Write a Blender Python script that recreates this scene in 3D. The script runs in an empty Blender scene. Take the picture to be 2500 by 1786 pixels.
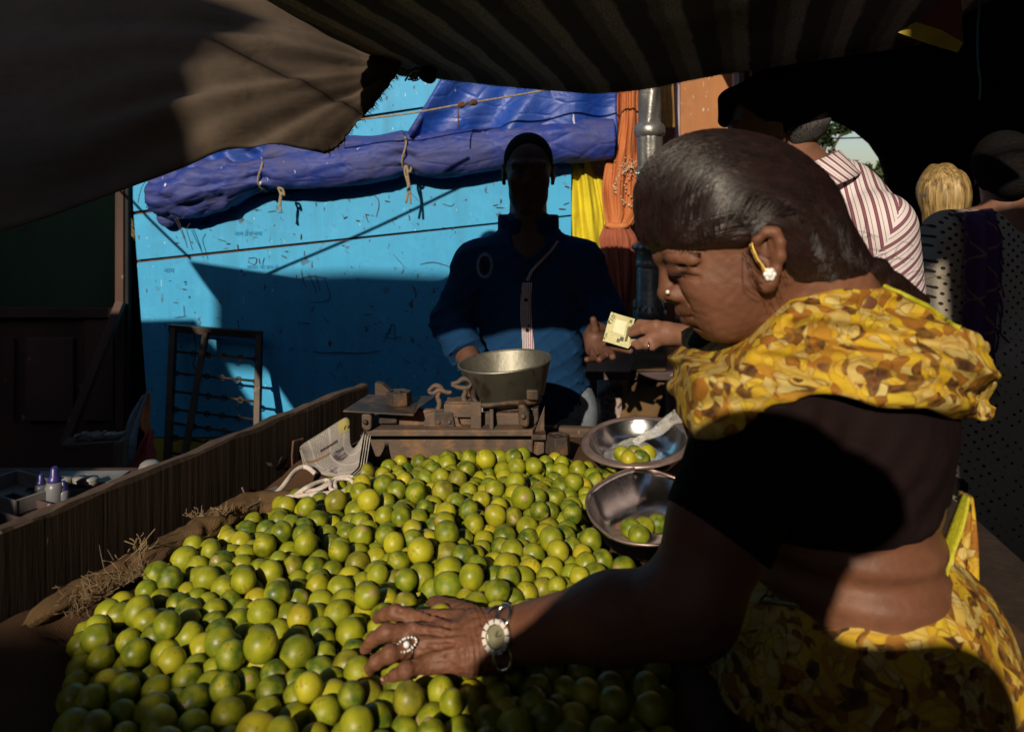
import bpy, bmesh, math, random
import numpy as np
from mathutils import Vector, Matrix, Quaternion

# ------------------------------------------------------------------ camera, sky, sun, exposure
SC = bpy.context.scene
COL = SC.collection
F = 1960.0; CX = 1250.0; HY = 470.0; ZC = 1.5          # focal length, principal point (photo pixels), eye height
cam_d = bpy.data.cameras.new('camera'); cam = bpy.data.objects.new('camera', cam_d); COL.objects.link(cam)
cam_d.sensor_fit = 'HORIZONTAL'; cam_d.sensor_width = 36.0; cam_d.lens = 36.0 * F / 2500.0
cam_d.shift_y = -(893.0 - HY) / 2500.0
cam_d.clip_start = 0.02; cam_d.clip_end = 500
cam.location = (0, 0, ZC); cam.rotation_euler = (math.radians(90), 0, 0)
cam_d.dof.use_dof = True; cam_d.dof.focus_distance = 1.75; cam_d.dof.aperture_fstop = 5.6
SC.camera = cam
SUN = Vector((0.28, 1.0, -0.50)).normalized()           # direction the light travels
wd = bpy.data.worlds.new('World'); SC.world = wd; wd.use_nodes = True
nt = wd.node_tree; nt.nodes.clear()
sky = nt.nodes.new('ShaderNodeTexSky'); sky.sky_type = 'NISHITA'; sky.sun_disc = False
sky.sun_elevation = math.asin(-SUN.z); sky.sun_rotation = math.atan2(-SUN.x, -SUN.y)
sky.altitude = 300; sky.air_density = 1.0; sky.dust_density = 1.2; sky.ozone_density = 1.0
bg = nt.nodes.new('ShaderNodeBackground'); bg.inputs['Strength'].default_value = 0.075
wo = nt.nodes.new('ShaderNodeOutputWorld')
nt.links.new(sky.outputs[0], bg.inputs[0]); nt.links.new(bg.outputs[0], wo.inputs[0])
sd = bpy.data.lights.new('sun', 'SUN'); sd.energy = 5.0; sd.angle = math.radians(0.53); sd.color = (1.0, 0.86, 0.66)
sun = bpy.data.objects.new('sun', sd); COL.objects.link(sun)
sun.rotation_euler = SUN.to_track_quat('-Z', 'Y').to_euler(); sun.location = (-2, -6, 6)
SC.view_settings.view_transform = 'Standard'; SC.view_settings.look = 'None'
SC.view_settings.exposure = 0.0; SC.view_settings.gamma = 1.0; SC.view_settings.use_curve_mapping = False
SC.render.engine = 'CYCLES'
SC.cycles.use_denoising = True; SC.cycles.max_bounces = 8; SC.cycles.diffuse_bounces = 5
SC.cycles.glossy_bounces = 3; SC.cycles.transmission_bounces = 4; SC.cycles.transparent_max_bounces = 6
SC.cycles.caustics_reflective = False; SC.cycles.caustics_refractive = False

# ------------------------------------------------------------------ helpers
rng = np.random.default_rng(7); random.seed(7)
def W(px, py, Y):                                      # photo pixel + depth -> point
    return np.array([(px - CX) / F * Y, Y, ZC + (HY - py) / F * Y])
def WZ(px, py, Z):                                     # photo pixel + height -> point
    return W(px, py, (ZC - Z) * F / (py - HY))
def nrm(v):
    v = np.asarray(v, float); return v / (np.linalg.norm(v) + 1e-12)

class MB:
    def __init__(s): s.v = []; s.f = []; s.m = []; s.n = 0
    def add(s, verts, faces, mi=0):
        verts = np.asarray(verts, float).reshape(-1, 3)
        s.v.append(verts)
        for f in faces: s.f.append(tuple(int(i) + s.n for i in f)); s.m.append(mi)
        s.n += len(verts); return s
    def hexa(s, p, mi=0):                              # 8 corners: bottom 4 ccw, top 4 ccw
        return s.add(p, [(0, 3, 2, 1), (4, 5, 6, 7), (0, 1, 5, 4), (1, 2, 6, 5), (2, 3, 7, 6), (3, 0, 4, 7)], mi)
    def box(s, c, d, R=None, mi=0):
        x, y, z = [k / 2 for k in d]
        p = np.array([(-x, -y, -z), (x, -y, -z), (x, y, -z), (-x, y, -z), (-x, -y, z), (x, -y, z), (x, y, z), (-x, y, z)])
        if R is not None: p = p @ np.asarray(R).T
        return s.hexa(p + np.asarray(c), mi)
    def bar(s, a, b, w, h, up=(0, 0, 1), mi=0):        # rectangular bar from a to b
        a = np.asarray(a, float); b = np.asarray(b, float); d = nrm(b - a)
        sx = np.cross(d, up)
        if np.linalg.norm(sx) < 1e-4: sx = np.cross(d, (1, 0, 0))
        sx = nrm(sx); uz = nrm(np.cross(sx, d))
        q = lambda o, i, j: o + sx * w / 2 * i + uz * h / 2 * j
        return s.hexa([q(a, -1, -1), q(a, 1, -1), q(b, 1, -1), q(b, -1, -1), q(a, -1, 1), q(a, 1, 1), q(b, 1, 1), q(b, -1, 1)], mi)
    def quadslab(s, q, t, mi=0):                       # 4 corners + thickness vector
        q = np.asarray(q, float); t = np.asarray(t, float)
        return s.hexa(list(q) + list(q + t), mi)
    def tube(s, path, r, n=8, closed=False, mi=0, caps=True):
        P = np.asarray(path, float); m = len(P); r = np.broadcast_to(np.asarray(r, float), (m,))
        T = np.gradient(P, axis=0) if not closed else np.roll(P, -1, 0) - np.roll(P, 1, 0)
        T = T / (np.linalg.norm(T, axis=1, keepdims=True) + 1e-12)
        u = np.cross(T[0], (0, 0, 1.0)); 
        if np.linalg.norm(u) < 1e-3: u = np.cross(T[0], (1.0, 0, 0))
        u = nrm(u); vs = []
        ang = np.linspace(0, 2 * math.pi, n, endpoint=False)
        for i in range(m):
            u = nrm(u - T[i] * np.dot(u, T[i])); w = np.cross(T[i], u)
            vs.append(P[i] + r[i] * (np.cos(ang)[:, None] * u + np.sin(ang)[:, None] * w))
        vs = np.concatenate(vs); fs = []
        for i in range(m if closed else m - 1):
            j = (i + 1) % m
            for k in range(n):
                l = (k + 1) % n; fs.append((i * n + k, i * n + l, j * n + l, j * n + k))
        if caps and not closed:
            fs.append(tuple(range(n - 1, -1, -1))); fs.append(tuple((m - 1) * n + k for k in range(n)))
        return s.add(vs, fs, mi)
    def lathe(s, prof, n=24, c=(0, 0, 0), R=None, sx=1.0, sy=1.0, mi=0):   # prof: (r,z) list
        ang = np.linspace(0, 2 * math.pi, n, endpoint=False); vs = []
        for r, z in prof: vs.append(np.stack([r * sx * np.cos(ang), r * sy * np.sin(ang), np.full(n, z)], 1))
        vs = np.concatenate(vs)
        if R is not None: vs = vs @ np.asarray(R).T
        fs = [(i * n + k, i * n + (k + 1) % n, (i + 1) * n + (k + 1) % n, (i + 1) * n + k) for i in range(len(prof) - 1) for k in range(n)]
        return s.add(vs + np.asarray(c), fs, mi)
    def grid(s, P, mi=0, closed=False):                # P: (nu,nv,3)
        P = np.asarray(P, float); a, b = P.shape[:2]
        fs = [(i * b + j, (i + 1) * b + j, (i + 1) * b + (j + 1) % b, i * b + (j + 1) % b) for i in range(a - 1) for j in range(b if closed else b - 1)]
        return s.add(P.reshape(-1, 3), fs, mi)
    def prism(s, poly, t, mi=0):                       # poly: list of 3d points, t: thickness vector
        p = np.asarray(poly, float); n = len(p); t = np.asarray(t, float)
        return s.add(np.concatenate([p, p + t]), [tuple(range(n - 1, -1, -1)), tuple(range(n, 2 * n))] + [(i, (i + 1) % n, n + (i + 1) % n, n + i) for i in range(n)], mi)
    def ball(s, c, r, n=8, mi=0):
        r = np.broadcast_to(np.asarray(r, float), (3,)); vs = []; m = n; k = max(4, n // 2 + 1)
        for i in range(k + 1):
            th = math.pi * i / k; ph = np.linspace(0, 2 * math.pi, m, endpoint=False)
            vs.append(np.stack([math.sin(th) * np.cos(ph), math.sin(th) * np.sin(ph), np.full(m, math.cos(th))], 1))
        vs = np.concatenate(vs) * r + np.asarray(c)
        return s.add(vs, [(i * m + j, (i + 1) * m + j, (i + 1) * m + (j + 1) % m, i * m + (j + 1) % m) for i in range(k) for j in range(m)], mi)
    def build(s, name, mat, parent=None, smooth=False, origin=None, bevel=0, thick=0, sub=0):
        V = np.concatenate(s.v) if s.v else np.zeros((0, 3))
        return mk(name, V, s.f, mat, parent, smooth, origin, bevel, thick, sub, s.m)

def mk(name, V, faces, mat, parent=None, smooth=False, origin=None, bevel=0, thick=0, sub=0, mi=None):
    V = np.asarray(V, float)
    if parent is not None: origin = world_loc(parent)
    if origin is None: origin = (V.min(0) + V.max(0)) / 2 * np.array([1, 1, 0]) + np.array([0, 0, V[:, 2].min()])
    origin = np.asarray(origin, float)
    me = bpy.data.meshes.new(name)
    if isinstance(faces, np.ndarray):
        nf, k = faces.shape
        me.vertices.add(len(V)); me.vertices.foreach_set('co', (V - origin).astype(np.float32).ravel())
        me.loops.add(nf * k); me.loops.foreach_set('vertex_index', faces.astype(np.int32).ravel())
        me.polygons.add(nf); me.polygons.foreach_set('loop_start', np.arange(0, nf * k, k, dtype=np.int32))
        me.update(calc_edges=True); me.validate()
    else:
        me.from_pydata((V - origin).tolist(), [], faces)
        bm = bmesh.new(); bm.from_mesh(me); bmesh.ops.recalc_face_normals(bm, faces=bm.faces); bm.to_mesh(me); bm.free()
    for m in (mat if isinstance(mat, (list, tuple)) else [mat]): me.materials.append(m)
    if mi is not None and isinstance(mat, (list, tuple)) and len(mat) > 1: me.polygons.foreach_set('material_index', np.array(mi, dtype=np.int32))
    me.polygons.foreach_set('use_smooth', np.full(len(me.polygons), bool(smooth)))
    me.update()
    o = bpy.data.objects.new(name, me); COL.objects.link(o)
    if parent is not None: o.parent = parent
    else: o.location = origin
    if thick:
        m = o.modifiers.new('thick', 'SOLIDIFY'); m.thickness = thick; m.offset = 0
    if bevel:
        m = o.modifiers.new('bev', 'BEVEL'); m.width = bevel; m.segments = 2; m.limit_method = 'ANGLE'; m.angle_limit = math.radians(40)
    if sub:
        m = o.modifiers.new('sub', 'SUBSURF'); m.levels = sub; m.render_levels = sub
    return o
def world_loc(o):
    p = np.zeros(3)
    while o is not None: p = p + np.array(o.location); o = o.parent
    return p
def tag(o, label, cat, group=None, kind=None):
    o['label'] = label; o['category'] = cat
    if group: o['group'] = group
    if kind: o['kind'] = kind
    return o
def struct(o, kind='structure', label=None):
    o['kind'] = kind
    if label: o['label'] = label
    return o
def thing(name, label, cat, loc, group=None):
    o = bpy.data.objects.new(name, None); COL.objects.link(o); o.location = tuple(float(k) for k in loc); o.empty_display_size = 0.05
    return tag(o, label, cat, group)
def rotz(a): c, s_ = math.cos(a), math.sin(a); return np.array([[c, -s_, 0], [s_, c, 0], [0, 0, 1]])
def rotx(a): c, s_ = math.cos(a), math.sin(a); return np.array([[1, 0, 0], [0, c, -s_], [0, s_, c]])
def roty(a): c, s_ = math.cos(a), math.sin(a); return np.array([[c, 0, s_], [0, 1, 0], [-s_, 0, c]])
def interp_path(pts, n):                               # Catmull-Rom resample
    P = np.asarray(pts, float); m = len(P); out = []
    for t in np.linspace(0, m - 1, n):
        i = min(int(t), m - 2); u = t - i
        p0, p1, p2, p3 = P[max(i - 1, 0)], P[i], P[i + 1], P[min(i + 2, m - 1)]
        out.append(0.5 * ((2 * p1) + (p2 - p0) * u + (2 * p0 - 5 * p1 + 4 * p2 - p3) * u * u + (3 * p1 - p0 - 3 * p2 + p3) * u ** 3))
    return np.array(out)
def vnoise(P, seed=0):                                 # smooth value noise, vectorised, about -1..1
    P = np.asarray(P, float); I = np.floor(P).astype(np.int64); Fr = P - I; Fr = Fr * Fr * (3 - 2 * Fr); out = 0
    for dx in (0, 1):
        for dy in (0, 1):
            for dz in (0, 1):
                h = ((I[..., 0] + dx) * 374761393 + (I[..., 1] + dy) * 668265263 + (I[..., 2] + dz) * 2147483647 + seed * 1442695) & 0x7fffffff
                h = (h ^ (h >> 13)) * 1274126177 & 0x7fffffff; h = (h ^ (h >> 16)) & 0xffff
                w = (Fr[..., 0] if dx else 1 - Fr[..., 0]) * (Fr[..., 1] if dy else 1 - Fr[..., 1]) * (Fr[..., 2] if dz else 1 - Fr[..., 2])
                out = out + w * (h / 32767.5 - 1)
    return out

# ------------------------------------------------------------------ materials
class NT:
    def __init__(s, name):
        s.m = bpy.data.materials.new(name); s.m.use_nodes = True; s.t = s.m.node_tree; s.t.nodes.clear()
        s.out = s.t.nodes.new('ShaderNodeOutputMaterial'); s.b = s.t.nodes.new('ShaderNodeBsdfPrincipled')
        s.t.links.new(s.b.outputs[0], s.out.inputs[0]); s.tc = s.t.nodes.new('ShaderNodeTexCoord')
    def n(s, kind, **kw):
        x = s.t.nodes.new('ShaderNode' + kind)
        for k, v in kw.items(): setattr(x, k, v)
        return x
    def L(s, a, b): s.t.links.new(a, b)
    def coords(s, scale=(1, 1, 1), rot=(0, 0, 0), src='Object', loc=(0, 0, 0)):
        mp = s.n('Mapping'); s.L(s.tc.outputs[src], mp.inputs[0])
        mp.inputs['Scale'].default_value = scale; mp.inputs['Rotation'].default_value = rot; mp.inputs['Location'].default_value = loc
        return mp.outputs[0]
    def noise(s, vec, scale, detail=4, rough=.55, dist=0):
        x = s.n('TexNoise'); s.L(vec, x.inputs['Vector']); x.inputs['Scale'].default_value = scale
        x.inputs['Detail'].default_value = detail; x.inputs['Roughness'].default_value = rough; x.inputs['Distortion'].default_value = dist
        return x.outputs[0]
    def voro(s, vec, scale, feature='F1', out='Distance', rand=1.0):
        x = s.n('TexVoronoi'); x.feature = feature; s.L(vec, x.inputs['Vector']); x.inputs['Scale'].default_value = scale; x.inputs['Randomness'].default_value = rand
        return x.outputs[out]
    def ramp(s, fac, stops, interp='LINEAR'):
        x = s.n('ValToRGB'); x.color_ramp.interpolation = interp; e = x.color_ramp.elements
        while len(e) < len(stops): e.new(0.5)
        for k, (p, c) in enumerate(stops):
            e[k].position = p; e[k].color = (c, c, c, 1) if isinstance(c, (int, float)) else (*c, 1)
        s.L(fac, x.inputs[0]); return x.outputs[0]
    def mix(s, fac, a, b, mode='MIX'):
        x = s.n('MixRGB'); x.blend_type = mode
        for i, v in enumerate((fac, a, b)):
            if hasattr(v, 'is_linked'): s.L(v, x.inputs[i])
            elif i == 0: x.inputs[0].default_value = v
            else: x.inputs[i].default_value = (*v, 1)
        return x.outputs[0]
    def math(s, op, a, b=0.0, c=None):
        x = s.n('Math'); x.operation = op
        for i, v in enumerate((a, b, c)):
            if v is None: continue
            if hasattr(v, 'is_linked'): s.L(v, x.inputs[i])
            else: x.inputs[i].default_value = v
        return x.outputs[0]
    def sep(s, vec):
        x = s.n('SeparateXYZ'); s.L(vec, x.inputs[0]); return x.outputs
    def bump(s, h, strength=.3, dist=.01, prev=None):
        x = s.n('Bump'); s.L(h, x.inputs['Height']); x.inputs['Strength'].default_value = strength; x.inputs['Distance'].default_value = dist
        if prev is not None: s.L(prev, x.inputs['Normal'])
        return x.outputs[0]
    def set(s, **kw):
        for k, v in kw.items():
            k = k.replace('_', ' ')
            i = s.b.inputs[k]
            if hasattr(v, 'is_linked'): s.L(v, i)
            elif isinstance(v, (tuple, list)) and len(v) == 3 and i.type == 'RGBA': i.default_value = (*v, 1)
            else: i.default_value = v
        return s.m

def pm(name, c1, c2=None, scale=8, stretch=(1, 1, 1), lo=.35, hi=.65, rough=.7, metal=0, bump=0, bscale=None, bdist=.004, spec=.4, c3=None, s3=40, t3=(.62, .7), detail=5):
    """two-tone noisy material with optional specks (c3) and fine relief"""
    t = NT(name); v = t.coords(stretch); col = None
    c2 = c2 or tuple(k * .7 for k in c1)
    col = t.mix(t.ramp(t.noise(v, scale, detail), [(lo, 0.0), (hi, 1.0)]), c1, c2)
    if c3 is not None: col = t.mix(t.ramp(t.noise(v, s3, 4), [(t3[0], 0.0), (t3[1], 1.0)]), col, c3)
    t.set(Base_Color=col, Roughness=rough, Metallic=metal, Specular_IOR_Level=spec)
    if bump: t.set(Normal=t.bump(t.noise(v, bscale or scale * 6, 4), bump, bdist))
    return t.m

# ------------------------------------------------------------------ signed-distance bodies -> meshes
def smin(a, b, k):
    h = np.clip(.5 + .5 * (b - a) / k, 0, 1); return b * (1 - h) + a * h - k * h * (1 - h)
def smax(a, b, k): return -smin(-a, -b, k)
def d_cap(P, a, b, ra, rb):
    a = np.asarray(a, np.float32); b = np.asarray(b, np.float32); ab = b - a
    t = np.clip(((P - a) @ ab) / (ab @ ab + 1e-12), 0, 1)
    return np.linalg.norm(P - a - t[..., None] * ab, axis=-1) - (ra + (rb - ra) * t)
def d_ell(P, c, r, R=None):
    q = P - np.asarray(c, np.float32)
    if R is not None: q = q @ np.asarray(R, np.float32)
    r = np.asarray(r, np.float32); k0 = np.linalg.norm(q / r, axis=-1); k1 = np.linalg.norm(q / (r * r), axis=-1) + 1e-9
    return k0 * (k0 - 1) / k1
def d_plane(P, p, n): return (P - np.asarray(p, np.float32)) @ nrm(n).astype(np.float32)
def d_prims(P, prims):
    d = None
    for pr in prims:
        kind, args, k = pr[0], pr[1], pr[2]
        v = d_cap(P, *args) if kind == 'c' else d_ell(P, *args)
        if len(pr) > 3 and pr[3] == '-': d = smax(d, -v, k)
        else: d = v if d is None else smin(d, v, k)
    return d
def surf(fn, lo, hi, h):
    """naive surface nets"""
    lo = np.asarray(lo, float); hi = np.asarray(hi, float); n = np.maximum(3, np.ceil((hi - lo) / h).astype(int) + 1)
    ax = [lo[i] + h * np.arange(n[i]) for i in range(3)]
    G = np.stack(np.meshgrid(*ax, indexing='ij'), -1).astype(np.float32)
    D = np.empty(tuple(n), np.float32)
    step = max(1, int(400000 // (n[1] * n[2])))
    for i in range(0, n[0], step): D[i:i + step] = fn(G[i:i + step])
    # closed at the border
    for sl in ((0,), (-1,)):
        i = sl[0]; D[i] = np.maximum(D[i], h * .5); D[:, i] = np.maximum(D[:, i], h * .5); D[:, :, i] = np.maximum(D[:, :, i], h * .5)
    S = D < 0
    c = [S[i:n[0] - 1 + i, j:n[1] - 1 + j, k:n[2] - 1 + k] for i in (0, 1) for j in (0, 1) for k in (0, 1)]
    cnt = sum(x.astype(np.int8) for x in c); cell = (cnt > 0) & (cnt < 8)
    idx = np.full(cell.shape, -1, np.int64); idx[cell] = np.arange(cell.sum()); ci = np.argwhere(cell)
    acc = np.zeros((len(ci), 3)); num = np.zeros(len(ci))
    cor = [(0, 0, 0), (1, 0, 0), (0, 1, 0), (0, 0, 1), (1, 1, 0), (1, 0, 1), (0, 1, 1), (1, 1, 1)]
    for a in range(8):
        for b in range(a + 1, 8):
            A, B = np.array(cor[a]), np.array(cor[b])
            if np.abs(A - B).sum() != 1: continue
            da = D[tuple((ci + A).T)]; db = D[tuple((ci + B).T)]; m = (da < 0) != (db < 0)
            t = np.where(m, da / np.where(m, da - db, 1), 0)
            acc += np.where(m[:, None], A + t[:, None] * (B - A), 0); num += m
    V = lo + h * (ci + acc / np.maximum(num, 1)[:, None])
    faces = []
    for axn in range(3):
        o1, o2 = [k for k in range(3) if k != axn]
        s0 = [slice(None)] * 3; s1 = [slice(None)] * 3; s0[axn] = slice(0, -1); s1[axn] = slice(1, None)
        ch = S[tuple(s0)] != S[tuple(s1)]; e = np.argwhere(ch)
        e = e[(e[:, o1] > 0) & (e[:, o2] > 0) & (e[:, o1] < n[o1] - 1) & (e[:, o2] < n[o2] - 1)]
        inside = S[tuple(e.T)]
        q = []
        for (u, w) in ((-1, -1), (0, -1), (0, 0), (-1, 0)):
            k = e.copy(); k[:, o1] += u; k[:, o2] += w; q.append(idx[tuple(k.T)])
        q = np.stack(q, 1); flip = inside if axn != 1 else ~inside
        q[~flip] = q[~flip][:, ::-1]; faces.append(q)
    return V, np.concatenate(faces)
def sdf_obj(name, fn, lo, hi, h, mat, parent=None, **kw):
    V, Fq = surf(fn, lo, hi, h)
    return mk(name, V, Fq, mat, parent, smooth=True, **kw)
# ================================================================== large setting
def earth_mat():
    return pm('packed_earth', (.13, .10, .075), (.07, .055, .042), 3, rough=.95, bump=.5, bscale=60, c3=(.2, .17, .13), s3=90)
g = MB().add([(-60, -60, 0), (60, -60, 0), (60, 120, 0), (-60, 120, 0)], [(0, 1, 2, 3)])
struct(g.build('ground', earth_mat(), origin=(0, 0, 0)))

# ---- blue metal stall
YW = 3.4
def paint_mat(name, base, dark, rust=(.07, .03, .018), amount=.5):
    t = NT(name); v = t.coords(); big = t.noise(v, 2.2, 3)
    col = t.mix(t.ramp(big, [(.3, 0.0), (.7, 1.0)]), base, dark)
    col = t.mix(t.ramp(t.noise(t.coords((22, 22, 1.6)), 1.0, 5), [(.55, 0.0), (.85, .5)]), col, tuple(k * .62 for k in base))
    col = t.mix(t.ramp(t.noise(v, 9, 6, .7), [(.52, 0.0), (.75, .35)]), col, tuple(min(1, k * 1.25 + .04) for k in base))
    chips = t.math('MULTIPLY', t.ramp(t.noise(t.coords((30, 30, 17)), 1.0, 3), [(.665, 0.0), (.69, 1.0)]), t.ramp(t.noise(v, 2.5, 2), [(.42, 0.0), (.6, 1.0)]))
    chips2 = t.math('MULTIPLY', t.ramp(t.noise(t.coords((60, 60, 26), loc=(3, 1, 2)), 1.0, 2), [(.70, 0.0), (.72, 1.0)]), t.ramp(t.noise(v, 1.7, 2), [(.4, 0.0), (.55, 1.0)]))
    ch = t.math('MAXIMUM', chips, chips2)
    col = t.mix(ch, col, rust)
    white = t.ramp(t.noise(t.coords((130, 130, 25), loc=(9, 4, 1)), 1.0, 1), [(.79, 0.0), (.80, 1.0)])
    col = t.mix(white, col, (.6, .66, .68))
    dirt = t.math('MULTIPLY', t.ramp(t.noise(t.coords((9, 9, .9), loc=(4, 2, 7)), 1.0, 5, .65), [(.5, 0.0), (.72, .55)]), t.ramp(t.noise(v, 1.3, 3), [(.35, 0.0), (.6, 1.0)])); col = t.mix(dirt, col, tuple(k * .38 + .01 for k in base)); col = t.mix(t.ramp(t.noise(v, 26, 5, .7), [(.62, 0.0), (.7, .35)]), col, rust); t.set(Base_Color=col, Roughness=t.ramp(ch, [(0, .5), (1, .9)]), Specular_IOR_Level=.3)
    n1 = t.bump(t.noise(v, 3.0, 2), .25, .02); t.set(Normal=t.bump(ch, .35, -.001, n1))
    return t.m
M_blue = paint_mat('sky_blue_paint', (.048, .35, .64), (.036, .29, .56))
M_yelp = paint_mat('yellow_skirt_paint', (.42, .33, .03), (.3, .24, .03))
M_rust = pm('rust', (.12, .055, .03), (.06, .03, .02), 30, rough=.95, bump=.4, bscale=120)
stall = thing('blue_metal_stall', 'sky blue sheet-metal stall wall with rusty seams and scratches', 'stall', (-.6, YW, 0))
xl = lambda y: 300 + (y - 100) * .0705                     # left edge, leans inwards towards the foot
seams = [lambda x: -160 - .17 * (x - 800), lambda x: 300 - .152 * (x - 800), lambda x: 518 - .14 * (x - 340), lambda x: 635 - .104 * (x - 345), lambda x: 1066.0, lambda x: 1332.0]
for i in range(5):
    a, b = seams[i], seams[i + 1]; g0 = 2.2
    pl = lambda x, y: W(x, y, YW)
    top_l = pl(xl(a(310)), a(310) + g0); top_r = pl(1394, a(1394) + g0); bot_r = pl(1394, b(1394) - g0); bot_l = pl(xl(b(340)), b(340) - g0)
    nx, nz = 14, 8; G = np.zeros((nx, nz, 3))
    for u in range(nx):
        for w in range(nz):
            s, r = u / (nx - 1), w / (nz - 1)
            G[u, w] = (top_l * (1 - s) + top_r * s) * (1 - r) + (bot_l * (1 - s) + bot_r * s) * r
            G[u, w, 1] += .0022 * vnoise(G[u, w] * 2.1, i) * min(1, 6 * s * (1 - s)) 
    o = MB().grid(G).build('panel', M_yelp if i == 4 else M_blue, stall, smooth=False); m = o.modifiers.new('t', 'SOLIDIFY'); m.thickness = .012; m.offset = 1
    if i < 4:                                              # rusty lap strip behind the joint
        q = lambda x, y: W(x, y, YW + .004)
        MB().bar(W(xl(b(340)), b(340), YW + .01), W(1394, b(1394), YW + .01), .014, .022).build('seam_strip', M_rust, stall)
MB().box(((W(330, 700, YW)[0] + W(1394, 700, YW)[0]) / 2, YW + .75, 1.3), (W(1394, 0, YW)[0] - W(345, 0, YW)[0] - .02, 1.4, 2.5)).build('stall_box', M_blue, stall)
# rivets along the seams
rv = MB()
for k in (2, 3):
    for x in np.arange(365, 1390, 62):
        for dy in (-16,): p = W(x, seams[k](x) + dy, YW); rv.lathe([(0, -.004), (.005, -.003), (.006, 0)], 8, p, rotx(math.pi / 2))
ro = rv.build('rivets', M_blue, stall, smooth=True); ro['kind'] = 'stuff'
# scratches and scratched writing on the paint
M_scr = pm('scratched_rust', (.075, .032, .02), (.04, .02, .015), 60, rough=.95)
sc = MB()
def stroke(pts, w=1.5):
    pts = [W(x, y, YW - .0175) for x, y in pts]
    P = interp_path(pts, max(3, 4 * len(pts))); d = np.gradient(P, axis=0)
    nn = np.stack([-d[:, 2], 0 * d[:, 0], d[:, 0]], 1); nn /= np.linalg.norm(nn, axis=1, keepdims=True) + 1e-9
    ww = w * YW / F * (.35 + .65 * np.abs(np.sin(np.linspace(.35, 2.8, len(P))))) * .5
    sc.grid(np.stack([P + nn * ww[:, None], P - nn * ww[:, None]], 1))
for _ in range(130):
    x = random.uniform(380, 1390); y = random.uniform(480, 1050) if random.random() < .8 else random.uniform(420, 620)
    if x < xl(y) + 40: continue
    a = random.choice([random.gauss(-.35, .35), random.gauss(1.3, .5), random.gauss(0, .15)]); l = abs(random.gauss(7, 7)) + 2
    stroke([(x, y), (x + l * .5 * math.cos(a) + random.gauss(0, 1), y + l * .5 * math.sin(a)), (x + l * math.cos(a), y + l * math.sin(a))], random.uniform(.9, 2.6))
for pts, w in [([(765, 858), (790, 861), (830, 860), (880, 862), (935, 855)], 2.4), ([(725, 683), (760, 674), (800, 679)], 1.6), ([(735, 660), (742, 690), (750, 700)], 1.6), ([(752, 668), (768, 700), (772, 715)], 1.8), ([(770, 670), (782, 712)], 1.7),
               ([(790, 676), (800, 700), (806, 722), (795, 735), (755, 738)], 1.7), ([(605, 630), (625, 630), (622, 645), (606, 640)], 1.7), ([(632, 630), (634, 645)], 1.6), ([(645, 628), (640, 645)], 1.6), ([(955, 790), (950, 812), (938, 815)], 1.8),
               ([(935, 838), (960, 790), (965, 836)], 1.8), ([(930, 820), (960, 826), (985, 818)], 1.6), ([(1025, 645), (1060, 640), (1100, 652)], 1.5), ([(960, 620), (990, 655)], 1.3), ([(895, 470), (918, 480), (925, 500), (918, 530)], 1.6), ([(1000, 468), (1022, 490)], 1.2),
               ([(1080, 497), (1100, 503), (1110, 495)], 1.2), ([(425, 775), (455, 771)], 1.3), ([(448, 745), (450, 771)], 1.3), ([(820, 905), (830, 885), (836, 895)], 1.5), ([(700, 1010), (725, 1000)], 2.0)]: stroke(pts, w)
def lettering(body, size, loc, mat, parent, name='lettering', rot=(math.pi / 2, 0, 0), shear=0, ext=0.0):
    cu = bpy.data.curves.new(name, 'FONT'); cu.body = body; cu.size = size; cu.align_x = 'CENTER'; cu.align_y = 'CENTER'; cu.shear = shear; cu.extrude = ext
    cu.resolution_u = 2
    tmp = bpy.data.objects.new('t', cu); COL.objects.link(tmp); tmp.rotation_euler = rot
    bpy.context.view_layer.update(); me = bpy.data.meshes.new_from_object(tmp); R = np.array(tmp.rotation_euler.to_matrix())
    V = np.array([v.co[:] for v in me.vertices]).reshape(-1, 3) @ R.T + np.asarray(loc); fs = [tuple(p.vertices) for p in me.polygons]
    bpy.data.objects.remove(tmp); bpy.data.curves.remove(cu)
    if len(V) == 0: return None
    return mk(name, V, fs, mat, parent, origin=None if parent is not None else loc)
so = sc.build('scratch_marks', M_scr, stall); so['kind'] = 'stuff'
M_pencil = pm('faded_pencil', (.03, .22, .40), (.045, .30, .54), 90, lo=.4, hi=.6, rough=.9)
lettering('नाम देव नाम', .026, W(605, 570, YW - .0175), M_pencil, stall)
lettering('जाकर भी नाम ले', .022, W(640, 652, YW - .0175), M_pencil, stall)
lettering('नाम', .030, W(412, 660, YW - .0175), M_pencil, stall)
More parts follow.
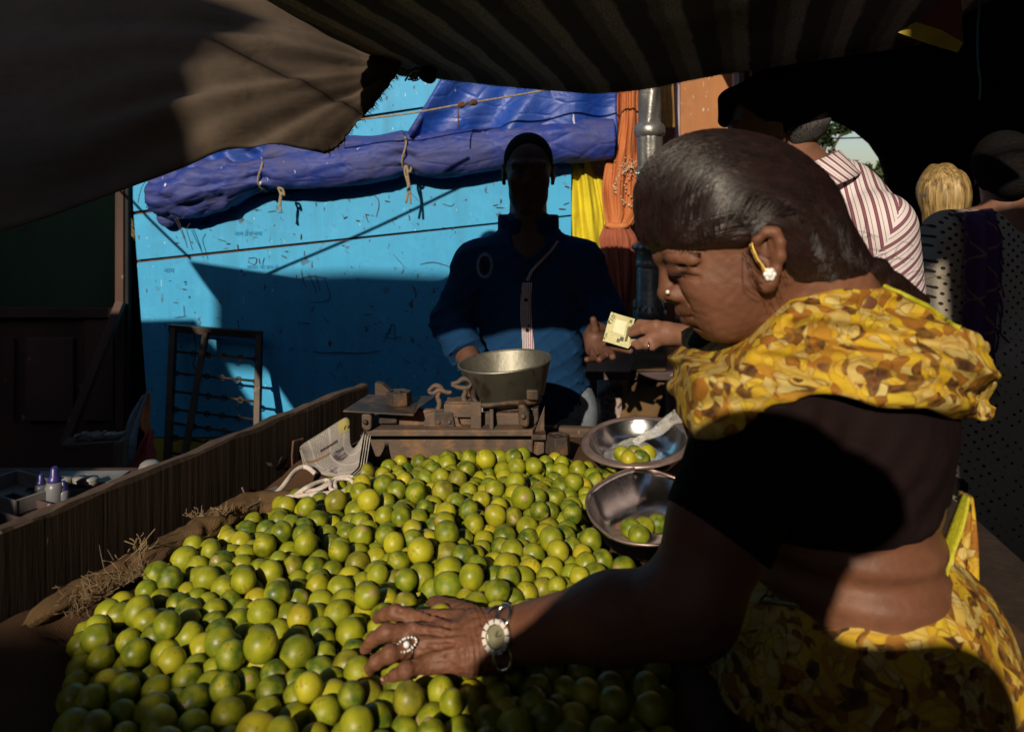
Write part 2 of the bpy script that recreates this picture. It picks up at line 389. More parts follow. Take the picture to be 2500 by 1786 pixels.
# ---- tarpaulin rolled up on the stall
def tarp_mat(name, c, c2, dust=(.16, .15, .2), gloss=.32, damt=.55):
    t = NT(name); v = t.coords()
    col = t.mix(t.ramp(t.noise(v, 5, 4), [(.35, 0.0), (.7, 1.0)]), c, c2)
    n = t.n('NewGeometry'); z = t.sep(n.outputs['Normal'])[2]
    d = t.math('MULTIPLY', t.ramp(t.noise(v, 7, 6, .7), [(.4, 0.0), (.68, 1.0)]), damt)
    col = t.mix(d, col, dust)
    col = t.mix(t.ramp(t.noise(t.coords((40, 40, 12)), 1.0, 2), [(.73, 0.0), (.75, 1.0)]), col, (.5, .5, .55))
    t.set(Base_Color=col, Roughness=t.ramp(d, [(0, gloss), (.6, .8)]), Specular_IOR_Level=.5)
    n0 = t.bump(t.noise(t.coords((1, 1, 1), (.3, .2, .5)), 9, 3, .5, .6), .5, .02); vv = t.voro(t.coords((7, 7, 16), (.2, .5, .1)), 1.0, 'DISTANCE_TO_EDGE'); n1 = t.bump(t.ramp(vv, [(0, 0.0), (.12, 1.0)]), .35, .006, n0)
    t.set(Normal=t.bump(t.noise(v, 420, 1), .12, .001, n1)); return t.m
M_tarp = tarp_mat('blue_tarpaulin', (.009, .030, .235), (.007, .021, .16), (.065, .065, .15), .6, .75)
M_tarp2 = tarp_mat('blue_tarpaulin_sheet', (.006, .05, .33), (.005, .035, .24), (.03, .07, .26), .42, .5)
tp = thing('rolled_tarpaulin', 'dusty blue tarpaulin rolled up and tied along the blue stall wall', 'tarpaulin', W(900, 420, YW - .1))
ctr = [(372, 478, 40), (430, 474, 56), (520, 457, 60), (590, 440, 47), (641, 423, 36), (690, 418, 46), (780, 408, 50), (880, 396, 50), (955, 384, 47), (992, 376, 41), (1040, 378, 50), (1120, 372, 52), (1220, 360, 50), (1330, 350, 50), (1430, 343, 49), (1497, 340, 47)]
C = interp_path([(x, y, r) for x, y, r in ctr], 150); nv = 56; G = np.zeros((150, nv, 3))
for i in range(150):
    x, y, r = C[i]; r *= YW / F; c = W(x, y, YW - .085)
    tw = min(abs(x - 641), abs(x - 992)); pin = math.exp(-(tw / 26) ** 2)
    for j in range(nv):
        a = 2 * math.pi * j / nv
        fold = .08 * math.sin(5 * a + x * .018) * (.15 + pin) + .16 * pin * math.sin(9 * a + x * .05) + .05 * vnoise(np.array([x * .012 + a * .8, a * 1.6, 1.0])) + .10 * (1 - abs(math.sin(2.0 * a + x * .006 + 1.3 * vnoise(np.array([x * .01, a, 6.0]))))) ** 5 - .07 * (1 - abs(math.sin(3.0 * a - x * .021 + 2.0 * vnoise(np.array([x * .008, a * .7, 8.0]))))) ** 6 + .10 * math.sin(a * 2 + x * .012 + (3 if x > 992 else 0)) * math.exp(-((tw - 60) / 80) ** 2)
        if i < 26: fold += (.20 * vnoise(np.array([a * 2.5, i * .2, 9.0])))
        rr = r * (1 + fold)
        G[i, j] = c + np.array([0, -math.cos(a) * rr * .9, math.sin(a) * rr])
m = MB().grid(G, closed=True)
for side in (0, 149):                                       # spiral mouth of the roll
    base = G[side]; cc = base.mean(0)
    for k, s in enumerate((.86, .72, .55)):
        a0 = cc + (base - cc) * s; a1 = a0 + np.array([(.05 + .02 * k) * (1 if side == 0 else -1), 0, 0])
        a0 = a0 + np.array([(.004 * k) * (1 if side == 0 else -1), 0, 0])
        m.grid(np.stack([a0, a1]), closed=True)
m.build('roll', M_tarp, tp, smooth=True, thick=.004)
# hanging sheets above the roll
def sheet(pts4, nu, nv_, fn, name, mat, parent, thick=.003):
    (a, b, c, d) = [np.asarray(k) for k in pts4]; G = np.zeros((nu, nv_, 3))
    for i in range(nu):
        for j in range(nv_):
            s, r = i / (nu - 1), j / (nv_ - 1); p = (a * (1 - s) + b * s) * (1 - r) + (d * (1 - s) + c * s) * r
            G[i, j] = p + np.array(fn(s, r))
    return MB().grid(G).build(name, mat, parent, smooth=True, thick=thick)
def fsheet(s, r): return (0, -.035 * math.sin(s * 9 + r * 2.5) * (1 - .4 * r) - .03 * math.exp(-((s - .42 - .25 * (1 - r)) / .05) ** 2) * r - .02 * vnoise(np.array([s * 7, r * 3, 2.])) - .012 * math.sin(23 * s + 3 * r), 0)
sheet([W(1160, 60, YW - .10), W(1508, 60, YW - .10), W(1508, 360, YW - .11), W(992, 350, YW - .09)], 70, 40, fsheet, 'upper_sheet', M_tarp2, tp)
sheet([W(520, 290, YW - .09), W(680, 330, YW - .09), W(690, 400, YW - .1), W(405, 440, YW - .08)], 40, 24, lambda s, r: (0, -.02 * math.sin(s * 16 - r * 9) - .02 * vnoise(np.array([s * 5, r * 5, 7.])), 0), 'loose_flap', M_tarp2, tp)
sheet([W(650, 352, YW - .08), W(985, 322, YW - .08), W(995, 345, YW - .12), W(640, 392, YW - .12)], 50, 10, lambda s, r: (0, -.02 * math.sin(r * 3.1), .006 * math.sin(s * 14)), 'hem_band', M_tarp, tp)
MB().tube(interp_path([W(1000, 330, YW - .12), W(1060, 235, YW - .115), W(1100, 165, YW - .11), W(1150, 90, YW - .11)], 12), [.014] * 12, 8).build('hem', M_tarp, tp, smooth=True)
kn = MB()
kn.ball(W(408, 528, YW - .05), (.045, .03, .045), 12); kn.add([W(372, 512, YW - .05), W(400, 520, YW - .07), W(395, 545, YW - .05), W(412, 520, YW - .03)], [(0, 1, 2), (0, 2, 3), (0, 1, 3), (1, 2, 3)])
kn.build('knotted_corner', M_tarp, tp, smooth=False)
M_rope = pm('jute_rope', (.30, .24, .16), (.18, .14, .09), 120, rough=.95, bump=.5, bscale=300)
M_wire = pm('dark_string', (.05, .045, .05), (.03, .03, .03), 60, rough=.9)
def tie(cx, cy, r, tail, name, label):
    t_ = thing(name, label, 'rope', W(cx, cy, YW - .1)); m = MB(); rr = r * YW / F; c = W(cx, cy, YW - .085)
    m.tube([c + np.array([.008 * math.sin(a * 3), -math.cos(a) * (rr + .002), math.sin(a) * (rr + .002)]) for a in np.linspace(0, 2 * math.pi, 30, endpoint=False)], .0045, 6, closed=True); m.build('loop', M_rope, t_, smooth=True)
    for tl in tail:
        MB().tube(interp_path([W(x, y, YW - .085 - rr * .8) for x, y in tl], 24), .005, 6).build('tail', M_rope, t_, smooth=True)
    return t_
tie(992, 376, 44, [[(990, 398), (1000, 400), (1004, 412), (998, 420), (992, 402), (988, 420), (997, 455), (991, 496)], [(992, 402), (996, 430), (1000, 460), (1002, 498)]], 'tarpaulin_tie', 'jute rope tied round the tarpaulin roll, its two ends hanging beside the vendor')
tie(646, 425, 39, [[(678, 458), (690, 462), (694, 478), (688, 470), (683, 490), (686, 515)], [(680, 460), (686, 480), (682, 512)]], 'tarpaulin_tie', 'thin cord tied round the left half of the tarpaulin roll')
lo = thing('loose_string', 'dark loose strings hanging from the torn end of the tarpaulin roll', 'string', W(430, 520, YW - .1))
for pts in ([(428, 535), (440, 560), (452, 585), (458, 605)], [(432, 530), (448, 570), (456, 598)], [(384, 430), (380, 410), (372, 400)], [(380, 436), (360, 440), (345, 460), (337, 495)], [(382, 436), (366, 445), (358, 470), (361, 480)], [(372, 412), (384, 420), (388, 450), (392, 515)], [(464, 545), (456, 560), (463, 585), (470, 610)]):
    MB().tube(interp_path([W(x, y, YW - .06 - (.05 if x > 420 else 0)) for x, y in pts], 14), .0016, 5).build('strand', M_wire, lo, smooth=True)
# clothes line across the stall
cl = thing('clothes_line', 'thin knotted cord stretched across the blue sheet above the roll', 'cord', W(1130, 255, YW - .3))
MB().tube(interp_path([W(790, 305, YW - .3), W(870, 293, YW - .3), W(1000, 277, YW - .3), W(1120, 256, YW - .3), W(1260, 233, YW - .3), W(1400, 208, YW - .3), W(1650, 160, YW - .3)], 40), .004, 6).build('line', M_rope, cl, smooth=True)
for x, y in ((1126, 256), (1157, 250)): MB().ball(W(x, y, YW - .3), (.016, .013, .014), 8).build('knot', M_rust, cl, smooth=True)
MB().tube(interp_path([W(1126, 258, YW - .305), W(1135, 256, YW - .315), W(1143, 251, YW - .31), W(1150, 254, YW - .315), W(1157, 250, YW - .3)], 16), .006, 6).build('wrapping', M_rust, cl, smooth=True)
MB().tube([W(1118, 258, YW - .3), W(1119, 290, YW - .3), W(1120, 316, YW - .3)], .003, 6).build('tail', M_rust, cl, smooth=True)
for lab_, a_, b_ in (('thin guy rope running up behind the canvas towards the blanket', (-1.256, 2.6, 1.55), (-.35, 2.6, 1.96)), ('thin guy rope running up to the left behind the canvas', (-1.577, 2.6, 1.614), (-1.95, 2.6, 2.0))):
    tag(MB().tube(interp_path([a_, (np.array(a_) + np.array(b_)) / 2 + np.array([0, 0, -.012]), b_], 12), .006, 5).build('guy_rope', M_rope, smooth=True), lab_, 'rope')

# ---- leaning metal grille
M_iron = pm('black_iron', (.028, .024, .022), (.05, .035, .025), 14, rough=.55, metal=.4, bump=.25, bscale=120, c3=(.14, .075, .04), s3=25)
gr = thing('metal_grille', 'black iron grille with ringed rods leaning against the blue wall', 'grille', W(510, 1300, YW - .3))
gt, gb = YW - .06, YW - .34
P = lambda x, y: W(x, y, gt + (gb - gt) * (y - 795) / 520.)
fl = [P(424, 797), P(400, 1330)]; fr = [P(633, 815), P(622, 1330)]
MB().bar(fl[0], fl[1], .025, .03, (0, 1, 0)).build('upright', M_iron, gr, bevel=.002)
MB().bar(fr[0], fr[1], .025, .03, (0, 1, 0)).build('upright', M_iron, gr, bevel=.002)
MB().bar(P(414, 800), P(640, 818), .03, .028, (0, 1, 0)).build('top_rail', M_iron, gr, bevel=.002)
MB().bar(P(510, 806) + np.array([0, -.03, 0]), P(420, 1330) + np.array([0, -.03, 0]), .024, .02, (0, 1, 0)).build('diagonal_bar', M_iron, gr, bevel=.002)
for k, (ya, yb) in enumerate(((857, 876), (909, 930), (954, 980), (998, 1024), (1032, 1062), (1066, 1096), (1105, 1135))):
    t_ = lambda x: P(x, ya + (yb - ya) * (x - 420) / 205.)
    rd = MB().tube([t_(418), t_(628)], .0052, 6).build('rod', M_iron, gr, smooth=True)
    rg = MB()
    for x in ((474, 510, 548, 588, 626) if k % 2 == 0 else (430, 506, 543, 583, 626)):
        c = t_(x); rg.tube([c + np.array([.011 * math.cos(a), -.004, .011 * math.sin(a)]) for a in np.linspace(0, 2 * math.pi, 12, endpoint=False)], .0032, 5, closed=True)
    rg.build('rings', M_iron, gr, smooth=True)['kind'] = 'stuff'
MB().tube(interp_path([P(474, 812), P(478, 850), P(476, 872), P(472, 890), P(479, 905), P(470, 915)], 16), .0028, 5).build('wire', M_iron, gr, smooth=True)

# ---- dark shack at the left
M_brown = pm('oxide_brown_paint', (.075, .035, .026), (.045, .024, .02), 6, (1, 1, .4), rough=.75, c3=(.2, .16, .12), s3=35, t3=(.68, .73), bump=.2, bscale=50)
M_green = pm('bottle_green_paint', (.022, .06, .03), (.012, .035, .02), 4, (1, 1, .3), rough=.7, c3=(.15, .15, .12), s3=22, t3=(.72, .76))
M_black = pm('soot_black', (.014, .013, .013), (.008, .008, .008), 5, rough=.9)
M_drip = pm('dripped_brown_paint', (.085, .045, .035), (.05, .028, .023), 3, (1, 1, .5), rough=.7, c3=(.3, .24, .17), s3=9, t3=(.68, .70))
sh = thing('market_shack', 'dark green and oxide brown wooden shack beside the blue stall', 'shack', W(150, 1290, 3.2))
def rect(x0, y0, x1, y1, Y, t, name, mat, parent=sh, bev=.003):
    return MB().quadslab([W(x0, y1, Y), W(x1, y1, Y), W(x1, y0, Y), W(x0, y0, Y)], (0, t, 0)).build(name, mat, parent, bevel=bev)
rect(-500, 150, 279, 752, 3.42, .03, 'green_panel', M_green); rect(-500, 775, 279, 1325, 3.42, .03, 'lower_panel', M_brown)
rect(-500, 752, 281, 776, 3.385, .06, 'rail', M_brown)
rect(62, 826, 178, 1028, 3.395, .02, 'drip_board', M_drip); rect(205, 780, 276, 1028, 3.402, .015, 'side_board', M_drip)
rect(280, 150, 301, 1325, 3.35, .07, 'corner_post', M_brown); rect(303, 150, 313, 1325, 3.36, .03, 'iron_post', M_black)
rect(28, 826, 33, 1030, 3.39, .02, 'batten', M_brown)
MB().bar(W(296, 735, 3.32), W(158, 1085, 3.15), .034, .034, (0, 1, 0)).build('brace', M_brown, sh, bevel=.003)
MB().box(W(-130, 700, 4.3), (2.6, .05, 3.2)).build('back_wall', M_black, sh)
# gap between shack and stall
db = MB().quadslab([W(300, 1300, 3.75), W(420, 1300, 3.75), W(420, 100, 3.75), W(300, 100, 3.75)], (0, .04, 0))
tag(db.build('gap_board', M_black), 'black board filling the gap between shack and blue stall', 'board')
M_straw = pm('broom_straw', (.42, .34, .15), (.28, .21, .08), 90, (1, 1, .1), rough=.9)
br = thing('straw_bundle', 'pale straw bundle sticking out behind the edge of the blue stall', 'straw bundle', W(330, 600, 3.5))
for k in range(26):
    a = W(316 + random.uniform(-3, 3), 532 + random.uniform(0, 40), 3.47 + random.uniform(0, .04)); b = W(350 + random.uniform(-6, 6), 560 + random.uniform(0, 48), 3.5 + random.uniform(0, .05))
    MB().tube([a, b], .006, 5).build('straw', M_straw, br, smooth=True)
sl = thing('market_counter', 'low dark wooden counter strewn with scraps below the diagonal brace', 'counter', W(220, 1330, 2.8))
MB().quadslab([W(150, 1086, 2.75), W(292, 1078, 2.75), W(298, 1062, 2.95), W(165, 1066, 2.95)], (0, 0, -.02)).build('top', M_brown, sl, bevel=.002)
MB().quadslab([W(156, 1330, 2.75), W(290, 1330, 2.75), W(290, 1092, 2.75), W(156, 1094, 2.75)], (0, .03, 0)).build('front', M_brown, sl, bevel=.002)
MB().quadslab([W(276, 1330, 2.74), W(300, 1330, 2.74), W(300, 1075, 2.74), W(276, 1085, 2.74)], (0, .03, 0)).build('corner_board', pm('worn_plank', (.14, .11, .09), (.09, .07, .055), 8, (1, 1, .2), rough=.9), sl, bevel=.002)
M_scrap = pm('scraps', (.25, .22, .2), (.1, .08, .07), 40, rough=.8)
scr = MB()
for k in range(40):
    x = random.uniform(180, 292); c = W(x, random.uniform(1062, 1074), 2.82); scr.box(c + np.array([0, 0, .004]), (random.uniform(.01, .05), random.uniform(.01, .03), random.uniform(.004, .016)), rotz(random.uniform(0, 3)) @ rotx(random.uniform(-.5, .5)))
struct(scr.build('litter', M_scrap), 'stuff', 'scraps of litter lying on the dark counter')
# cloths hanging between shack and stall
def drape(name, label, corners, mat, nu=16, nv_=24, amp=.02, freq=9, cat='cloth', ph=0.):
    G = np.zeros((nu, nv_, 3)); L_ = interp_path(corners[0], nv_); R_ = interp_path(corners[1], nv_)
    for i in range(nu):
        s = i / (nu - 1); G[i] = L_ * (1 - s) + R_ * s
        G[i, :, 1] -= amp * np.sin(s * freq + np.linspace(0, 2, nv_) + ph) + amp * .6 * vnoise(np.stack([np.full(nv_, s * 4), np.linspace(0, 4, nv_), np.full(nv_, ph)], 1))
    return tag(MB().grid(G).build(name, mat, smooth=True, thick=.003), label, cat)
M_greyc = pm('grey_cotton', (.17, .17, .19), (.11, .11, .125), 60, rough=.95, bump=.4, bscale=250)
M_orangec = pm('orange_cotton', (.42, .13, .025), (.28, .08, .02), 20, rough=.95, bump=.3, bscale=200)
M_redc = pm('crimson_cotton', (.30, .03, .028), (.18, .015, .018), 12, rough=.95, bump=.3, bscale=200)
drape('hanging_cloth', 'dull grey cloth hanging at the left end of the blue stall', ([W(348, 965, 3.1), W(318, 1020, 3.0), W(290, 1130, 2.9)], [W(362, 962, 3.1), W(338, 1040, 3.0), W(322, 1135, 2.9)]), M_greyc, amp=.012)
drape('hanging_cloth', 'orange cloth hanging between grey cloth and blue stall', ([W(358, 958, 3.2), W(330, 1010, 3.15), W(352, 1060, 3.12), W(335, 1105, 3.1)], [W(364, 958, 3.2), W(362, 1020, 3.15), W(366, 1060, 3.12), W(350, 1090, 3.1)]), M_orangec, amp=.012, ph=2.)
drape('hanging_cloth', 'crimson cloth draped over the cart corner below the orange cloth', ([W(364, 1050, 3.0), W(345, 1085, 2.95), W(325, 1125, 2.9), W(270, 1165, 2.8)], [W(372, 1050, 3.0), W(373, 1090, 2.95), W(374, 1130, 2.9), W(330, 1170, 2.8)]), M_redc, amp=.015, ph=1.)
# ================================================================== right-hand background
M_terra = paint_mat('terracotta_wall_paint', (.36, .15, .055), (.28, .115, .045), (.5, .38, .25))
M_lav = pm('flaking_lavender_paint', (.42, .36, .42), (.3, .24, .3), 20, (1, 1, .3), rough=.8, c3=(.12, .05, .04), s3=14, t3=(.58, .62))
M_maroon = pm('maroon_paint', (.25, .085, .05), (.17, .06, .04), 10, rough=.8)
bd = thing('terracotta_building', 'terracotta painted house wall with pale lavender door boards', 'building', W(1650, 1200, 4.0))
rect(1380, -300, 1880, 1270, 4.02, .2, 'wall', M_terra, bd); rect(1648, -300, 1660, 1268, 3.98, .05, 'door_board', M_lav, bd); rect(1792, -300, 1815, 1268, 3.98, .05, 'door_board', M_lav, bd)
rect(1610, -300, 1647, 1268, 3.995, .03, 'jamb', M_maroon, bd); rect(1816, -300, 1880, 1268, 3.9, .1, 'dark_shutter', M_black, bd)
# curtains
M_orcur = pm('orange_dyed_curtain', (.46, .155, .05), (.36, .10, .035), 6, (1, 1, .6), rough=.95, bump=.5, bscale=160, c3=(.5, .2, .08), s3=30, t3=(.6, .8))
oc = thing('orange_curtain', 'rust orange curtain gathered and knotted beside the silver lamp post', 'curtain', W(1500, 770, 3.3))
def curtain(rows, nu, mat, name, parent, amp=.03, freq=6, seed=0, thick=.004):
    ys = np.array([r_[0] for r_ in rows], float); nv_ = 70; yy = np.linspace(ys[0], ys[-1], nv_)
    xl_ = np.interp(yy, ys, [r_[1] for r_ in rows]); xr_ = np.interp(yy, ys, [r_[2] for r_ in rows]); dp = np.interp(yy, ys, [r_[3] for r_ in rows]); am = np.interp(yy, ys, [r_[4] for r_ in rows])
    for a_ in (xl_, xr_): a_[:] = np.convolve(np.pad(a_, 3, mode='edge'), np.ones(7) / 7, 'valid')
    G = np.zeros((nu, nv_, 3))
    for i in range(nu):
        s = i / (nu - 1)
        for j in range(nv_):
            sw = s + .05 * vnoise(np.array([s * 5, yy[j] * .006, seed + 7.])); fo = 1.5 * vnoise(np.array([sw * freq * 2.2, yy[j] * .004, seed])) + .45 * math.sin(sw * freq * 2 * math.pi) + .7 * vnoise(np.array([sw * freq * 5, yy[j] * .012, seed + 3.]))
            x = xl_[j] * (1 - s) + xr_[j] * s
            G[i, j] = W(x, yy[j], dp[j] - am[j] * fo - .03 * math.sin(s * math.pi))
    return MB().grid(G).build(name, mat, parent, smooth=True, thick=thick)
curtain([(120, 1500, 1566, 3.36, .012), (300, 1502, 1566, 3.36, .016), (400, 1478, 1568, 3.34, .02), (470, 1468, 1566, 3.32, .018), (540, 1478, 1562, 3.31, .010), (552, 1480, 1530, 3.30, .006)], 60, M_orcur, 'upper_part', oc, freq=5)
M_orcur2 = pm('orange_curtain_shaded', (.30, .085, .045), (.22, .06, .035), 8, rough=.95, bump=.5, bscale=160)  # darker copy of the curtain orange: shade on the lower part, as colour
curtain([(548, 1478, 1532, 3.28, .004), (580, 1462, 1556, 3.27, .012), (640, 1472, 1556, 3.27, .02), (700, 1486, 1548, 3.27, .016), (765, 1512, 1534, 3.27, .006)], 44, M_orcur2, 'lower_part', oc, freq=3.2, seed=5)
MB().tube([W(1478 + 56 * t, 548 + 5 * math.sin(t * 3), 3.255) for t in np.linspace(0, 1, 10)], [.008, .012, .014, .016, .015, .014, .014, .013, .012, .008], 8).build('knot', M_orcur, oc, smooth=True)
M_bead = pm('pale_beads', (.55, .38, .25), (.35, .22, .14), 50, rough=.5)
bdm = MB()
for k in range(70):
    t = k / 70; x = 1555 - 50 * math.sin(t * 3.0) + random.gauss(0, 2.0) - 8 * t; y = 395 + 110 * t; bdm.ball(W(x + (26 if k % 5 == 0 else 0), y + random.gauss(0, 2), 3.285), .0042, 6)
for k in range(60): bdm.ball(W(random.gauss(1527, 14), random.gauss(405, 14), 3.285), .003, 6)
bdm.build('bead_trim', M_bead, oc, smooth=True)['kind'] = 'stuff'
M_yelc = pm('yellow_cloth', (.60, .50, .02), (.50, .40, .015), 8, rough=.9, bump=.5, bscale=40)
yc = thing('yellow_cloth', 'bright yellow cloth hanging below the tarpaulin end beside orange curtain', 'cloth', W(1430, 600, 3.42))
curtain([(380, 1396, 1440, 3.44, .01), (440, 1396, 1455, 3.44, .02), (520, 1396, 1470, 3.42, .02), (640, 1400, 1482, 3.42, .02)], 40, M_yelc, 'drape', yc, freq=2, seed=8)
curtain([(430, 1448, 1478, 3.47, .01), (540, 1458, 1482, 3.46, .01), (580, 1462, 1484, 3.46, .01)], 12, M_yelc, 'fold', yc, freq=1, seed=2)
M_matt = pm('coir_matting', (.52, .27, .075), (.40, .20, .05), 14, (1, 1, 3), rough=.95, bump=.7, bscale=90)
mt = thing('coir_mat', 'golden coir mat hanging behind the silver lamp post', 'mat', W(1630, 300, 3.7))
curtain([(100, 1608, 1640, 3.72, .01), (250, 1608, 1646, 3.7, .01), (312, 1610, 1648, 3.7, .012)], 20, M_matt, 'mat', mt, freq=1.0, seed=3)
# lamp post
M_silver = pm('silver_paint', (.36, .35, .33), (.2, .195, .19), 12, rough=.38, metal=.75, bump=.5, bscale=40, bdist=.006, c3=(.08, .075, .07), s3=30, t3=(.6, .75))
lp = thing('lamp_post', 'ornate silver painted cast iron lamp post with beaded rings', 'lamp post', W(1586, 1400, 3.1) * np.array([1, 1, 0]))
def lpz(y): return ZC + (HY - y) / F * 3.1
lx = W(1586, 0, 3.1)[0]; k_ = 3.1 / F
def turned(name, prof, n=28):
    return MB().lathe([(r * k_, lpz(y)) for r, y in prof], n, (lx, 3.1, 0)).build(name, M_silver, lp, smooth=True)
# twisted shaft
G = []
for y in np.linspace(304, -300, 80):
    a = np.linspace(0, 2 * math.pi, 32, endpoint=False); r = (25 + 2.6 * np.sin(4 * a + y * .03)) * k_
    G.append(np.stack([lx + r * np.cos(a), 3.1 + r * np.sin(a), np.full(32, lpz(y))], 1))
MB().grid(np.array(G), closed=True).build('twisted_shaft', M_silver, lp, smooth=True)
turned('collar', [(26, 300), (33, 303), (37, 312), (38, 322), (36, 330), (31, 333)])
G = []
for y in np.linspace(332, 408, 16):
    a = np.linspace(0, 2 * math.pi, 48, endpoint=False); r = (32 - 2.4 * np.abs(np.sin(5 * a))) * k_ * (1 - .06 * abs(y - 345) / 60)
    G.append(np.stack([lx + r * np.cos(a), 3.1 + r * np.sin(a), np.full(48, lpz(y))], 1))
MB().grid(np.array(G), closed=True).build('fluted_barrel', M_silver, lp, smooth=True)
turned('ring', [(30, 406), (35, 410), (35, 414), (32, 417), (32, 430), (35, 433), (35, 438), (28, 441)])
for q in range(14):
    a = 2 * math.pi * q / 14; MB().ball((lx + 32.5 * k_ * math.cos(a), 3.1 + 32.5 * k_ * math.sin(a), lpz(424)), 5 * k_, 8).build('bead', M_silver, lp, smooth=True)
turned('shaft', [(27, 440), (26, 470), (25.5, 590), (27, 592)])
turned('lower_ring', [(26, 588), (37, 592), (40, 600), (40, 610), (34, 616), (31, 622), (33, 640), (35, 648), (30, 654)])
for q in range(14):
    a = 2 * math.pi * q / 14; MB().ball((lx + 39 * k_ * math.cos(a), 3.1 + 39 * k_ * math.sin(a), lpz(603)), 6.5 * k_, 8).build('bead', M_silver, lp, smooth=True)
turned('drum', [(30, 652), (32, 660), (34, 735), (37, 745), (41, 756), (41, 772), (38, 776), (40, 800), (44, 900), (50, 1200), (54, 1418)])
zz = MB()
for q in range(16):
    a0, a1, am = [2 * math.pi * (q + t) / 16 for t in (0, 1, .5)]; pt = lambda a, y, r: (lx + r * k_ * math.cos(a), 3.1 + r * k_ * math.sin(a), lpz(y))
    zz.tube([pt(a0, 755, 41), pt(am, 733, 38), pt(a1, 755, 41)], 1.6 * k_, 5)
zz.build('zigzag_band', M_silver, lp, smooth=True)
# side table with a jute sack
M_burlap = None
def burlap_mat(name, c1, c2, sc=1150, dirt=(.06, .03, .025)):
    t = NT(name); v = t.coords()
    w1 = t.n('TexWave'); w1.wave_type = 'BANDS'; w1.bands_direction = 'X'; t.L(t.coords((1, 1, 1), (0, .5, .35)), w1.inputs[0]); w1.inputs['Scale'].default_value = sc / 6.3; w1.inputs['Distortion'].default_value = 1.2
    w2 = t.n('TexWave'); w2.wave_type = 'BANDS'; w2.bands_direction = 'Y'; t.L(t.coords((1, 1, 1), (.5, 0, .35)), w2.inputs[0]); w2.inputs['Scale'].default_value = sc / 6.3; w2.inputs['Distortion'].default_value = 1.2
    we = t.math('MULTIPLY', w1.outputs['Fac'], w2.outputs['Fac'])
    col = t.mix(t.ramp(t.noise(v, 6, 5), [(.35, 0.0), (.65, 1.0)]), c1, c2)
    col = t.mix(t.ramp(we, [(.05, .65), (.4, 0.0)]), col, tuple(k * .35 for k in c1))
    col = t.mix(t.ramp(t.noise(v, 3.2, 3), [(.52, 0.0), (.68, .75)]), col, dirt)
    t.set(Base_Color=col, Roughness=.97, Specular_IOR_Level=.1)
    n1 = t.bump(t.noise(v, 14, 3), .4, .01); t.set(Normal=t.bump(we, .8, .0016, n1)); return t.m
M_burlap = burlap_mat('jute_sacking', (.20, .125, .06), (.14, .085, .042))
M_burlapd = burlap_mat('stained_jute_sacking', (.125, .07, .04), (.085, .046, .03), dirt=(.035, .016, .015))
M_granite = pm('pink_granite', (.36, .27, .24), (.2, .15, .14), 45, rough=.8, c3=(.06, .05, .05), s3=70, t3=(.55, .6), bump=.3)
M_tabl = pm('worn_purple_brown_table', (.075, .045, .048), (.045, .028, .03), 9, rough=.6, c3=(.3, .2, .2), s3=26, t3=(.63, .68))
tb = thing('side_table', 'small dark worn table behind the banknote with flaking top', 'table', W(1560, 1100, 2.95) * np.array([1, 1, 0]))
ZT = .885
q = [WZ(1428, 906, ZT), WZ(1684, 908, ZT), WZ(1696, 846, ZT), WZ(1440, 846, ZT)]
MB().quadslab(np.array(q) - np.array([0, 0, .03]), (0, 0, .03)).build('top', M_tabl, tb, bevel=.004)
for c in ((1440, 908), (1672, 908), (1680, 850), (1460, 850)):
    p = WZ(c[0], c[1], ZT); MB().bar(p + np.array([0, .03, -.031]), np.array([p[0], p[1] + .03, 0.]), .05, .05, (0, 1, 0)).build('leg', M_tabl, tb, bevel=.003)
sk = thing('jute_sack', 'coarse jute sack draped over the side table edge', 'sack', WZ(1580, 880, ZT))
L_ = [WZ(1560, 852, ZT + .008), WZ(1548, 880, ZT + .008), WZ(1540, 903, ZT + .008), WZ(1540, 912, ZT - .02), W(1522, 990, 2.72), W(1500, 1070, 2.7), W(1490, 1200, 2.7)]
R_ = [WZ(1630, 850, ZT + .008), WZ(1628, 880, ZT + .008), WZ(1626, 903, ZT + .008), WZ(1626, 912, ZT - .02), W(1612, 990, 2.72), W(1590, 1070, 2.7), W(1580, 1200, 2.7)]
Lp, Rp = interp_path(L_, 50), interp_path(R_, 50); G = np.zeros((24, 50, 3))
for i in range(24):
    s = i / 23; G[i] = Lp * (1 - s) + Rp * s; G[i, 24:, 1] -= .014 * np.sin(s * 9) * np.linspace(0, 1, 26)
MB().grid(G).build('sacking', M_burlap, sk, smooth=True, thick=.005)
st = MB(); st.prism([W(1456, 960, 3.02), W(1470, 950, 3.02), W(1492, 940, 3.02), W(1520, 940, 3.02), W(1520, 1300, 3.02), W(1462, 1300, 3.02), W(1458, 1040, 3.02), W(1466, 1000, 3.02)], (0, .25, 0))
tag(st.build('granite_block', M_granite, bevel=.01), 'speckled pink granite block standing under the side table', 'stone block')
cr = thing('wooden_crate', 'reddish brown wooden crate beside the side table', 'crate', W(1760, 1250, 2.8))
M_crate = pm('crate_wood', (.17, .085, .05), (.1, .05, .034), 5, (1, 1, .3), rough=.85, c3=(.25, .18, .13), s3=30, t3=(.68, .72))
for k, (y0, y1) in enumerate(((872, 980), (984, 1100), (1104, 1250))): rect(1694, y0, 1860, y1, 2.82, .03, 'plank', M_crate, cr)
rect(1693, 866, 1712, 1252, 2.78, .035, 'corner_post', M_crate, cr); rect(1700, 868, 1860, 872, 2.82, .3, 'lid', M_crate, cr)

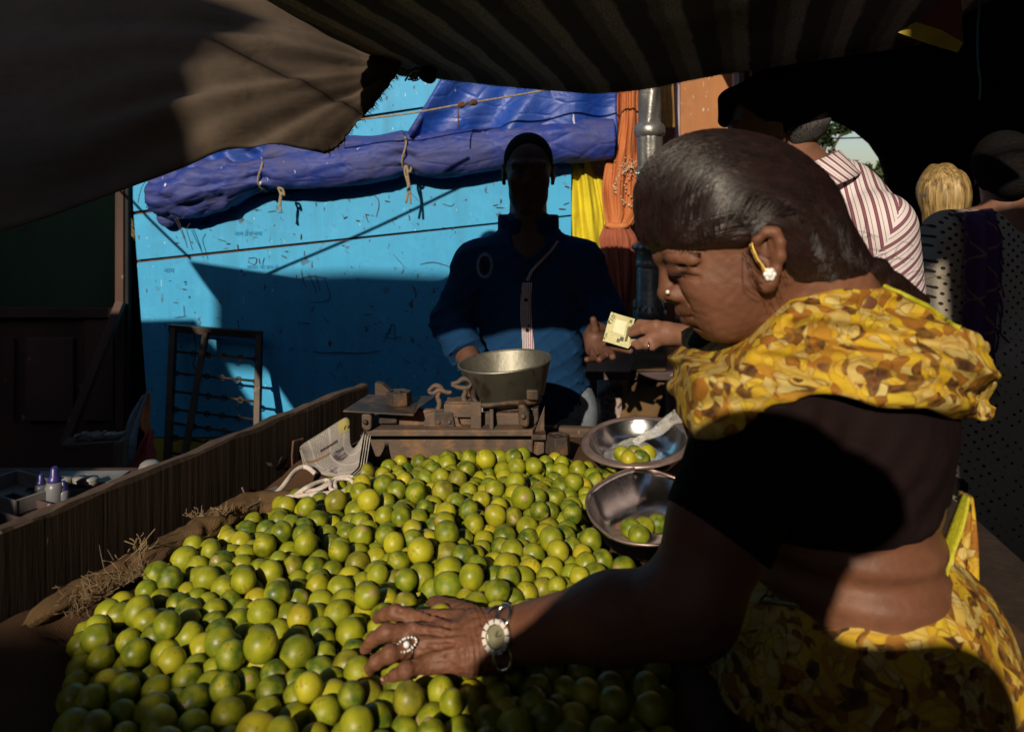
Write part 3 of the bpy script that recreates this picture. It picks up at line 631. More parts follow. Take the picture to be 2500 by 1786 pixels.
# black canvas front with an arched opening, trees and wire beyond it
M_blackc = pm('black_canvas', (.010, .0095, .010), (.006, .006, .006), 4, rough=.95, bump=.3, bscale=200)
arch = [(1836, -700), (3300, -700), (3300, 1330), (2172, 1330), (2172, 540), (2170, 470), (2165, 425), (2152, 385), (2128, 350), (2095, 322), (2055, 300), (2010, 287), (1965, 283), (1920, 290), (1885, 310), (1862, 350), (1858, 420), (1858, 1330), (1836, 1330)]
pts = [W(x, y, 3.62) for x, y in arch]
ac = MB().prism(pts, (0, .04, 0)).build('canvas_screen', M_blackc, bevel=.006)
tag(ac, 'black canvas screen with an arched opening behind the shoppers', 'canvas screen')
M_leaf = pm('tree_leaf', (.045, .075, .02), (.025, .042, .012), 3, rough=.6)
M_bark = pm('bark', (.09, .065, .045), (.05, .04, .03), 12, (1, 1, .3), rough=.95, bump=.6)
def tree(label, base, crowns, nleaf, seed, trunk_r):
    r_ = random.Random(seed); t_ = thing('tree', label, 'tree', base, 'trees beyond the arched opening'); base = np.asarray(base, float)
    m = MB(); tops = [np.asarray(c[0]) for c in crowns]
    mid = base * .3 + np.mean(tops, 0) * .7; mid[2] = base[2] + (np.mean(tops, 0)[2] - base[2]) * .6
    m.tube(interp_path([base, base * .6 + mid * .4 + np.array([.1, 0, 0]), mid], 10), np.linspace(trunk_r, trunk_r * .55, 10), 9)
    for tp_ in tops: m.tube(interp_path([mid, (mid + tp_) / 2 + np.array([0, 0, .15]), tp_], 8), np.linspace(trunk_r * .45, trunk_r * .1, 8), 6)
    m.build('trunk', M_bark, t_, smooth=True)
    lv = MB()
    for c, rad in crowns:
        n = int(nleaf * rad[0] * rad[2] / sum(k[1][0] * k[1][2] for k in crowns)); cl = [np.array([r_.gauss(0, .5), r_.gauss(0, .5), r_.gauss(0, .5)]) * rad + c for _ in range(max(6, n // 45))]
        for _ in range(n):
            cc = r_.choice(cl) + np.array([r_.gauss(0, .16), r_.gauss(0, .16), r_.gauss(0, .14)]) * max(rad) * .5
            s = r_.uniform(.035, .075); d = nrm([r_.gauss(0, 1), r_.gauss(0, 1), r_.gauss(0, .6)]); e = nrm(np.cross(d, [r_.gauss(0, 1), r_.gauss(0, 1), 1]))
            lv.add([cc - d * s, cc + e * s * .5, cc + d * s, cc - e * s * .5], [(0, 1, 2, 3)])
    lv.build('crown', M_leaf, t_)
    return t_
bx = W(2130, 470, 9); bx2 = W(1990, 470, 7.5)
tree('leafy tree filling the lower right of the arched opening', (bx[0], 9, 0), [(W(2150, 480, 9), np.array([.28, .3, .3])), (W(2085, 440, 9), np.array([.2, .25, .2])), (W(2105, 540, 9), np.array([.3, .3, .3])), (W(2165, 420, 9), np.array([.1, .2, .2]))], 3200, 3, .12)
tree('thin leafy branch hanging at the upper left of the arched opening', (bx2[0] - .4, 7.5, 0), [(W(2030, 320, 7.5), np.array([.12, .12, .10])), (W(2060, 318, 7.5), np.array([.08, .1, .05])), (W(2015, 350, 7.5), np.array([.09, .1, .1])), (W(1990, 300, 7.5), np.array([.12, .12, .1]))], 620, 5, .07)
tag(MB().tube(interp_path([W(1900, 340, 6.5), W(2040, 338, 6.5), W(2180, 334, 6.5)], 10), .006, 5).build('power_line', M_wire, smooth=True), 'dark overhead wire crossing the sky in the arched opening', 'wire')

# ================================================================== canopies
def blanket_mat():
    t = NT('striped_blanket'); v = t.coords(); s = t.sep(t.tc.outputs['Object'])
    q = t.math('SUBTRACT', s[0], t.math('MULTIPLY', s[1], .30)); q = t.math('ADD', q, t.math('MULTIPLY', t.math('SUBTRACT', t.noise(v, 9, 2), .5), .02))
    ph = t.math('FRACT', t.math('MULTIPLY', t.math('ADD', q, 3.0), 1 / .126))
    st_ = t.ramp(ph, [(0.0, (.02, .018, .018)), (.36, (.02, .018, .018)), (.42, (.30, .27, .23)), (.60, (.32, .29, .25)), (.66, (.72, .66, .58)), (.88, (.76, .70, .62)), (.95, (.02, .018, .018))])
    st_ = t.mix(t.ramp(t.noise(v, 300, 3), [(.4, 0.0), (.6, .8)]), st_, (.02, .018, .016))
    t.set(Base_Color=st_, Roughness=1.0, Specular_IOR_Level=.05, Sheen_Weight=.3)
    t.set(Normal=t.bump(t.noise(v, 220, 3, .7), 1.0, .012)); return t.m
M_blk = blanket_mat()
bl = thing('striped_blanket_awning', 'fuzzy black and cream striped blanket stretched as an awning over the vendor', 'awning', (.3, 1.5, 1.8))
nu, nv_ = 110, 70; G = np.zeros((nu, nv_, 3))
lxs = np.array([.6, 1.04, 1.25, 1.47, 1.86, 2.31]); lxx = np.array([-.53, -.49, -.457, -.45, -.402, -.318])
for i in range(nu):
    s = i / (nu - 1)
    fx = -.318 + s * 1.40; fy = 2.26 - .12 * s
    zf = np.interp(fx, [-.318, -.06, .1, .23, .4, .57, .75, 1.0, 1.8], [1.850, 1.818, 1.800, 1.792, 1.808, 1.842, 1.862, 1.9, 1.98])
    ny = np.interp(s, [0, .38, .54, .67, 1], [.74, .80, .98, 1.22, 1.2]); nx = np.interp(ny, lxs, lxx) + s * 1.55
    zn = np.interp(s, [0, .3, .6, 1], [1.88, 1.88, 1.93, 2.0])
    for j in range(nv_):
        r = j / (nv_ - 1); x = nx * (1 - r) + fx * r; y = ny * (1 - r) + fy * r
        x += (np.interp(y, [.74, 1.0, 1.25, 1.47, 1.86, 2.26], [-.74, -.70, -.555, -.50, -.43, -.318]) - np.interp(y, [.74, 2.26], [-.52, -.318])) * (1 - s) ** 5
        z = zn * (1 - r) + zf * r + .02 * math.sin(r * math.pi) * (1 - s) - .012 * math.sin((x - .3 * y) * 50) * (1 - r) * .3 + .004 * vnoise(np.array([x * 9, y * 9, 0.]))
        if r > .96: z -= (r - .96) * .35
        G[i, j] = (x, y, z)
o = MB().grid(G).build('blanket', M_blk, bl, smooth=True, thick=.012)
# fuzz along the sagging edge
fz = MB()
for k in range(900):
    i = random.uniform(0, nu * .75); a = G[int(i), -1] + (G[min(int(i) + 1, nu - 1), -1] - G[int(i), -1]) * (i % 1); d = np.array([random.gauss(0, .003), random.gauss(0, .002), -random.uniform(.003, .008)])
    b = a + np.array([0, 0, -.004]); fz.add([b + np.array([-.0006, 0, 0]), b + np.array([.0006, 0, 0]), b + d], [(0, 1, 2)])
fz.build('fuzz', M_black, bl)['kind'] = 'stuff'
# canvas sheet at the left
def canvas_mat():
    t = NT('brown_canvas'); v = t.coords()
    col = t.mix(t.ramp(t.noise(v, 3, 5), [(.3, 0.0), (.7, 1.0)]), (.105, .080, .060), (.062, .046, .035))
    col = t.mix(t.ramp(t.noise(v, 30, 4), [(.5, 0.0), (.8, .5)]), col, (.05, .038, .03))
    t.set(Base_Color=col, Roughness=.95, Specular_IOR_Level=.1)
    n1 = t.bump(t.noise(t.coords((1, 1, 2.5), (0, .5, 0)), 6, 3, .5, .5), .35, .02); t.set(Normal=t.bump(t.noise(v, 500, 2), .3, .001, n1)); return t.m
M_canv = canvas_mat()
cv = thing('canvas_awning', 'brown weathered canvas awning with frayed edge and radiating folds', 'awning', (-.8, 1.6, 1.6))
A = W(978, 168, 2.14)
bot = [W(978, 170, 2.14), W(930, 228, 2.06), W(870, 305, 1.96), W(815, 362, 1.87), W(770, 374, 1.82), W(690, 362, 1.74), W(560, 352, 1.63), W(430, 402, 1.55), W(250, 478, 1.47), W(0, 560, 1.38), W(-350, 640, 1.34), W(-700, 690, 1.32)]
top = [W(985, 150, 2.15), W(930, 105, 2.14), W(870, 40, 2.12), W(790, -20, 2.04), W(690, -50, 1.94), W(570, -40, 1.84), W(430, -28, 1.77), W(300, -28, 1.75), W(120, -28, 1.75), W(-150, -34, 1.75), W(-460, -75, 1.75), W(-790, -125, 1.75)]
nu, nv_ = 150, 60; B_, T_ = interp_path(bot, nu), interp_path(top, nu); G = np.zeros((nu, nv_, 3))
for i in range(nu):
    for j in range(nv_):
        s, r = i / (nu - 1), j / (nv_ - 1); p = T_[i] * (1 - r) + B_[i] * r
        d = np.linalg.norm((p - A)[[0, 2]]); an = math.atan2(p[2] - A[2], A[0] - p[0])
        fo = (.015 * math.sin(an * 13 + 1.5 * math.sin(d * 3) + 1.5 * vnoise(np.array([an * 4, d * 2, 2.]))) + .006 * math.sin(an * 31 + d * 5)) * min(1, d * 3.0) * math.exp(-d * .9) * 1.3
        fo += .014 * vnoise(np.array([p[0] * 3, p[2] * 9, 0.])) + .003 * vnoise(np.array([p[0] * 10, p[2] * 20, 3.]))
        if s < .35: fo += .006 * vnoise(np.array([p[0] * 28 + p[2] * 22, p[2] * 26 - p[0] * 12, 5.])) * (1 - s / .35) * r
        G[i, j] = p + np.array([0, -fo, .5 * fo])
        if j == nv_ - 1 and s < .33: G[i, j] += np.array([random.gauss(0, .0016), 0, random.gauss(0, .0016)])
MB().grid(G).build('sheet', M_canv, cv, smooth=True, thick=.003)
fr = MB()
for k in range(160):
    i = int(random.uniform(2, 45)); b = G[i, -1]; d = np.array([random.gauss(.004, .004), random.gauss(0, .002), -abs(random.gauss(.004, .006))]); fr.tube([b, b + d * .6, b + d], .0005, 4)
fr.build('frayed_threads', M_canv, cv)['kind'] = 'stuff'
# knot of rags, ring and wire where canvas and blanket are tied
tk = thing('awning_knot', 'bundle of twisted wire and dark rag with a metal ring where the awnings meet', 'knot', W(1010, 185, 2.16))
m = MB()
for k in range(9):
    a = W(975 + random.uniform(-5, 60), 165 + random.uniform(-6, 10), 2.15); b = W(985 + random.uniform(0, 50), 168 + random.uniform(0, 28), 2.14); c = W(990 + random.uniform(-10, 40), 172 + random.uniform(0, 28), 2.15)
    m.tube(interp_path([a, b, c], 8), .0028, 5)
m.build('wire_twists', M_rope, tk, smooth=True)
c = W(1013, 186, 2.13); MB().tube([c + np.array([.014 * math.cos(a), 0, .013 * math.sin(a)]) for a in np.linspace(0, 2 * math.pi, 20, endpoint=False)], .0016, 6, closed=True).build('ring', pm('bright_wire', (.7, .7, .7), (.5, .5, .5), 30, rough=.25, metal=1), tk, smooth=True)
G = []
for t in np.linspace(0, 1, 10):
    r = .006 + .017 * math.sin(t * math.pi) ** .6; G.append([W(1050 - 6 * math.sin(3 * t), 158 + 46 * t, 2.14) + np.array([r * math.cos(a) * 1.1, r * math.sin(a), 0]) for a in np.linspace(0, 2 * math.pi, 12, endpoint=False)])
MB().grid(np.array(G), closed=True).build('rag', M_black, tk, smooth=True)
# pennant and string at the right
M_penr = pm('maroon_flag_cloth', (.13, .03, .02), (.08, .02, .016), 20, rough=.9, bump=.3); M_peny = pm('mustard_flag_cloth', (.32, .24, .02), (.22, .16, .02), 20, rough=.9, bump=.3)
pn = thing('pennant', 'triangular red flag with mustard border hanging under the blanket', 'flag', W(2290, 100, 1.5))
MB().add([W(2235, 55, 1.5), W(2345, -30, 1.47), W(2352, 105, 1.48), W(2300, 75, 1.49)], [(0, 3, 2, 1)]).build('field', M_penr, pn, thick=.002)
MB().add([W(2192, 80, 1.5), W(2236, 54, 1.5), W(2300, 75, 1.489), W(2352, 105, 1.479), W(2338, 128, 1.48), W(2270, 108, 1.49)], [(0, 1, 2, 3, 4, 5)]).build('border', M_peny, pn, thick=.002)
tag(MB().tube(interp_path([W(2400, -40, 1.5), W(2388, 60, 1.5), W(2388, 150, 1.5), W(2394, 200, 1.5), W(2392, 245, 1.5)], 20), .0022, 6).build('hanging_string', pm('teal_string', (.02, .12, .15), None, 30, rough=.8), smooth=True), 'thin teal string hanging down at the upper right', 'string')

# ================================================================== walls and cloths added around the view to shade the stall
M_dkw = pm('added_shade', (.06, .05, .045), (.035, .03, .028), 2, rough=.95)
lw = thing('shade_house', 'unseen house front added across the lane, its top stepped to shade the limes', 'building', (-1, -3.2, 0))  # added out of view; outline shaped to shade the near limes and dim the sky
MB().prism([(-6, -3, 0), (5, -3, 0), (5, -3, 5.2), (.35, -3, 5.2), (.35, -3, 2.74), (-.95, -3, 2.79), (-1.25, -3, 2.84), (-1.7, -3, 2.94), (-2.4, -3, 2.99), (-3.75, -3, 2.99), (-3.75, -3, 5.2), (-6, -3, 5.2)], (0, -.3, 0)).build('wall', M_dkw, lw); 
def overhead(name, label, q, mat=None):
    o = MB().quadslab(q, (0, 0, .01)).build(name, mat or M_canv); return tag(o, label, 'awning')
overhead('shade_cloth', 'dark cloth added high overhead to block the sky from the stall', [(-1.75, -2.9, 4.13), (2.8, -2.9, 4.13), (2.8, .7, 2.33), (-1.75, .7, 2.33)], M_blackc)  # added sky blocker, sloped along the sunlight
overhead('shade_cloth', 'brown cloth added out of view at the left for more shade', [(-4.2, -2.2, 2.2), (-1.95, -2.2, 2.35), (-1.95, 1.2, 2.05), (-4.2, 1.2, 2.0)])  # added cover out of view, darkens the left side
overhead('shade_cloth', 'dark cloth added at the far right to keep sun off the canvas screen', [(.95, 1.85, 2.20), (5, 1.85, 2.3), (5, 3.58, 2.5), (.9, 3.58, 2.36)], M_blackc)  # added so the sun misses the black screen
SH = lambda x, z, y=-2.4: (x + .28 * y, y, z - .5 * y)             # slide a point along the sunlight to the lane's far side
tag(MB().prism([SH(-1.12, 2.0), SH(-1.05, 2.3), SH(-1.14, 2.6), SH(-1.08, 2.84), SH(-1.6, 2.86), SH(-2.2, 2.84), SH(-2.2, 2.46), SH(-1.52, 2.42), SH(-1.5, 1.98)], (0, -.01, 0)).build('shade_sheet', M_canv), 'unseen brown sheet added across the lane to shade the canvas', 'cloth')  # added unseen blocker, darkens the left of the canvas
tag(MB().prism([SH(-3.8, 2.3), SH(-2.64, 2.3), SH(-2.6, 3.5), SH(-3.8, 3.5)], (0, -.01, 0)).build('shade_sheet', M_dkw), 'unseen dark sheet added across the lane to shade the shack', 'cloth')  # added unseen blocker, keeps the shack dark
tag(MB().prism([SH(.60, 1.25, -.7), SH(1.5, 1.25, -.7), SH(1.5, 2.6, -.7), SH(.62, 2.55, -.7), SH(.5, 2.9, -.7), SH(.33, 2.9, -.7), SH(.31, 2.42, -.7), SH(.56, 2.40, -.7)], (0, -.01, 0)).build('shade_sheet', M_dkw), 'unseen dark sheet added beside the viewer to shade the passers-by', 'cloth')  # added unseen blocker for the dotted blouse and the pennant
def sidewall(name, label, a, b, h, mat): return tag(MB().quadslab([(a[0], a[1], 0), (b[0], b[1], 0), (b[0], b[1], h), (a[0], a[1], h)], (.04, .01, 0)).build(name, mat), label, 'wall')
sidewall('shade_screen', 'unseen dark screen added at the right to cut sky light', (2.9, -3), (2.9, 3.5), 3.6, M_blackc); sidewall('shade_screen', 'unseen dark wall added at the left to cut sky light', (-4.4, -3), (-4.4, 4.4), 3.4, M_dkw)  # both added out of view to lower the ambient light
# ================================================================== cart
def wood_mat(name, c1, c2, rough=.85, grain=(60, 60, 3)):
    t = NT(name); v = t.coords(grain); n = t.noise(v, 1.0, 5, .6)
    col = t.mix(t.ramp(n, [(.3, 0.0), (.7, 1.0)]), c1, c2); col = t.mix(t.ramp(t.noise(t.coords(), 5, 4), [(.45, 0.0), (.75, .7)]), col, tuple(k * .45 for k in c2))
    col = t.mix(t.ramp(t.noise(t.coords((70, 70, 14)), 1.0, 2), [(.74, 0.0), (.76, .7)]), col, (.25, .2, .16))
    t.set(Base_Color=col, Roughness=rough, Specular_IOR_Level=.25, Normal=t.bump(n, .55, .004)); return t.m
M_wood = wood_mat('weathered_side_board', (.042, .027, .020), (.022, .015, .012))
M_wood2 = wood_mat('worn_edge_wood', (.11, .072, .052), (.06, .040, .03), grain=(4, 4, 60))
ZB = .862                                                     # bed of the cart
cart = thing('vendor_cart', 'dark wooden handcart with high left side board carrying the limes', 'cart', (-.1, 1.4, 0))
LA = np.array([-1.0, .394]); LB = np.array([-.3625, 2.03]); ld = (LB - LA) / np.linalg.norm(LB - LA); ln = np.array([ld[1], -ld[0]])
G = np.zeros((60, 10, 3))
for i in range(60):
    p = LA + (LB - LA) * i / 59; zt = 1.036 - .018 * i / 59 + .003 * vnoise(np.array([i * .4, 0, 0.]))
    for j, (o_, z) in enumerate(((0, .70), (0, .8), (0, .9), (0, zt - .006), (-.004, zt), (-.024, zt), (-.028, zt - .006), (-.028, .9), (-.028, .8), (-.028, .70))):
        G[i, j] = (p[0] + ln[0] * o_, p[1] + ln[1] * o_, z + (.0025 * vnoise(np.array([i * .9, j * 1., 4.])) if 2 < j < 7 else 0))
m = MB().grid(G, closed=True); m.add(G[-1], [tuple(range(10))])
sb = m.build('side_board', [M_wood, M_wood2], cart, smooth=False)
idx = []                                                       # paler worn top edge
for p in sb.data.polygons:
    c = p.center; idx.append(1 if p.normal.z > .7 else 0)
sb.data.polygons.foreach_set('material_index', idx)
FB0, FB1 = np.array([-.35, 2.045]), np.array([.95, 1.90]); fd = (FB1 - FB0) / np.linalg.norm(FB1 - FB0); fn = np.array([-fd[1], fd[0]])
def on_far(t, o_, z): p = FB0 + fd * t + fn * o_; return (p[0], p[1], z)
m = MB()
prof = [(0, .7), (0, 1.016), (.02, 1.012), (.085, .955), (.16, .918), (1.3, .914), (1.3, .7)]
m.prism([on_far(t, 0, z) for t, z in prof], np.array([fn[0], fn[1], 0]) * .025).build('end_board', M_wood2, cart, bevel=.003)
MB().prism([(LA[0], LA[1], ZB - .03), (.75, .30, ZB - .03), (.95, 1.90, ZB - .03), (LB[0], LB[1], ZB - .03)], (0, 0, .028)).build('bed', M_wood, cart)
for x, y in ((-.8, .65), (-.3, 1.9), (.8, 1.8)): MB().bar((x, y, ZB - .03), (x, y, 0), .06, .06, (0, 1, 0)).build('leg', M_wood, cart, bevel=.004)
MB().bar((-.9, .6, .74), (.75, .5, .74), .05, .07).build('cross_beam', M_wood, cart, bevel=.004)
for sx in (-.75, .6):
    c = np.array([sx, 1.15, .28]); wl = MB().tube([c + np.array([0, .27 * math.cos(a), .27 * math.sin(a)]) for a in np.linspace(0, 2 * math.pi, 36, endpoint=False)], .022, 8, closed=True).build('wheel', M_black, cart, smooth=True)
    h = MB()
    for a in np.linspace(0, 2 * math.pi, 12, endpoint=False): h.tube([c, c + np.array([0, .26 * math.cos(a), .26 * math.sin(a)])], .004, 5)
    h.build('spokes', M_iron, wl)['kind'] = 'stuff'
# torn hole with splinters and an iron strap on the board
def on_board(px, py, off=.002):
    # intersect the pixel ray with the inner face of the side board
    k = np.array([(px - CX) / F, 1.0]); n2 = ln; Y = ((LA + ln * off) @ n2) / (k @ n2); return W(px, py, Y)
hl = MB(); hp = [(648, 1128), (662, 1120), (676, 1122), (690, 1112), (688, 1126), (678, 1138), (668, 1146), (656, 1140)]
hl.add([on_board(x, y) for x, y in hp], [tuple(range(len(hp)))]); hl.build('torn_hole', M_black, cart)
hs = MB(); hs.add([on_board(x, y, .006) for x, y in ((647, 1127), (664, 1130), (666, 1138), (654, 1136))], [(0, 1, 2, 3)]); hs.add([on_board(x, y, .006) for x, y in ((684, 1118), (690, 1112), (680, 1132), (676, 1142))], [(0, 1, 2, 3)]); hs.build('splinters', M_scrap, cart)
MB().tube([on_board(x, y, .006) for x, y in ((739, 1071), (716, 1077), (713, 1110), (714, 1142))], .0028, 5).build('iron_strap', M_rust, cart)
MB().tube([on_board(x, y, .004) for x, y in ((591, 1190), (597, 1204))], .0016, 5).build('nail', M_scrap, cart)

# ---- jute cover on the bed
POLY = np.array([(-.43, .62), (-.50, .90), (-.60, 1.12), (-.515, 1.434), (-.365, 1.66), (-.27, 1.78), (0, 1.825), (.20, 1.76), (.24, 1.4), (.19, 1.04), (.15, .62)])
def poly_sdv(Q, P=POLY):                                       # signed distance to an outline, negative inside
    Q = np.asarray(Q, float); A = P; B = np.roll(P, -1, 0); E = B - A; Wv = Q[..., None, :] - A
    t = np.clip((Wv * E).sum(-1) / (E * E).sum(-1), 0, 1); d = np.linalg.norm(Wv - E * t[..., None], axis=-1).min(-1)
    y = Q[..., 1, None]; cr = ((A[:, 1] > y) != (B[:, 1] > y)) & (Q[..., 0, None] < E[:, 0] * (y - A[:, 1]) / np.where(E[:, 1] == 0, 1e-9, E[:, 1]) + A[:, 0])
    return np.where(cr.sum(-1) % 2 == 1, -d, d)
def poly_sd(p, P=POLY): return float(poly_sdv(p, P))
nu, nv_ = 90, 110; G = np.zeros((nu, nv_, 3)); 
yy_ = .42 + (2.02 - .42) * np.arange(nv_) / (nv_ - 1); xa_ = LA[0] + (LB[0] - LA[0]) * (yy_ - LA[1]) / (LB[1] - LA[1]) + .006
xx_ = xa_[None, :] + (.72 - xa_[None, :]) * np.arange(nu)[:, None] / (nu - 1); YY_ = np.broadcast_to(yy_, xx_.shape); e_ = np.maximum(0, poly_sdv(np.stack([xx_, YY_], -1)))
zz_ = ZB + .004 + .028 * (1 - np.exp(-(e_ / .045) ** 2)) * np.where(xx_ < .25, 1, .35) + (.012 * vnoise(np.stack([xx_ * 9, YY_ * 9, 0 * xx_], -1)) + .008 * vnoise(np.stack([xx_ * 22, YY_ * 22, 0 * xx_ + 2], -1))) * np.minimum(1, e_ / .03) + .032 * np.exp(-((xx_ + .43) / .06) ** 2 - ((YY_ - 1.74) / .07) ** 2)
G = np.stack([xx_, YY_, zz_], -1)
jc = MB().grid(G).build('jute_cover', M_burlapd, smooth=True)
tag(jc, 'stained brown jute sacking spread over the bed of the cart', 'sacking')
# rolled hem of sacking along the board
rp = [WZ(60, 1530, .90), WZ(180, 1455, .90), WZ(300, 1400, .902), WZ(360, 1375, .905), WZ(430, 1328, .908), WZ(500, 1290, .91), WZ(560, 1255, .91), WZ(620, 1228, .912), WZ(700, 1215, .912), WZ(790, 1185, .91)]
Pth = interp_path(rp, 110); G = np.zeros((110, 22, 3)); T = np.gradient(Pth, axis=0); T /= np.linalg.norm(T, axis=1, keepdims=True)
for i in range(110):
    u = nrm(np.cross(T[i], (0, 0, 1))); w = np.cross(u, T[i]); R0 = np.interp(i, [0, 8, 60, 90, 109], [.004, .018, .021, .019, .004])
    for j in range(22):
        a = 2 * math.pi * j / 22; r = R0 * (1 + .3 * vnoise(np.array([i * .22, math.cos(a) * 1.6, math.sin(a) * 1.6])) + .12 * vnoise(np.array([i * .6, math.cos(a) * 4, math.sin(a) * 4])))
        G[i, j] = Pth[i] + u * math.cos(a) * r * 1.25 + w * math.sin(a) * r
rh = thing('sacking_roll', 'rolled frayed hem of jute sacking along the cart side board', 'sacking', Pth[50])
MB().grid(G, closed=True).build('roll', M_burlap, rh, smooth=True)
def tuft(cx, cy, Z, n, l, name='tuft', spread=1.0, curl=1.0, r=.0006):
    m = MB(); c = WZ(cx, cy, Z)
    for _ in range(n):
        d = np.array([random.gauss(-.2, .6) * spread, random.gauss(-.3, .5), abs(random.gauss(.6, .4))]); d = nrm(d) * l * random.uniform(.5, 1.2)
        p = [c + np.array([random.gauss(0, .006), random.gauss(0, .006), 0])]; p += [p[0] + d * t + np.array([random.gauss(0, 1), random.gauss(0, 1), random.gauss(0, .8)]) * l * .16 * curl * t for t in (.35, .7, 1)]
        m.tube(interp_path(p, 8), r, 4)
    m.build(name, M_straw2, rh, smooth=True)['kind'] = 'stuff'
M_straw2 = pm('jute_thread', (.24, .17, .095), (.15, .10, .06), 60, rough=.95)
tuft(485, 1262, .925, 34, .018); tuft(548, 1252, .93, 40, .017); tuft(338, 1345, .925, 14, .03, r=.0008); tuft(345, 1390, .915, 12, .03, curl=2.2, r=.0005); tuft(300, 1425, .905, 22, .035, curl=2.5, spread=1.6, r=.0004); tuft(230, 1455, .905, 20, .035, curl=2.5, spread=1.6, r=.0004); tuft(180, 1490, .895, 12, .035, curl=2.2, r=.0004)

# ================================================================== limes
def lime_mat(name, src):
    t = NT(name); v = t.coords()
    if src == 'object': oi = t.n('ObjectInfo'); base = oi.outputs['Color']; rnd = oi.outputs['Random']
    else:
        at = t.n('Attribute'); at.attribute_name = 'tint'; base = at.outputs['Color']; rnd = None
    n1 = t.noise(v, 55, 4, .6)
    col = t.mix(t.ramp(n1, [(.35, 0.0), (.7, .7)]), base, (.32, .30, .012))
    hs_ = t.n('HueSaturation'); t.L(col, hs_.inputs['Color']); t.L(t.ramp(t.noise(v, 30, 2), [(.3, .75), (.7, 1.25)]), hs_.inputs['Value']); col = hs_.outputs[0]
    col = t.mix(t.ramp(t.noise(v, 210, 2, .5), [(.66, 0.0), (.72, .65)]), col, (.10, .055, .02)); col = t.mix(t.ramp(t.noise(v, 34, 3, .6), [(.66, 0.0), (.74, .7)]), col, (.16, .09, .025))
    if src == 'object':
        z = t.sep(t.tc.outputs['Object'])[2]
        col = t.mix(t.ramp(t.math('MULTIPLY', z, 1000 / 22.0), [(.825, 0.0), (.84, .85)]), col, (.30, .22, .10))
    t.set(Base_Color=col, Roughness=t.ramp(t.noise(v, 20, 2), [(.3, .34), (.7, .52)]), Specular_IOR_Level=.42, Coat_Weight=.0, Coat_Roughness=.2, Subsurface_Weight=0.0)
    t.set(Normal=t.bump(t.voro(v, 850), .22, .0005)); return t.m
M_lime = lime_mat('lime_skin', 'object'); M_limes = lime_mat('lime_skin_far', 'attr')
def lime_shape(seed, nseg=22, nr=15):
    r_ = np.random.default_rng(seed); V = []; el = 1 + r_.uniform(0, .10); nip = r_.uniform(.03, .11); 
    for i in range(nr + 1):
        th = math.pi * i / nr; 
        for j in range(nseg):
            ph = 2 * math.pi * j / nseg
            r = 1 + nip * math.exp(-(th / .28) ** 2) - .05 * math.exp(-((math.pi - th) / .22) ** 2) + .022 * float(vnoise(np.array([math.sin(th) * math.cos(ph) * 1.6 + seed, math.sin(th) * math.sin(ph) * 1.6, math.cos(th) * 1.6])))
            V.append((r * math.sin(th) * math.cos(ph), r * math.sin(th) * math.sin(ph), r * math.cos(th) * el))
    Fc = [(i * nseg + j, (i + 1) * nseg + j, (i + 1) * nseg + (j + 1) % nseg, i * nseg + (j + 1) % nseg) for i in range(nr) for j in range(nseg)]
    return np.array(V), Fc
R_L = .0172
lime_meshes = []
for k in range(8):
    V, Fc = lime_shape(k); me = bpy.data.meshes.new('lime'); me.from_pydata((V * R_L).tolist(), [], Fc); me.materials.append(M_lime)
    bm = bmesh.new(); bm.from_mesh(me); bmesh.ops.remove_doubles(bm, verts=bm.verts, dist=1e-5); bmesh.ops.recalc_face_normals(bm, faces=bm.faces); bm.to_mesh(me); bm.free()
    me.polygons.foreach_set('use_smooth', np.ones(len(me.polygons), bool)); lime_meshes.append(me)
def settle():
    r_ = np.random.default_rng(11); pts = []
    d = .0345
    for lay in range(3):
        y = .70 + (lay % 2) * d * .5
        while y < 1.86:
            x = -.74 + (lay % 2) * d * .5 + r_.uniform(0, d)
            while x < .3:
                p = np.array([x, y]) + r_.normal(0, .010, 2); s_ = poly_sd(p)
                if s_ < (-.012, -.035, -.085)[lay] and not (lay == 2 and r_.uniform() > .42 + .3 * float(vnoise(np.array([p[0] * 7, p[1] * 7, 1.])))): pts.append((p[0], p[1], ZB + .02 + lay * .033))
                x += d * 1.03
            y += d * .9
    X = np.array(pts); n = len(X); rad = R_L * np.clip(r_.normal(1.0, .09, n), .80, 1.22); X[:, 2] += r_.uniform(0, .01, n)
    cell = .05
    for it in range(70):
        X[:, 2] -= .0016 if it < 55 else .0004
        for sub in range(2):
            if sub == 0 and it % 5 == 0:
                D2 = ((X[:, None, :2] - X[None, :, :2]) ** 2).sum(-1); I, J = np.nonzero(np.triu(D2 < cell ** 2, 1))
            dv = X[I] - X[J]; dist = np.linalg.norm(dv, axis=1) + 1e-9; ov = (rad[I] + rad[J]) * .985 - dist; mk_ = ov > 0
            c = (dv[mk_] / dist[mk_, None]) * (ov[mk_] * .5 * .8)[:, None]; c[:, 2] = np.maximum(c[:, 2], c[:, 2] * .6)
            np.add.at(X, I[mk_], c); np.add.at(X, J[mk_], -c)
            fl = ZB + .006 + rad; X[:, 2] = np.maximum(X[:, 2], fl)
        if it % 4 == 3:
            s_ = poly_sdv(X[:, :2]); e = 1e-3; g_ = np.stack([poly_sdv(X[:, :2] + (e, 0)) - s_, poly_sdv(X[:, :2] + (0, e)) - s_], 1) / e; mv = np.maximum(0, s_ + rad * .5); X[:, :2] -= g_ * mv[:, None]
    return X, rad
LX, LR = settle()
TINT = [((.165, .190, .008), 'yellowish green'), ((.085, .130, .007), 'mid green'), ((.032, .078, .008), 'deep green'), ((.29, .275, .012), 'pale yellow green'), ((.36, .30, .016), 'ripe yellow'), ((.115, .112, .013), 'dull olive green')]
tw = np.array([.36, .26, .13, .15, .04, .06])
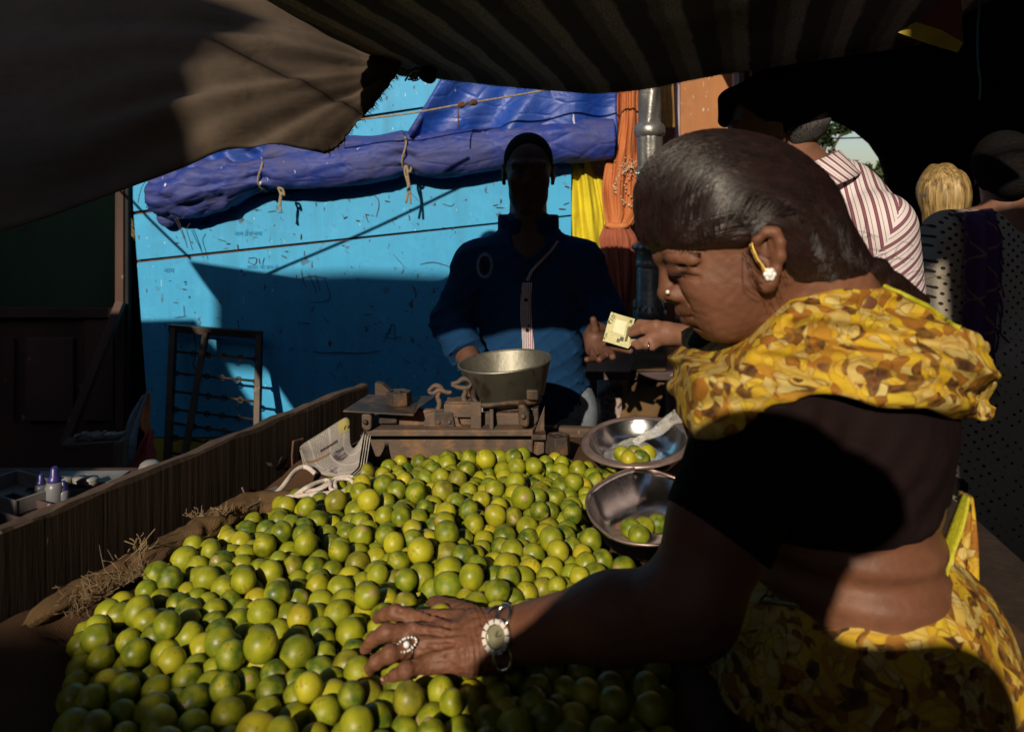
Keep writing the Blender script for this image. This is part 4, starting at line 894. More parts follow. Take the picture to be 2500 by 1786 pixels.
LT = rng.choice(len(TINT), len(LX), p=tw / tw.sum())
# ================================================================== beam scale, weights, dishes
M_scale = pm('rusty_cast_iron', (.120, .082, .062), (.072, .052, .042), 9, rough=.75, metal=.25, bump=.5, bscale=90, c3=(.22, .12, .06), s3=22, t3=(.5, .75))
M_scaled = pm('dark_cast_iron', (.06, .045, .038), (.035, .028, .025), 12, rough=.65, metal=.4, bump=.5, bscale=80, c3=(.16, .085, .04), s3=20, t3=(.5, .72))
YS = 1.80
scl = thing('beam_scale', 'rusty cast iron counter scale with flat weight plate and beam', 'scale', W(1090, 1130, YS + .07))
def S5(cx, cy, Y): return W(800 + .396 * cx, 640 + .396 * cy, Y)
# base box
f = [S5(315, 1255, YS), S5(1262, 1240, YS), S5(1265, 1033, YS), S5(232, 1033, YS)]; bk = np.array([.0, .13, 0])
MB().hexa([f[0], f[1], f[1] + bk, f[0] + bk, f[3], f[2], f[2] + bk + np.array([.035, 0, 0]), f[3] + bk]).build('base_box', M_scale, scl, bevel=.003)
MB().hexa([S5(1268, 1200, YS + .01), S5(1335, 1175, YS + .02), S5(1335, 1175, YS + .03), S5(1268, 1200, YS + .03), S5(1272, 1060, YS + .02), S5(1338, 880, YS + .05), S5(1338, 880, YS + .065), S5(1272, 1060, YS + .04)]).build('side_wing', M_scale, scl, bevel=.002)
MB().bar(S5(230, 1032, YS + .06), S5(1340, 1032, YS + .06), .12, .012).build('base_lip', M_scaled, scl, bevel=.002)
# beam
MB().bar(S5(330, 985, YS + .05), S5(720, 975, YS + .05), .02, .055).build('beam', M_scale, scl, bevel=.004)
MB().bar(S5(700, 985, YS + .052), S5(1240, 985, YS + .052), .016, .045).build('beam', M_scale, scl, bevel=.004)
bt = MB(); bt.prism([S5(x, y, YS + .03) for x, y in ((600, 935), (660, 920), (770, 920), (800, 950), (815, 1000), (870, 1032), (560, 1032), (600, 1000))], (0, .02, 0)); bt.build('beam_bracket', M_scale, scl, bevel=.003)
MB().prism([S5(x, y, YS + .022) for x, y in ((657, 925), (770, 925), (785, 1018), (660, 1018))], (0, .008, 0)).build('name_plate', M_scaled, scl, bevel=.002)
for x in (683, 750): MB().ball(S5(x, 985, YS + .02), .0045, 8).build('screw', M_scale, scl, smooth=True)
def lug(pts, Y, t, name, mat): return MB().prism([S5(x, y, Y) for x, y in pts], (0, t, 0)).build(name, mat, scl, bevel=.005)
lug([(207, 935), (262, 930), (272, 960), (268, 1035), (230, 1043), (208, 1020)], YS - .012, .04, 'left_lug', M_scale)
lug([(1172, 880), (1215, 876), (1245, 930), (1243, 1010), (1225, 1020), (1180, 1012)], YS - .016, .05, 'right_lug', M_scaled)
lug([(1265, 905), (1300, 895), (1300, 970), (1280, 1008), (1265, 1000)], YS + .03, .03, 'rear_lug', M_scaled)
MB().ball(S5(232, 985, YS - .016), .006, 8).build('screw', M_scaled, scl, smooth=True)
MB().ball(S5(1205, 950, YS - .02), .006, 8).build('screw', M_scale, scl, smooth=True)
MB().bar(S5(915, 860, YS + .02), S5(915, 1032, YS + .02), .024, .012, (0, 1, 0)).build('upright', M_scale, scl, bevel=.002)
MB().bar(S5(1010, 905, YS + .03), S5(1010, 1040, YS + .01), .010, .010, (0, 1, 0)).build('strap', M_scaled, scl, bevel=.002)
MB().bar(S5(735, 870, YS + .06), S5(950, 870, YS + .06), .05, .02).build('cross_piece', M_scale, scl, bevel=.002)
MB().bar(S5(720, 905, YS + .04), S5(890, 905, YS + .04), .03, .03).build('cross_piece', M_scale, scl, bevel=.002)
# flat plate for the weights, with its bent-up wing
pz = [S5(95, 915, YS - .02), S5(530, 940, YS - .02), S5(562, 832, YS + .16), S5(250, 815, YS + .16)]
MB().quadslab(np.array(pz) + np.array([0, 0, -.003]), (0, 0, .004)).build('weight_plate', M_scaled, scl, bevel=.001)
MB().quadslab([S5(531, 940, YS - .02), S5(560, 900, YS + .02), S5(668, 828, YS + .13), S5(562, 832, YS + .16)], (.002, 0, .003)).build('plate_wing', M_scaled, scl)
MB().bar(S5(330, 930, YS + .06), S5(440, 930, YS + .06), .07, .03).build('plate_seat', M_scaled, scl, bevel=.003)
# the two pointers
def beak(pts, stem, name):
    b = MB(); Y0 = YS + .05
    up = interp_path([S5(x, y, Y0) for x, y in pts[0]], 14); dn = interp_path([S5(x, y, Y0) for x, y in pts[1]], 14)
    b.tube(up, np.interp(np.linspace(0, 1, 14), [0, .5, 1], [.004, .0065, .0025]), 7); b.tube(dn, np.interp(np.linspace(0, 1, 14), [0, .5, 1], [.004, .0065, .0025]), 7)
    b.tube(interp_path([S5(x, y, Y0) for x, y in stem], 12), np.linspace(.005, .007, 12), 7); b.build(name, M_scale, scl, smooth=True)
beak(([(620, 795), (655, 762), (690, 765), (720, 795), (765, 798)], [(620, 795), (650, 808), (690, 785), (740, 805), (765, 798)]), [(690, 800), (678, 830), (690, 870), (680, 910)], 'pointer')
beak(([(762, 748), (800, 740), (835, 718), (865, 725), (885, 750)], [(762, 752), (800, 768), (840, 775), (870, 770), (888, 745)]), [(840, 770), (848, 800), (838, 830), (850, 872)], 'pointer')
MB().tube(interp_path([S5(900, 790, YS + .05), S5(900, 840, YS + .03), S5(950, 880, YS + .02), S5(1100, 868, YS + .02), S5(1250, 862, YS + .03), S5(1310, 850, YS + .06)], 24), .0065, 7).build('pan_cradle', M_scaled, scl, smooth=True)
MB().bar(S5(960, 882, YS + .09), S5(1300, 872, YS + .09), .07, .012).build('pan_seat', M_scale, scl, bevel=.002)
# deep tin pan
M_tin = pm('tarnished_tin', (.22, .21, .175), (.12, .115, .095), 7, rough=.5, metal=.85, bump=.35, bscale=14, bdist=.01, c3=(.10, .07, .05), s3=26, t3=(.58, .72))
pan = thing('weighing_pan', 'deep tarnished tin weighing pan resting on the scale', 'pan', S5(1115, 860, YS + .10))
Rp = roty(-.09) @ rotx(.10); pc = S5(1115, 852, YS + .105); 
prof = [(.0, 0.002), (.05, .001), (.078, .004), (.086, .012), (.108, .092), (.1115, .0945), (.1115, .0975), (.108, .0985), (.1045, .095), (.083, .016), (.075, .008), (.0, .006)]
MB().lathe(prof, 56, pc, Rp, 1.0, .78).build('bowl', M_tin, pan, smooth=True)
MB().lathe([(.1095 + .0028 * math.cos(a), .0965 + .0028 * math.sin(a)) for a in np.linspace(0, 2 * math.pi, 9)], 56, pc, Rp, 1.0, .78).build('rolled_rim', M_tin, pan, smooth=True)
MB().box(S5(1262, 815, YS + .015), (.027, .012, .024)).build('soldered_patch', M_scaled, pan, bevel=.004)
# iron weights
def hexw(name, label, c, r, h):
    t_ = thing(name, label, 'weight', c, 'iron weights'); ang = np.linspace(0, 2 * math.pi, 6, endpoint=False) + .25
    ring = lambda rr, z: np.stack([c[0] + rr * np.cos(ang), c[1] + rr * np.sin(ang), np.full(6, c[2] + z)], 1)
    m = MB(); m.add(np.concatenate([ring(r * 1.05, 0), ring(r * .98, h), ring(r * .72, h), ring(r * .68, h - .004)]), [tuple(range(5, -1, -1))] + [(k * 6 + i, k * 6 + (i + 1) % 6, k * 6 + 6 + (i + 1) % 6, k * 6 + 6 + i) for k in range(3) for i in range(6)] + [tuple(range(18, 24))])
    m.build('block', M_scaled, t_, bevel=.003); MB().lathe([(0, 0), (.007, .001), (.007, .003), (0, .003)], 10, np.asarray(c) + np.array([0, 0, h - .004])).build('lead_plug', M_scaled, t_, smooth=True)
hexw('iron_weight', 'hexagonal iron weight standing on the flat scale plate', S5(440, 872, YS + .07), .030, .030)
hexw('iron_weight', 'hexagonal iron weight on the sacking at the right of the scale', W(1362, 1104, YS + .02), .029, .040)
# newspaper
def news_mat():
    t = NT('newsprint'); uv = t.tc.outputs['UV']
    mp = t.n('Mapping'); t.L(uv, mp.inputs[0]); s = t.sep(mp.outputs[0])
    rows = t.math('FRACT', t.math('MULTIPLY', s[1], 46.0)); rowm = t.ramp(rows, [(.0, 0.0), (.30, 0.0), (.36, 1.0), (.80, 1.0), (.86, 0.0)])
    nn = t.n('TexNoise'); nn.noise_dimensions = '2D'; m2 = t.n('Mapping'); m2.inputs['Scale'].default_value = (90, 46, 1); t.L(uv, m2.inputs[0])
    sn = t.n('VectorMath'); sn.operation = 'SNAP'; sn.inputs[1].default_value = (.001, 1, 1); t.L(m2.outputs[0], sn.inputs[0]); t.L(sn.outputs[0], nn.inputs['Vector']); nn.inputs['Scale'].default_value = 1.0; nn.inputs['Detail'].default_value = 3
    words = t.ramp(nn.outputs[0], [(.44, 0.0), (.48, 1.0)])
    cols = t.math('FRACT', t.math('MULTIPLY', s[0], 4.0)); colm = t.ramp(cols, [(0.0, 0.0), (.05, 0.0), (.07, 1.0), (.93, 1.0), (.95, 0.0)])
    ink = t.math('MULTIPLY', t.math('MULTIPLY', rowm, words), colm)
    paper = t.mix(t.ramp(t.noise(t.tc.outputs['Object'], 14, 3), [(.35, 0.0), (.7, 1.0)]), (.40, .365, .335), (.31, .28, .26))
    col = t.mix(t.math('MULTIPLY', ink, .8), paper, (.045, .04, .042)); t.set(Base_Color=col, Roughness=.95, Specular_IOR_Level=.1)
    return t.m
M_news = news_mat()
np_ = thing('folded_newspaper', 'folded newspaper tucked between the cart board and the scale', 'newspaper', W(810, 1160, 1.72))
def C4(cx, cy, Y): return W(560 + .2033 * cx, 950 + .2033 * cy, Y)
def gridobj(P, name, mat, parent, thick=0):
    P = np.asarray(P, float); a, b = P.shape[:2]; o = MB().grid(P).build(name, mat, parent, smooth=True, thick=thick)
    uvl = o.data.uv_layers.new(name='UVMap'); li = np.array([l.vertex_index for l in o.data.loops]); uvl.data.foreach_set('uv', np.stack([(li // b) / (a - 1), (li % b) / (b - 1)], 1).astype(np.float32).ravel()); return o
s0 = interp_path([C4(850, 690, 1.74), C4(905, 640, 1.76), C4(1100, 520, 1.79), C4(1270, 410, 1.82), C4(1395, 338, 1.84), C4(1440, 365, 1.845)], 24)
s1 = interp_path([C4(870, 760, 1.70), C4(960, 760, 1.71), C4(1130, 680, 1.745), C4(1290, 580, 1.78), C4(1400, 520, 1.80), C4(1445, 500, 1.81)], 24)
s2 = interp_path([C4(930, 900, 1.66), C4(1010, 900, 1.665), C4(1150, 840, 1.68), C4(1280, 760, 1.705), C4(1400, 690, 1.73), C4(1455, 655, 1.745)], 24)
s3 = interp_path([C4(1090, 1010, 1.635), C4(1160, 990, 1.635), C4(1270, 930, 1.645), C4(1370, 850, 1.66), C4(1450, 770, 1.675), C4(1500, 700, 1.69)], 24)
s4 = interp_path([C4(1290, 1050, 1.63), C4(1350, 1020, 1.63), C4(1430, 950, 1.64), C4(1490, 850, 1.655), C4(1530, 740, 1.67), C4(1580, 590, 1.69)], 24)
s5 = interp_path([C4(1460, 1020, 1.63), C4(1500, 980, 1.63), C4(1550, 920, 1.64), C4(1570, 800, 1.655), C4(1595, 650, 1.68), C4(1618, 505, 1.70)], 24)
R_ = np.array([s0, s1, s2, s3, s4, s5]); G = np.stack([interp_path(R_[:, i], 30) for i in range(24)], 0)
gridobj(G, 'front_leaf', M_news, np_, .0006)
for k, (dx, dy) in enumerate(((.004, .006), (.008, .011), (.012, .017))):
    G2 = G[:, 14:] + np.array([dx, dy, -.004 - .003 * k]); gridobj(G2, 'inner_leaf', M_news, np_, .0005)
MB().tube(s0[:1].repeat(2, 0) + np.array([[0, 0, 0], [.001, 0, 0]]), .001, 4)
fold = np.stack([s0, s0 + np.array([-.004, .012, -.012]), s1 * .6 + s0 * .4 + np.array([-.006, .018, -.012]), s2 + np.array([-.01, .016, -.012])], 1); fold = np.stack([interp_path(fold[i], 12) for i in range(24)], 0)
gridobj(fold, 'back_leaf', M_news, np_, .0006)
def on_news(u, v, off=.0012):
    i, j = u * 23, v * 29; i0, j0 = min(int(i), 22), min(int(j), 28); a, b = i - i0, j - j0
    p = (G[i0, j0] * (1 - a) + G[i0 + 1, j0] * a) * (1 - b) + (G[i0, j0 + 1] * (1 - a) + G[i0 + 1, j0 + 1] * a) * b
    n = nrm(np.cross(G[i0 + 1, j0] - G[i0, j0], G[i0, j0 + 1] - G[i0, j0])); n = n if n[1] < 0 else -n; return p + n * off
def npatch(u0, u1, v0, v1, name, mat, off=.0012, n=8):
    return MB().grid(np.array([[on_news(u0 + (u1 - u0) * i / (n - 1), v0 + (v1 - v0) * j / (n - 1), off) for j in range(n)] for i in range(n)])).build(name, mat, np_, smooth=True)
npatch(.64, .97, .02, .19, 'yellow_headline_box', pm('yellow_newsprint', (.36, .31, .10), (.3, .26, .1), 30, rough=.95))
npatch(.52, .74, .38, .60, 'printed_photograph', pm('newsprint_photo', (.06, .045, .05), (.26, .22, .21), 60, (1, 1, .4), rough=.95, lo=.4, hi=.6)); npatch(.22, .40, .56, .72, 'printed_photograph', pm('newsprint_photo_dark', (.08, .06, .065), (.3, .26, .26), 80, rough=.95, lo=.45, hi=.6)); npatch(.02, .5, .34, .375, 'orange_rule', pm('orange_rule', (.30, .15, .06), None, 30, rough=.95)); npatch(.35, .62, .24, .27, 'headline_bar', pm('brown_rule', (.10, .05, .045), None, 30, rough=.95))
hd = npatch(.68, .92, .12, .165, 'headline', pm('headline_ink', (.05, .045, .03), (.33, .29, .1), 130, (1, .2, 1), rough=.95, lo=.48, hi=.52), .002)
# white cotton rope
M_crope = NT('white_cotton_rope'); v_ = M_crope.coords((1, 1, 1)); M_crope.set(Base_Color=M_crope.mix(M_crope.ramp(M_crope.noise(v_, 60, 3), [(.3, 0.0), (.7, 1.0)]), (.62, .54, .50), (.44, .37, .34)), Roughness=.95, Specular_IOR_Level=.1, Normal=M_crope.bump(M_crope.noise(v_, 420, 3), .8, .002)); M_crope = M_crope.m
rp_ = thing('cotton_rope', 'thick white cotton rope coiled loosely in front of the newspaper', 'rope', WZ(720, 1200, .9))
def ropeobj(pts, name='strand', r=.0040):
    Pn = interp_path([WZ(560 + .2033 * x, 950 + .2033 * y, z) for x, y, z in pts], len(pts) * 9); MB().tube(Pn, r, 8).build(name, M_crope, rp_, smooth=True)
ropeobj([(1030, 1010, .935), (960, 950, .942), (900, 930, .943), (840, 945, .943), (770, 1000, .94), (700, 1090, .937), (630, 1180, .93), (560, 1245, .926), (480, 1290, .922), (410, 1315, .92)], r=.0048)
ropeobj([(620, 1310, .918), (720, 1285, .92), (800, 1285, .924), (900, 1270, .926), (1000, 1255, .926), (1100, 1250, .926), (1200, 1240, .926), (1320, 1235, .925), (1420, 1190, .926), (1500, 1130, .928), (1535, 1120, .928), (1500, 1090, .932), (1470, 1050, .936), (1400, 1045, .938), (1300, 1060, .938), (1230, 1100, .936), (1215, 1180, .934), (1240, 1210, .932), (1280, 1195, .932), (1270, 1150, .935), (1280, 1100, .938), (1340, 1070, .94), (1440, 1080, .938), (1500, 1130, .934)])
ropeobj([(630, 1325, .916), (760, 1300, .92), (850, 1230, .93), (940, 1180, .936), (1050, 1120, .938), (1150, 1090, .938), (1200, 1100, .938), (1190, 1140, .936), (1100, 1190, .932), (980, 1215, .93), (880, 1220, .93), (870, 1250, .928)])
ropeobj([(790, 1270, .925), (900, 1190, .934), (1020, 1130, .936), (1120, 1100, .936), (1175, 1105, .936), (1150, 1150, .934), (1050, 1200, .93), (950, 1230, .928)])
ropeobj([(900, 1290, .922), (1050, 1275, .924), (1200, 1270, .924), (1330, 1250, .923), (1440, 1200, .924), (1515, 1150, .926)])
fe = MB()
for (x, y, z) in ((400, 1318, .92), (622, 1318, .917)):
    c = WZ(560 + .2033 * x, 950 + .2033 * y, z)
    for k in range(22): fe.tube([c + np.array([.006, .002, 0]), c + np.array([random.gauss(-.004, .003), random.gauss(-.003, .003), random.gauss(0, .003)])], .0008, 4)
fe.build('frayed_ends', M_crope, rp_)['kind'] = 'stuff'
sm_ = MB().prism([WZ(560 + .2033 * x, 950 + .2033 * y, .921) for x, y in ((80, 1405), (310, 1280), (560, 1165), (600, 1200), (420, 1330), (230, 1415))], (0, 0, .0015))
tag(sm_.build('tin_sheet', pm('grey_tin_sheet', (.2, .19, .18), (.13, .12, .115), 20, rough=.6, metal=.3)), 'small flat grey tin sheet lying against the side board', 'metal sheet')
# steel dish
M_steel = pm('scratched_steel', (.68, .67, .67), (.52, .51, .50), 30, rough=.2, metal=1.0, bump=.12, bscale=60, c3=(.3, .26, .22), s3=18, t3=(.6, .8))
M_rimst = pm('worn_dish_rim', (.30, .22, .20), (.2, .14, .125), 30, rough=.4, metal=.6)
dish = thing('steel_dish', 'wide round steel dish holding limes in a clear plastic bag', 'dish', W(1555, 1115, 1.72))
Rd = roty(-.10) @ rotx(.14); dc = W(1556, 1095, 1.73)
MB().lathe([(0, -.052), (.05, -.051), (.074, -.044), (.092, -.026), (.103, -.004), (.1045, 0), (.105, -.006), (.094, -.03), (.076, -.048), (.05, -.055), (0, -.056)], 64, dc + np.array([0, 0, .02]), Rd).build('bowl', M_steel, dish, smooth=True)
MB().lathe([(.1035, -.001), (.106, .002), (.118, .001), (.1225, -.003), (.1205, -.006), (.106, -.004)], 64, dc + np.array([0, 0, .02]), Rd).build('flat_rim', M_rimst, dish, smooth=True)
MB().lathe([(.05, -.055), (.056, -.06), (.05, -.062)], 40, dc + np.array([0, 0, .02]), Rd).build('foot_ring', M_steel, dish, smooth=True)
# scoop pan of polished steel
sp = thing('steel_scoop', 'shiny steel scoop pan with a high pointed back wall beside the heap', 'scoop', W(1560, 1300, 1.4))
rim = [W(1431, 1225, 1.45), W(1440, 1200, 1.50), (W(1475, 1172, 1.545)), W(1520, 1150, 1.59), W(1560, 1142, 1.62), W(1610, 1152, 1.62), W(1690, 1182, 1.56), W(1745, 1215, 1.48), W(1760, 1275, 1.36), W(1680, 1320, 1.28), W(1590, 1330, 1.27), W(1510, 1318, 1.29), W(1460, 1285, 1.34), W(1438, 1255, 1.39)]
rim = np.array(rim); rimc = interp_path(np.concatenate([rim, rim[:1]]), 73)[:-1]; cen = rimc.mean(0); cen[2] = .884
rows = []
for s, zz in ((1.0, 0), (.97, .12), (.9, .38), (.8, .66), (.68, .88), (.5, .98), (.25, 1.0), (.02, 1.0)):
    r_ = rimc.copy(); r_[:, :2] = cen[:2] + (rimc[:, :2] - cen[:2]) * s; r_[:, 2] = rimc[:, 2] * (1 - zz) + cen[2] * zz; rows.append(r_)
MB().grid(np.array(rows), closed=True).build('pan', M_steel, sp, smooth=True, thick=.0016)
MB().tube(rimc, .0026, 7, closed=True).build('rolled_rim', M_rimst, sp, smooth=True)
MB().ball(W(1552, 1164, 1.60), .004, 8).build('rivet', M_scaled, sp, smooth=True)
# clear plastic bag with its twisted neck
t = NT('clear_plastic'); v = t.coords(); t.set(Base_Color=(.85, .85, .85), Roughness=.18, Transmission_Weight=.0, Alpha=.22, Specular_IOR_Level=.8, Normal=t.bump(t.noise(v, 40, 4, .6, 1.), .9, .01)); M_plast = t.m
pb = thing('plastic_bag', 'clear crumpled plastic bag with twisted neck lying in the steel dish', 'bag', W(1540, 1110, 1.70))
G = np.zeros((26, 20, 3)); bc = W(1545, 1098, 1.70)
for i in range(26):
    for j in range(20):
        a = 2 * math.pi * i / 25; r = j / 19; rr = .062 * r; p = bc + np.array([rr * math.cos(a) * 1.0, rr * math.sin(a) * .8, .034 * (1 - r ** 2) - .012]); p += .007 * np.array([vnoise(p * 60), vnoise(p * 60 + 9), vnoise(p * 70 + 4)]); G[i, j] = p
MB().grid(G).build('bag', M_plast, pb, smooth=True)
nk = interp_path([W(1552, 1078, 1.70), W(1585, 1062, 1.70), W(1620, 1040, 1.69), W(1650, 1020, 1.68)], 14)
G = [[nk[i] + np.array([math.cos(a), .3 * math.sin(a), math.sin(a)]) * (.006 + .007 * i / 13) * (1 + .35 * math.sin(3 * a + i * .7)) for a in np.linspace(0, 2 * math.pi, 14, endpoint=False)] for i in range(14)]
t = NT('milky_plastic'); v = t.coords(); t.set(Base_Color=(.8, .78, .76), Roughness=.15, Alpha=.26, Specular_IOR_Level=.9, Normal=t.bump(t.noise(v, 50, 4), .8, .008))
MB().grid(np.array(G), closed=True).build('twisted_neck', t.m, pb, smooth=True)

# ---- things beyond the side board: a low table with trays and bottles
lt = thing('low_table', 'low wooden table piled with trays behind the cart side board', 'table', (-1.15, 2.0, 0))
MB().quadslab([WZ(-250, 1260, .735), WZ(330, 1260, .735), WZ(345, 1158, .735), WZ(-150, 1158, .735)], (0, 0, .02)).build('top', M_brown, lt, bevel=.003)
for x, y in ((-180, 1240), (300, 1240), (320, 1170), (-100, 1170)): p = WZ(x, y, .735); MB().bar(p, (p[0], p[1], 0), .04, .04, (0, 1, 0)).build('leg', M_brown, lt)
M_whitep = pm('grubby_white_plastic', (.22, .215, .215), (.14, .13, .13), 12, rough=.5)
M_bottle = pm('milky_bottle_plastic', (.16, .16, .18), (.11, .11, .13), 10, rough=.35); M_cap = pm('violet_cap', (.03, .025, .15), None, 20, rough=.35); M_greenp = pm('green_plastic', (.02, .14, .05), None, 20, rough=.5)
wb = MB().quadslab([WZ(100, 1185, .757), WZ(275, 1188, .757), WZ(318, 1158, .757), WZ(98, 1160, .757)], (0, 0, .012)).build('white_board', M_whitep, None, bevel=.002); tag(wb, 'grubby white ribbed board lying on the low table', 'board')
def tray(name, label, cx, cy, w, d, mat, rim_h=.035):
    t_ = thing(name, label, 'tray', WZ(cx, cy, .757)); c = WZ(cx, cy, .757); R = rotz(-.5)
    MB().box(c + np.array([0, 0, .004]), (w, d, .006), R).build('base', mat, t_, bevel=.002)
    for (ox, oy, sx, sy) in ((0, d / 2, w + .01, .007), (0, -d / 2, w + .01, .007), (w / 2, 0, .007, d - .008), (-w / 2, 0, .007, d - .008)):
        MB().box(c + R @ np.array([ox, oy, .008 + rim_h / 2]), (sx, sy, rim_h), R).build('side', mat, t_, bevel=.002)
tray('plastic_tray', 'white plastic tray at the far left end of the low table', 40, 1225, .20, .12, M_whitep)
tray('plastic_tray', 'dark tray of maroon scraps in front of the white plastic tray', 45, 1262, .18, .08, M_tabl, .02)
def bottle(label, cx, cy, s):
    t_ = thing('squeeze_bottle', label, 'bottle', WZ(cx, cy, .757), 'bottles on the low table'); c = WZ(cx, cy, .757)
    MB().lathe([(0, 0), (.019 * s, .001), (.021 * s, .006), (.021 * s, .045 * s), (.017 * s, .055 * s), (.010 * s, .06 * s)], 20, c).build('bottle_body', M_bottle, t_, smooth=True)
    MB().lathe([(.014 * s, .055 * s), (.015 * s, .066 * s), (.010 * s, .07 * s), (.009 * s, .088 * s), (.004 * s, .094 * s), (0, .094 * s)], 20, c).build('cap', M_cap, t_, smooth=True)
bottle('milky squeeze bottle with a violet cap on the low table', 133, 1234, 1.0); bottle('smaller violet capped bottle at the right of the milky one', 155, 1232, .62); bottle('short violet bottle tipped behind the trays', 100, 1222, .7)
for k, (x, lab) in enumerate(((160, 'leftmost white pill jar on the ribbed board'), (195, 'middle white pill jar on the ribbed board'), (222, 'rightmost white pill jar on the ribbed board'))):
    c = WZ(x, 1184, .77); j = thing('pill_jar', lab, 'jar', c, 'jars on the white board'); MB().lathe([(0, 0), (.016, 0), (.016, .012), (.012, .014)], 16, c).build('jar', M_whitep, j, smooth=True); MB().lathe([(.017, .013), (.017, .02), (0, .021)], 16, c).build('lid', M_whitep, j, smooth=True)
gp = MB(); 
for k in range(14): gp.box(WZ(100 + random.uniform(-20, 18), 1200 + random.uniform(-6, 6), .765), (random.uniform(.01, .04), random.uniform(.01, .03), .008), rotz(random.uniform(0, 3)))
tag(gp.build('green_packet', M_greenp), 'crumpled green packet lying behind the trays', 'packet')
wc = MB().lathe([(0, .014), (.012, .013), (.019, .008), (.022, 0)], 20, WZ(366, 1140, .93)).build('jar_cover', M_whitep, smooth=True); tag(wc, 'round white lid showing above the side board beside the crimson cloth', 'lid')
# ================================================================== people
def skin_mat(name, c, c2, wr=.25, shade_tint=False):
    t = NT(name); v = t.coords()
    col = t.mix(t.ramp(t.noise(v, 14, 5), [(.35, 0.0), (.68, 1.0)]), c, c2)
    col = t.mix(t.ramp(t.noise(v, 60, 3), [(.5, 0.0), (.75, .35)]), col, tuple(k * .55 for k in c))
    if shade_tint: ga = t.n('Attribute'); ga.attribute_name = 'lip_eye_shade'; col = t.mix(ga.outputs['Fac'], col, (.035, .012, .010))
    t.set(Base_Color=col, Roughness=.55, Specular_IOR_Level=.28, Subsurface_Weight=.06, Subsurface_Radius=(.01, .004, .002), Subsurface_Scale=.4)
    n1 = t.bump(t.noise(t.coords((1, 1, 1), (.4, .3, .2)), 55, 4, .6, .8), wr, .006); t.set(Normal=t.bump(t.voro(v, 600), .12, .0006, n1)); return t.m
M_skinw = skin_mat('brown_skin', (.165, .070, .039), (.118, .048, .027), .22, True)
M_skinm = skin_mat('tan_brown_skin', (.22, .105, .065), (.155, .070, .045), .25)
M_skind = skin_mat('deep_brown_skin', (.12, .055, .036), (.08, .036, .024), .25)
M_skinp = skin_mat('fair_skin', (.45, .27, .2), (.38, .2, .15), .15)
def hair_mat(name, c, c2, rot, rough=.36, spec=.5, sc=(14, 260, 260)):
    t = NT(name); v = t.coords(sc, rot); n = t.noise(v, 1.0, 3, .6)
    col = t.mix(t.ramp(n, [(.35, 0.0), (.68, 1.0)]), c, c2)
    t.set(Base_Color=col, Roughness=t.ramp(n, [(.3, rough), (.7, rough + .15)]), Specular_IOR_Level=spec, Normal=t.bump(n, .9, .004)); return t.m
def combed_mat(name, c, c2, cx, cz, rough):
    t = NT(name); p = t.sep(t.tc.outputs['Object']); x = t.math('SUBTRACT', p[0], cx); z = t.math('SUBTRACT', p[2], cz)
    r = t.math('SQRT', t.math('ADD', t.math('MULTIPLY', x, x), t.math('MULTIPLY', z, z))); an = t.math('ARCTAN2', z, x); cb_ = t.n('CombineXYZ')
    t.L(t.math('MULTIPLY', an, 2.2), cb_.inputs[0]); t.L(t.math('MULTIPLY', r, 330.), cb_.inputs[1]); t.L(t.math('MULTIPLY', p[1], 330.), cb_.inputs[2])
    n = t.noise(cb_.outputs[0], 1.0, 3, .65); n2 = t.noise(cb_.outputs[0], .28, 2)
    col = t.mix(t.ramp(n, [(.35, 0.0), (.68, 1.0)]), c, c2)
    t.set(Base_Color=col, Roughness=t.ramp(n, [(.3, rough), (.7, rough + .2)]), Specular_IOR_Level=.45, Normal=t.bump(n, .55, .003, t.bump(n2, .5, .008))); return t.m
M_hairw = combed_mat('dark_brown_hair', (.024, .010, .008), (.008, .004, .004), (1500 + .3695 * 750 - CX) / F * .95 - .45, ZC + (HY - 300 - .3695 * 1150) / F * .95, .30)
M_hairs = pm('dark_hair_strand', (.016, .0062, .0052), (.007, .0034, .003), 60, rough=.32, spec=.45)
M_hairb = hair_mat('black_hair', (.009, .008, .008), (.005, .004, .004), (0, 0, 0), .85, .05)
M_hairg = hair_mat('greying_hair', (.085, .08, .078), (.010, .009, .009), (0, .3, 0), .6, .2, (420, 420, 60))
M_hairy = hair_mat('streaked_blonde_hair', (.40, .27, .10), (.07, .038, .016), (0, 0, 0), .42, .4, (110, 110, 5))
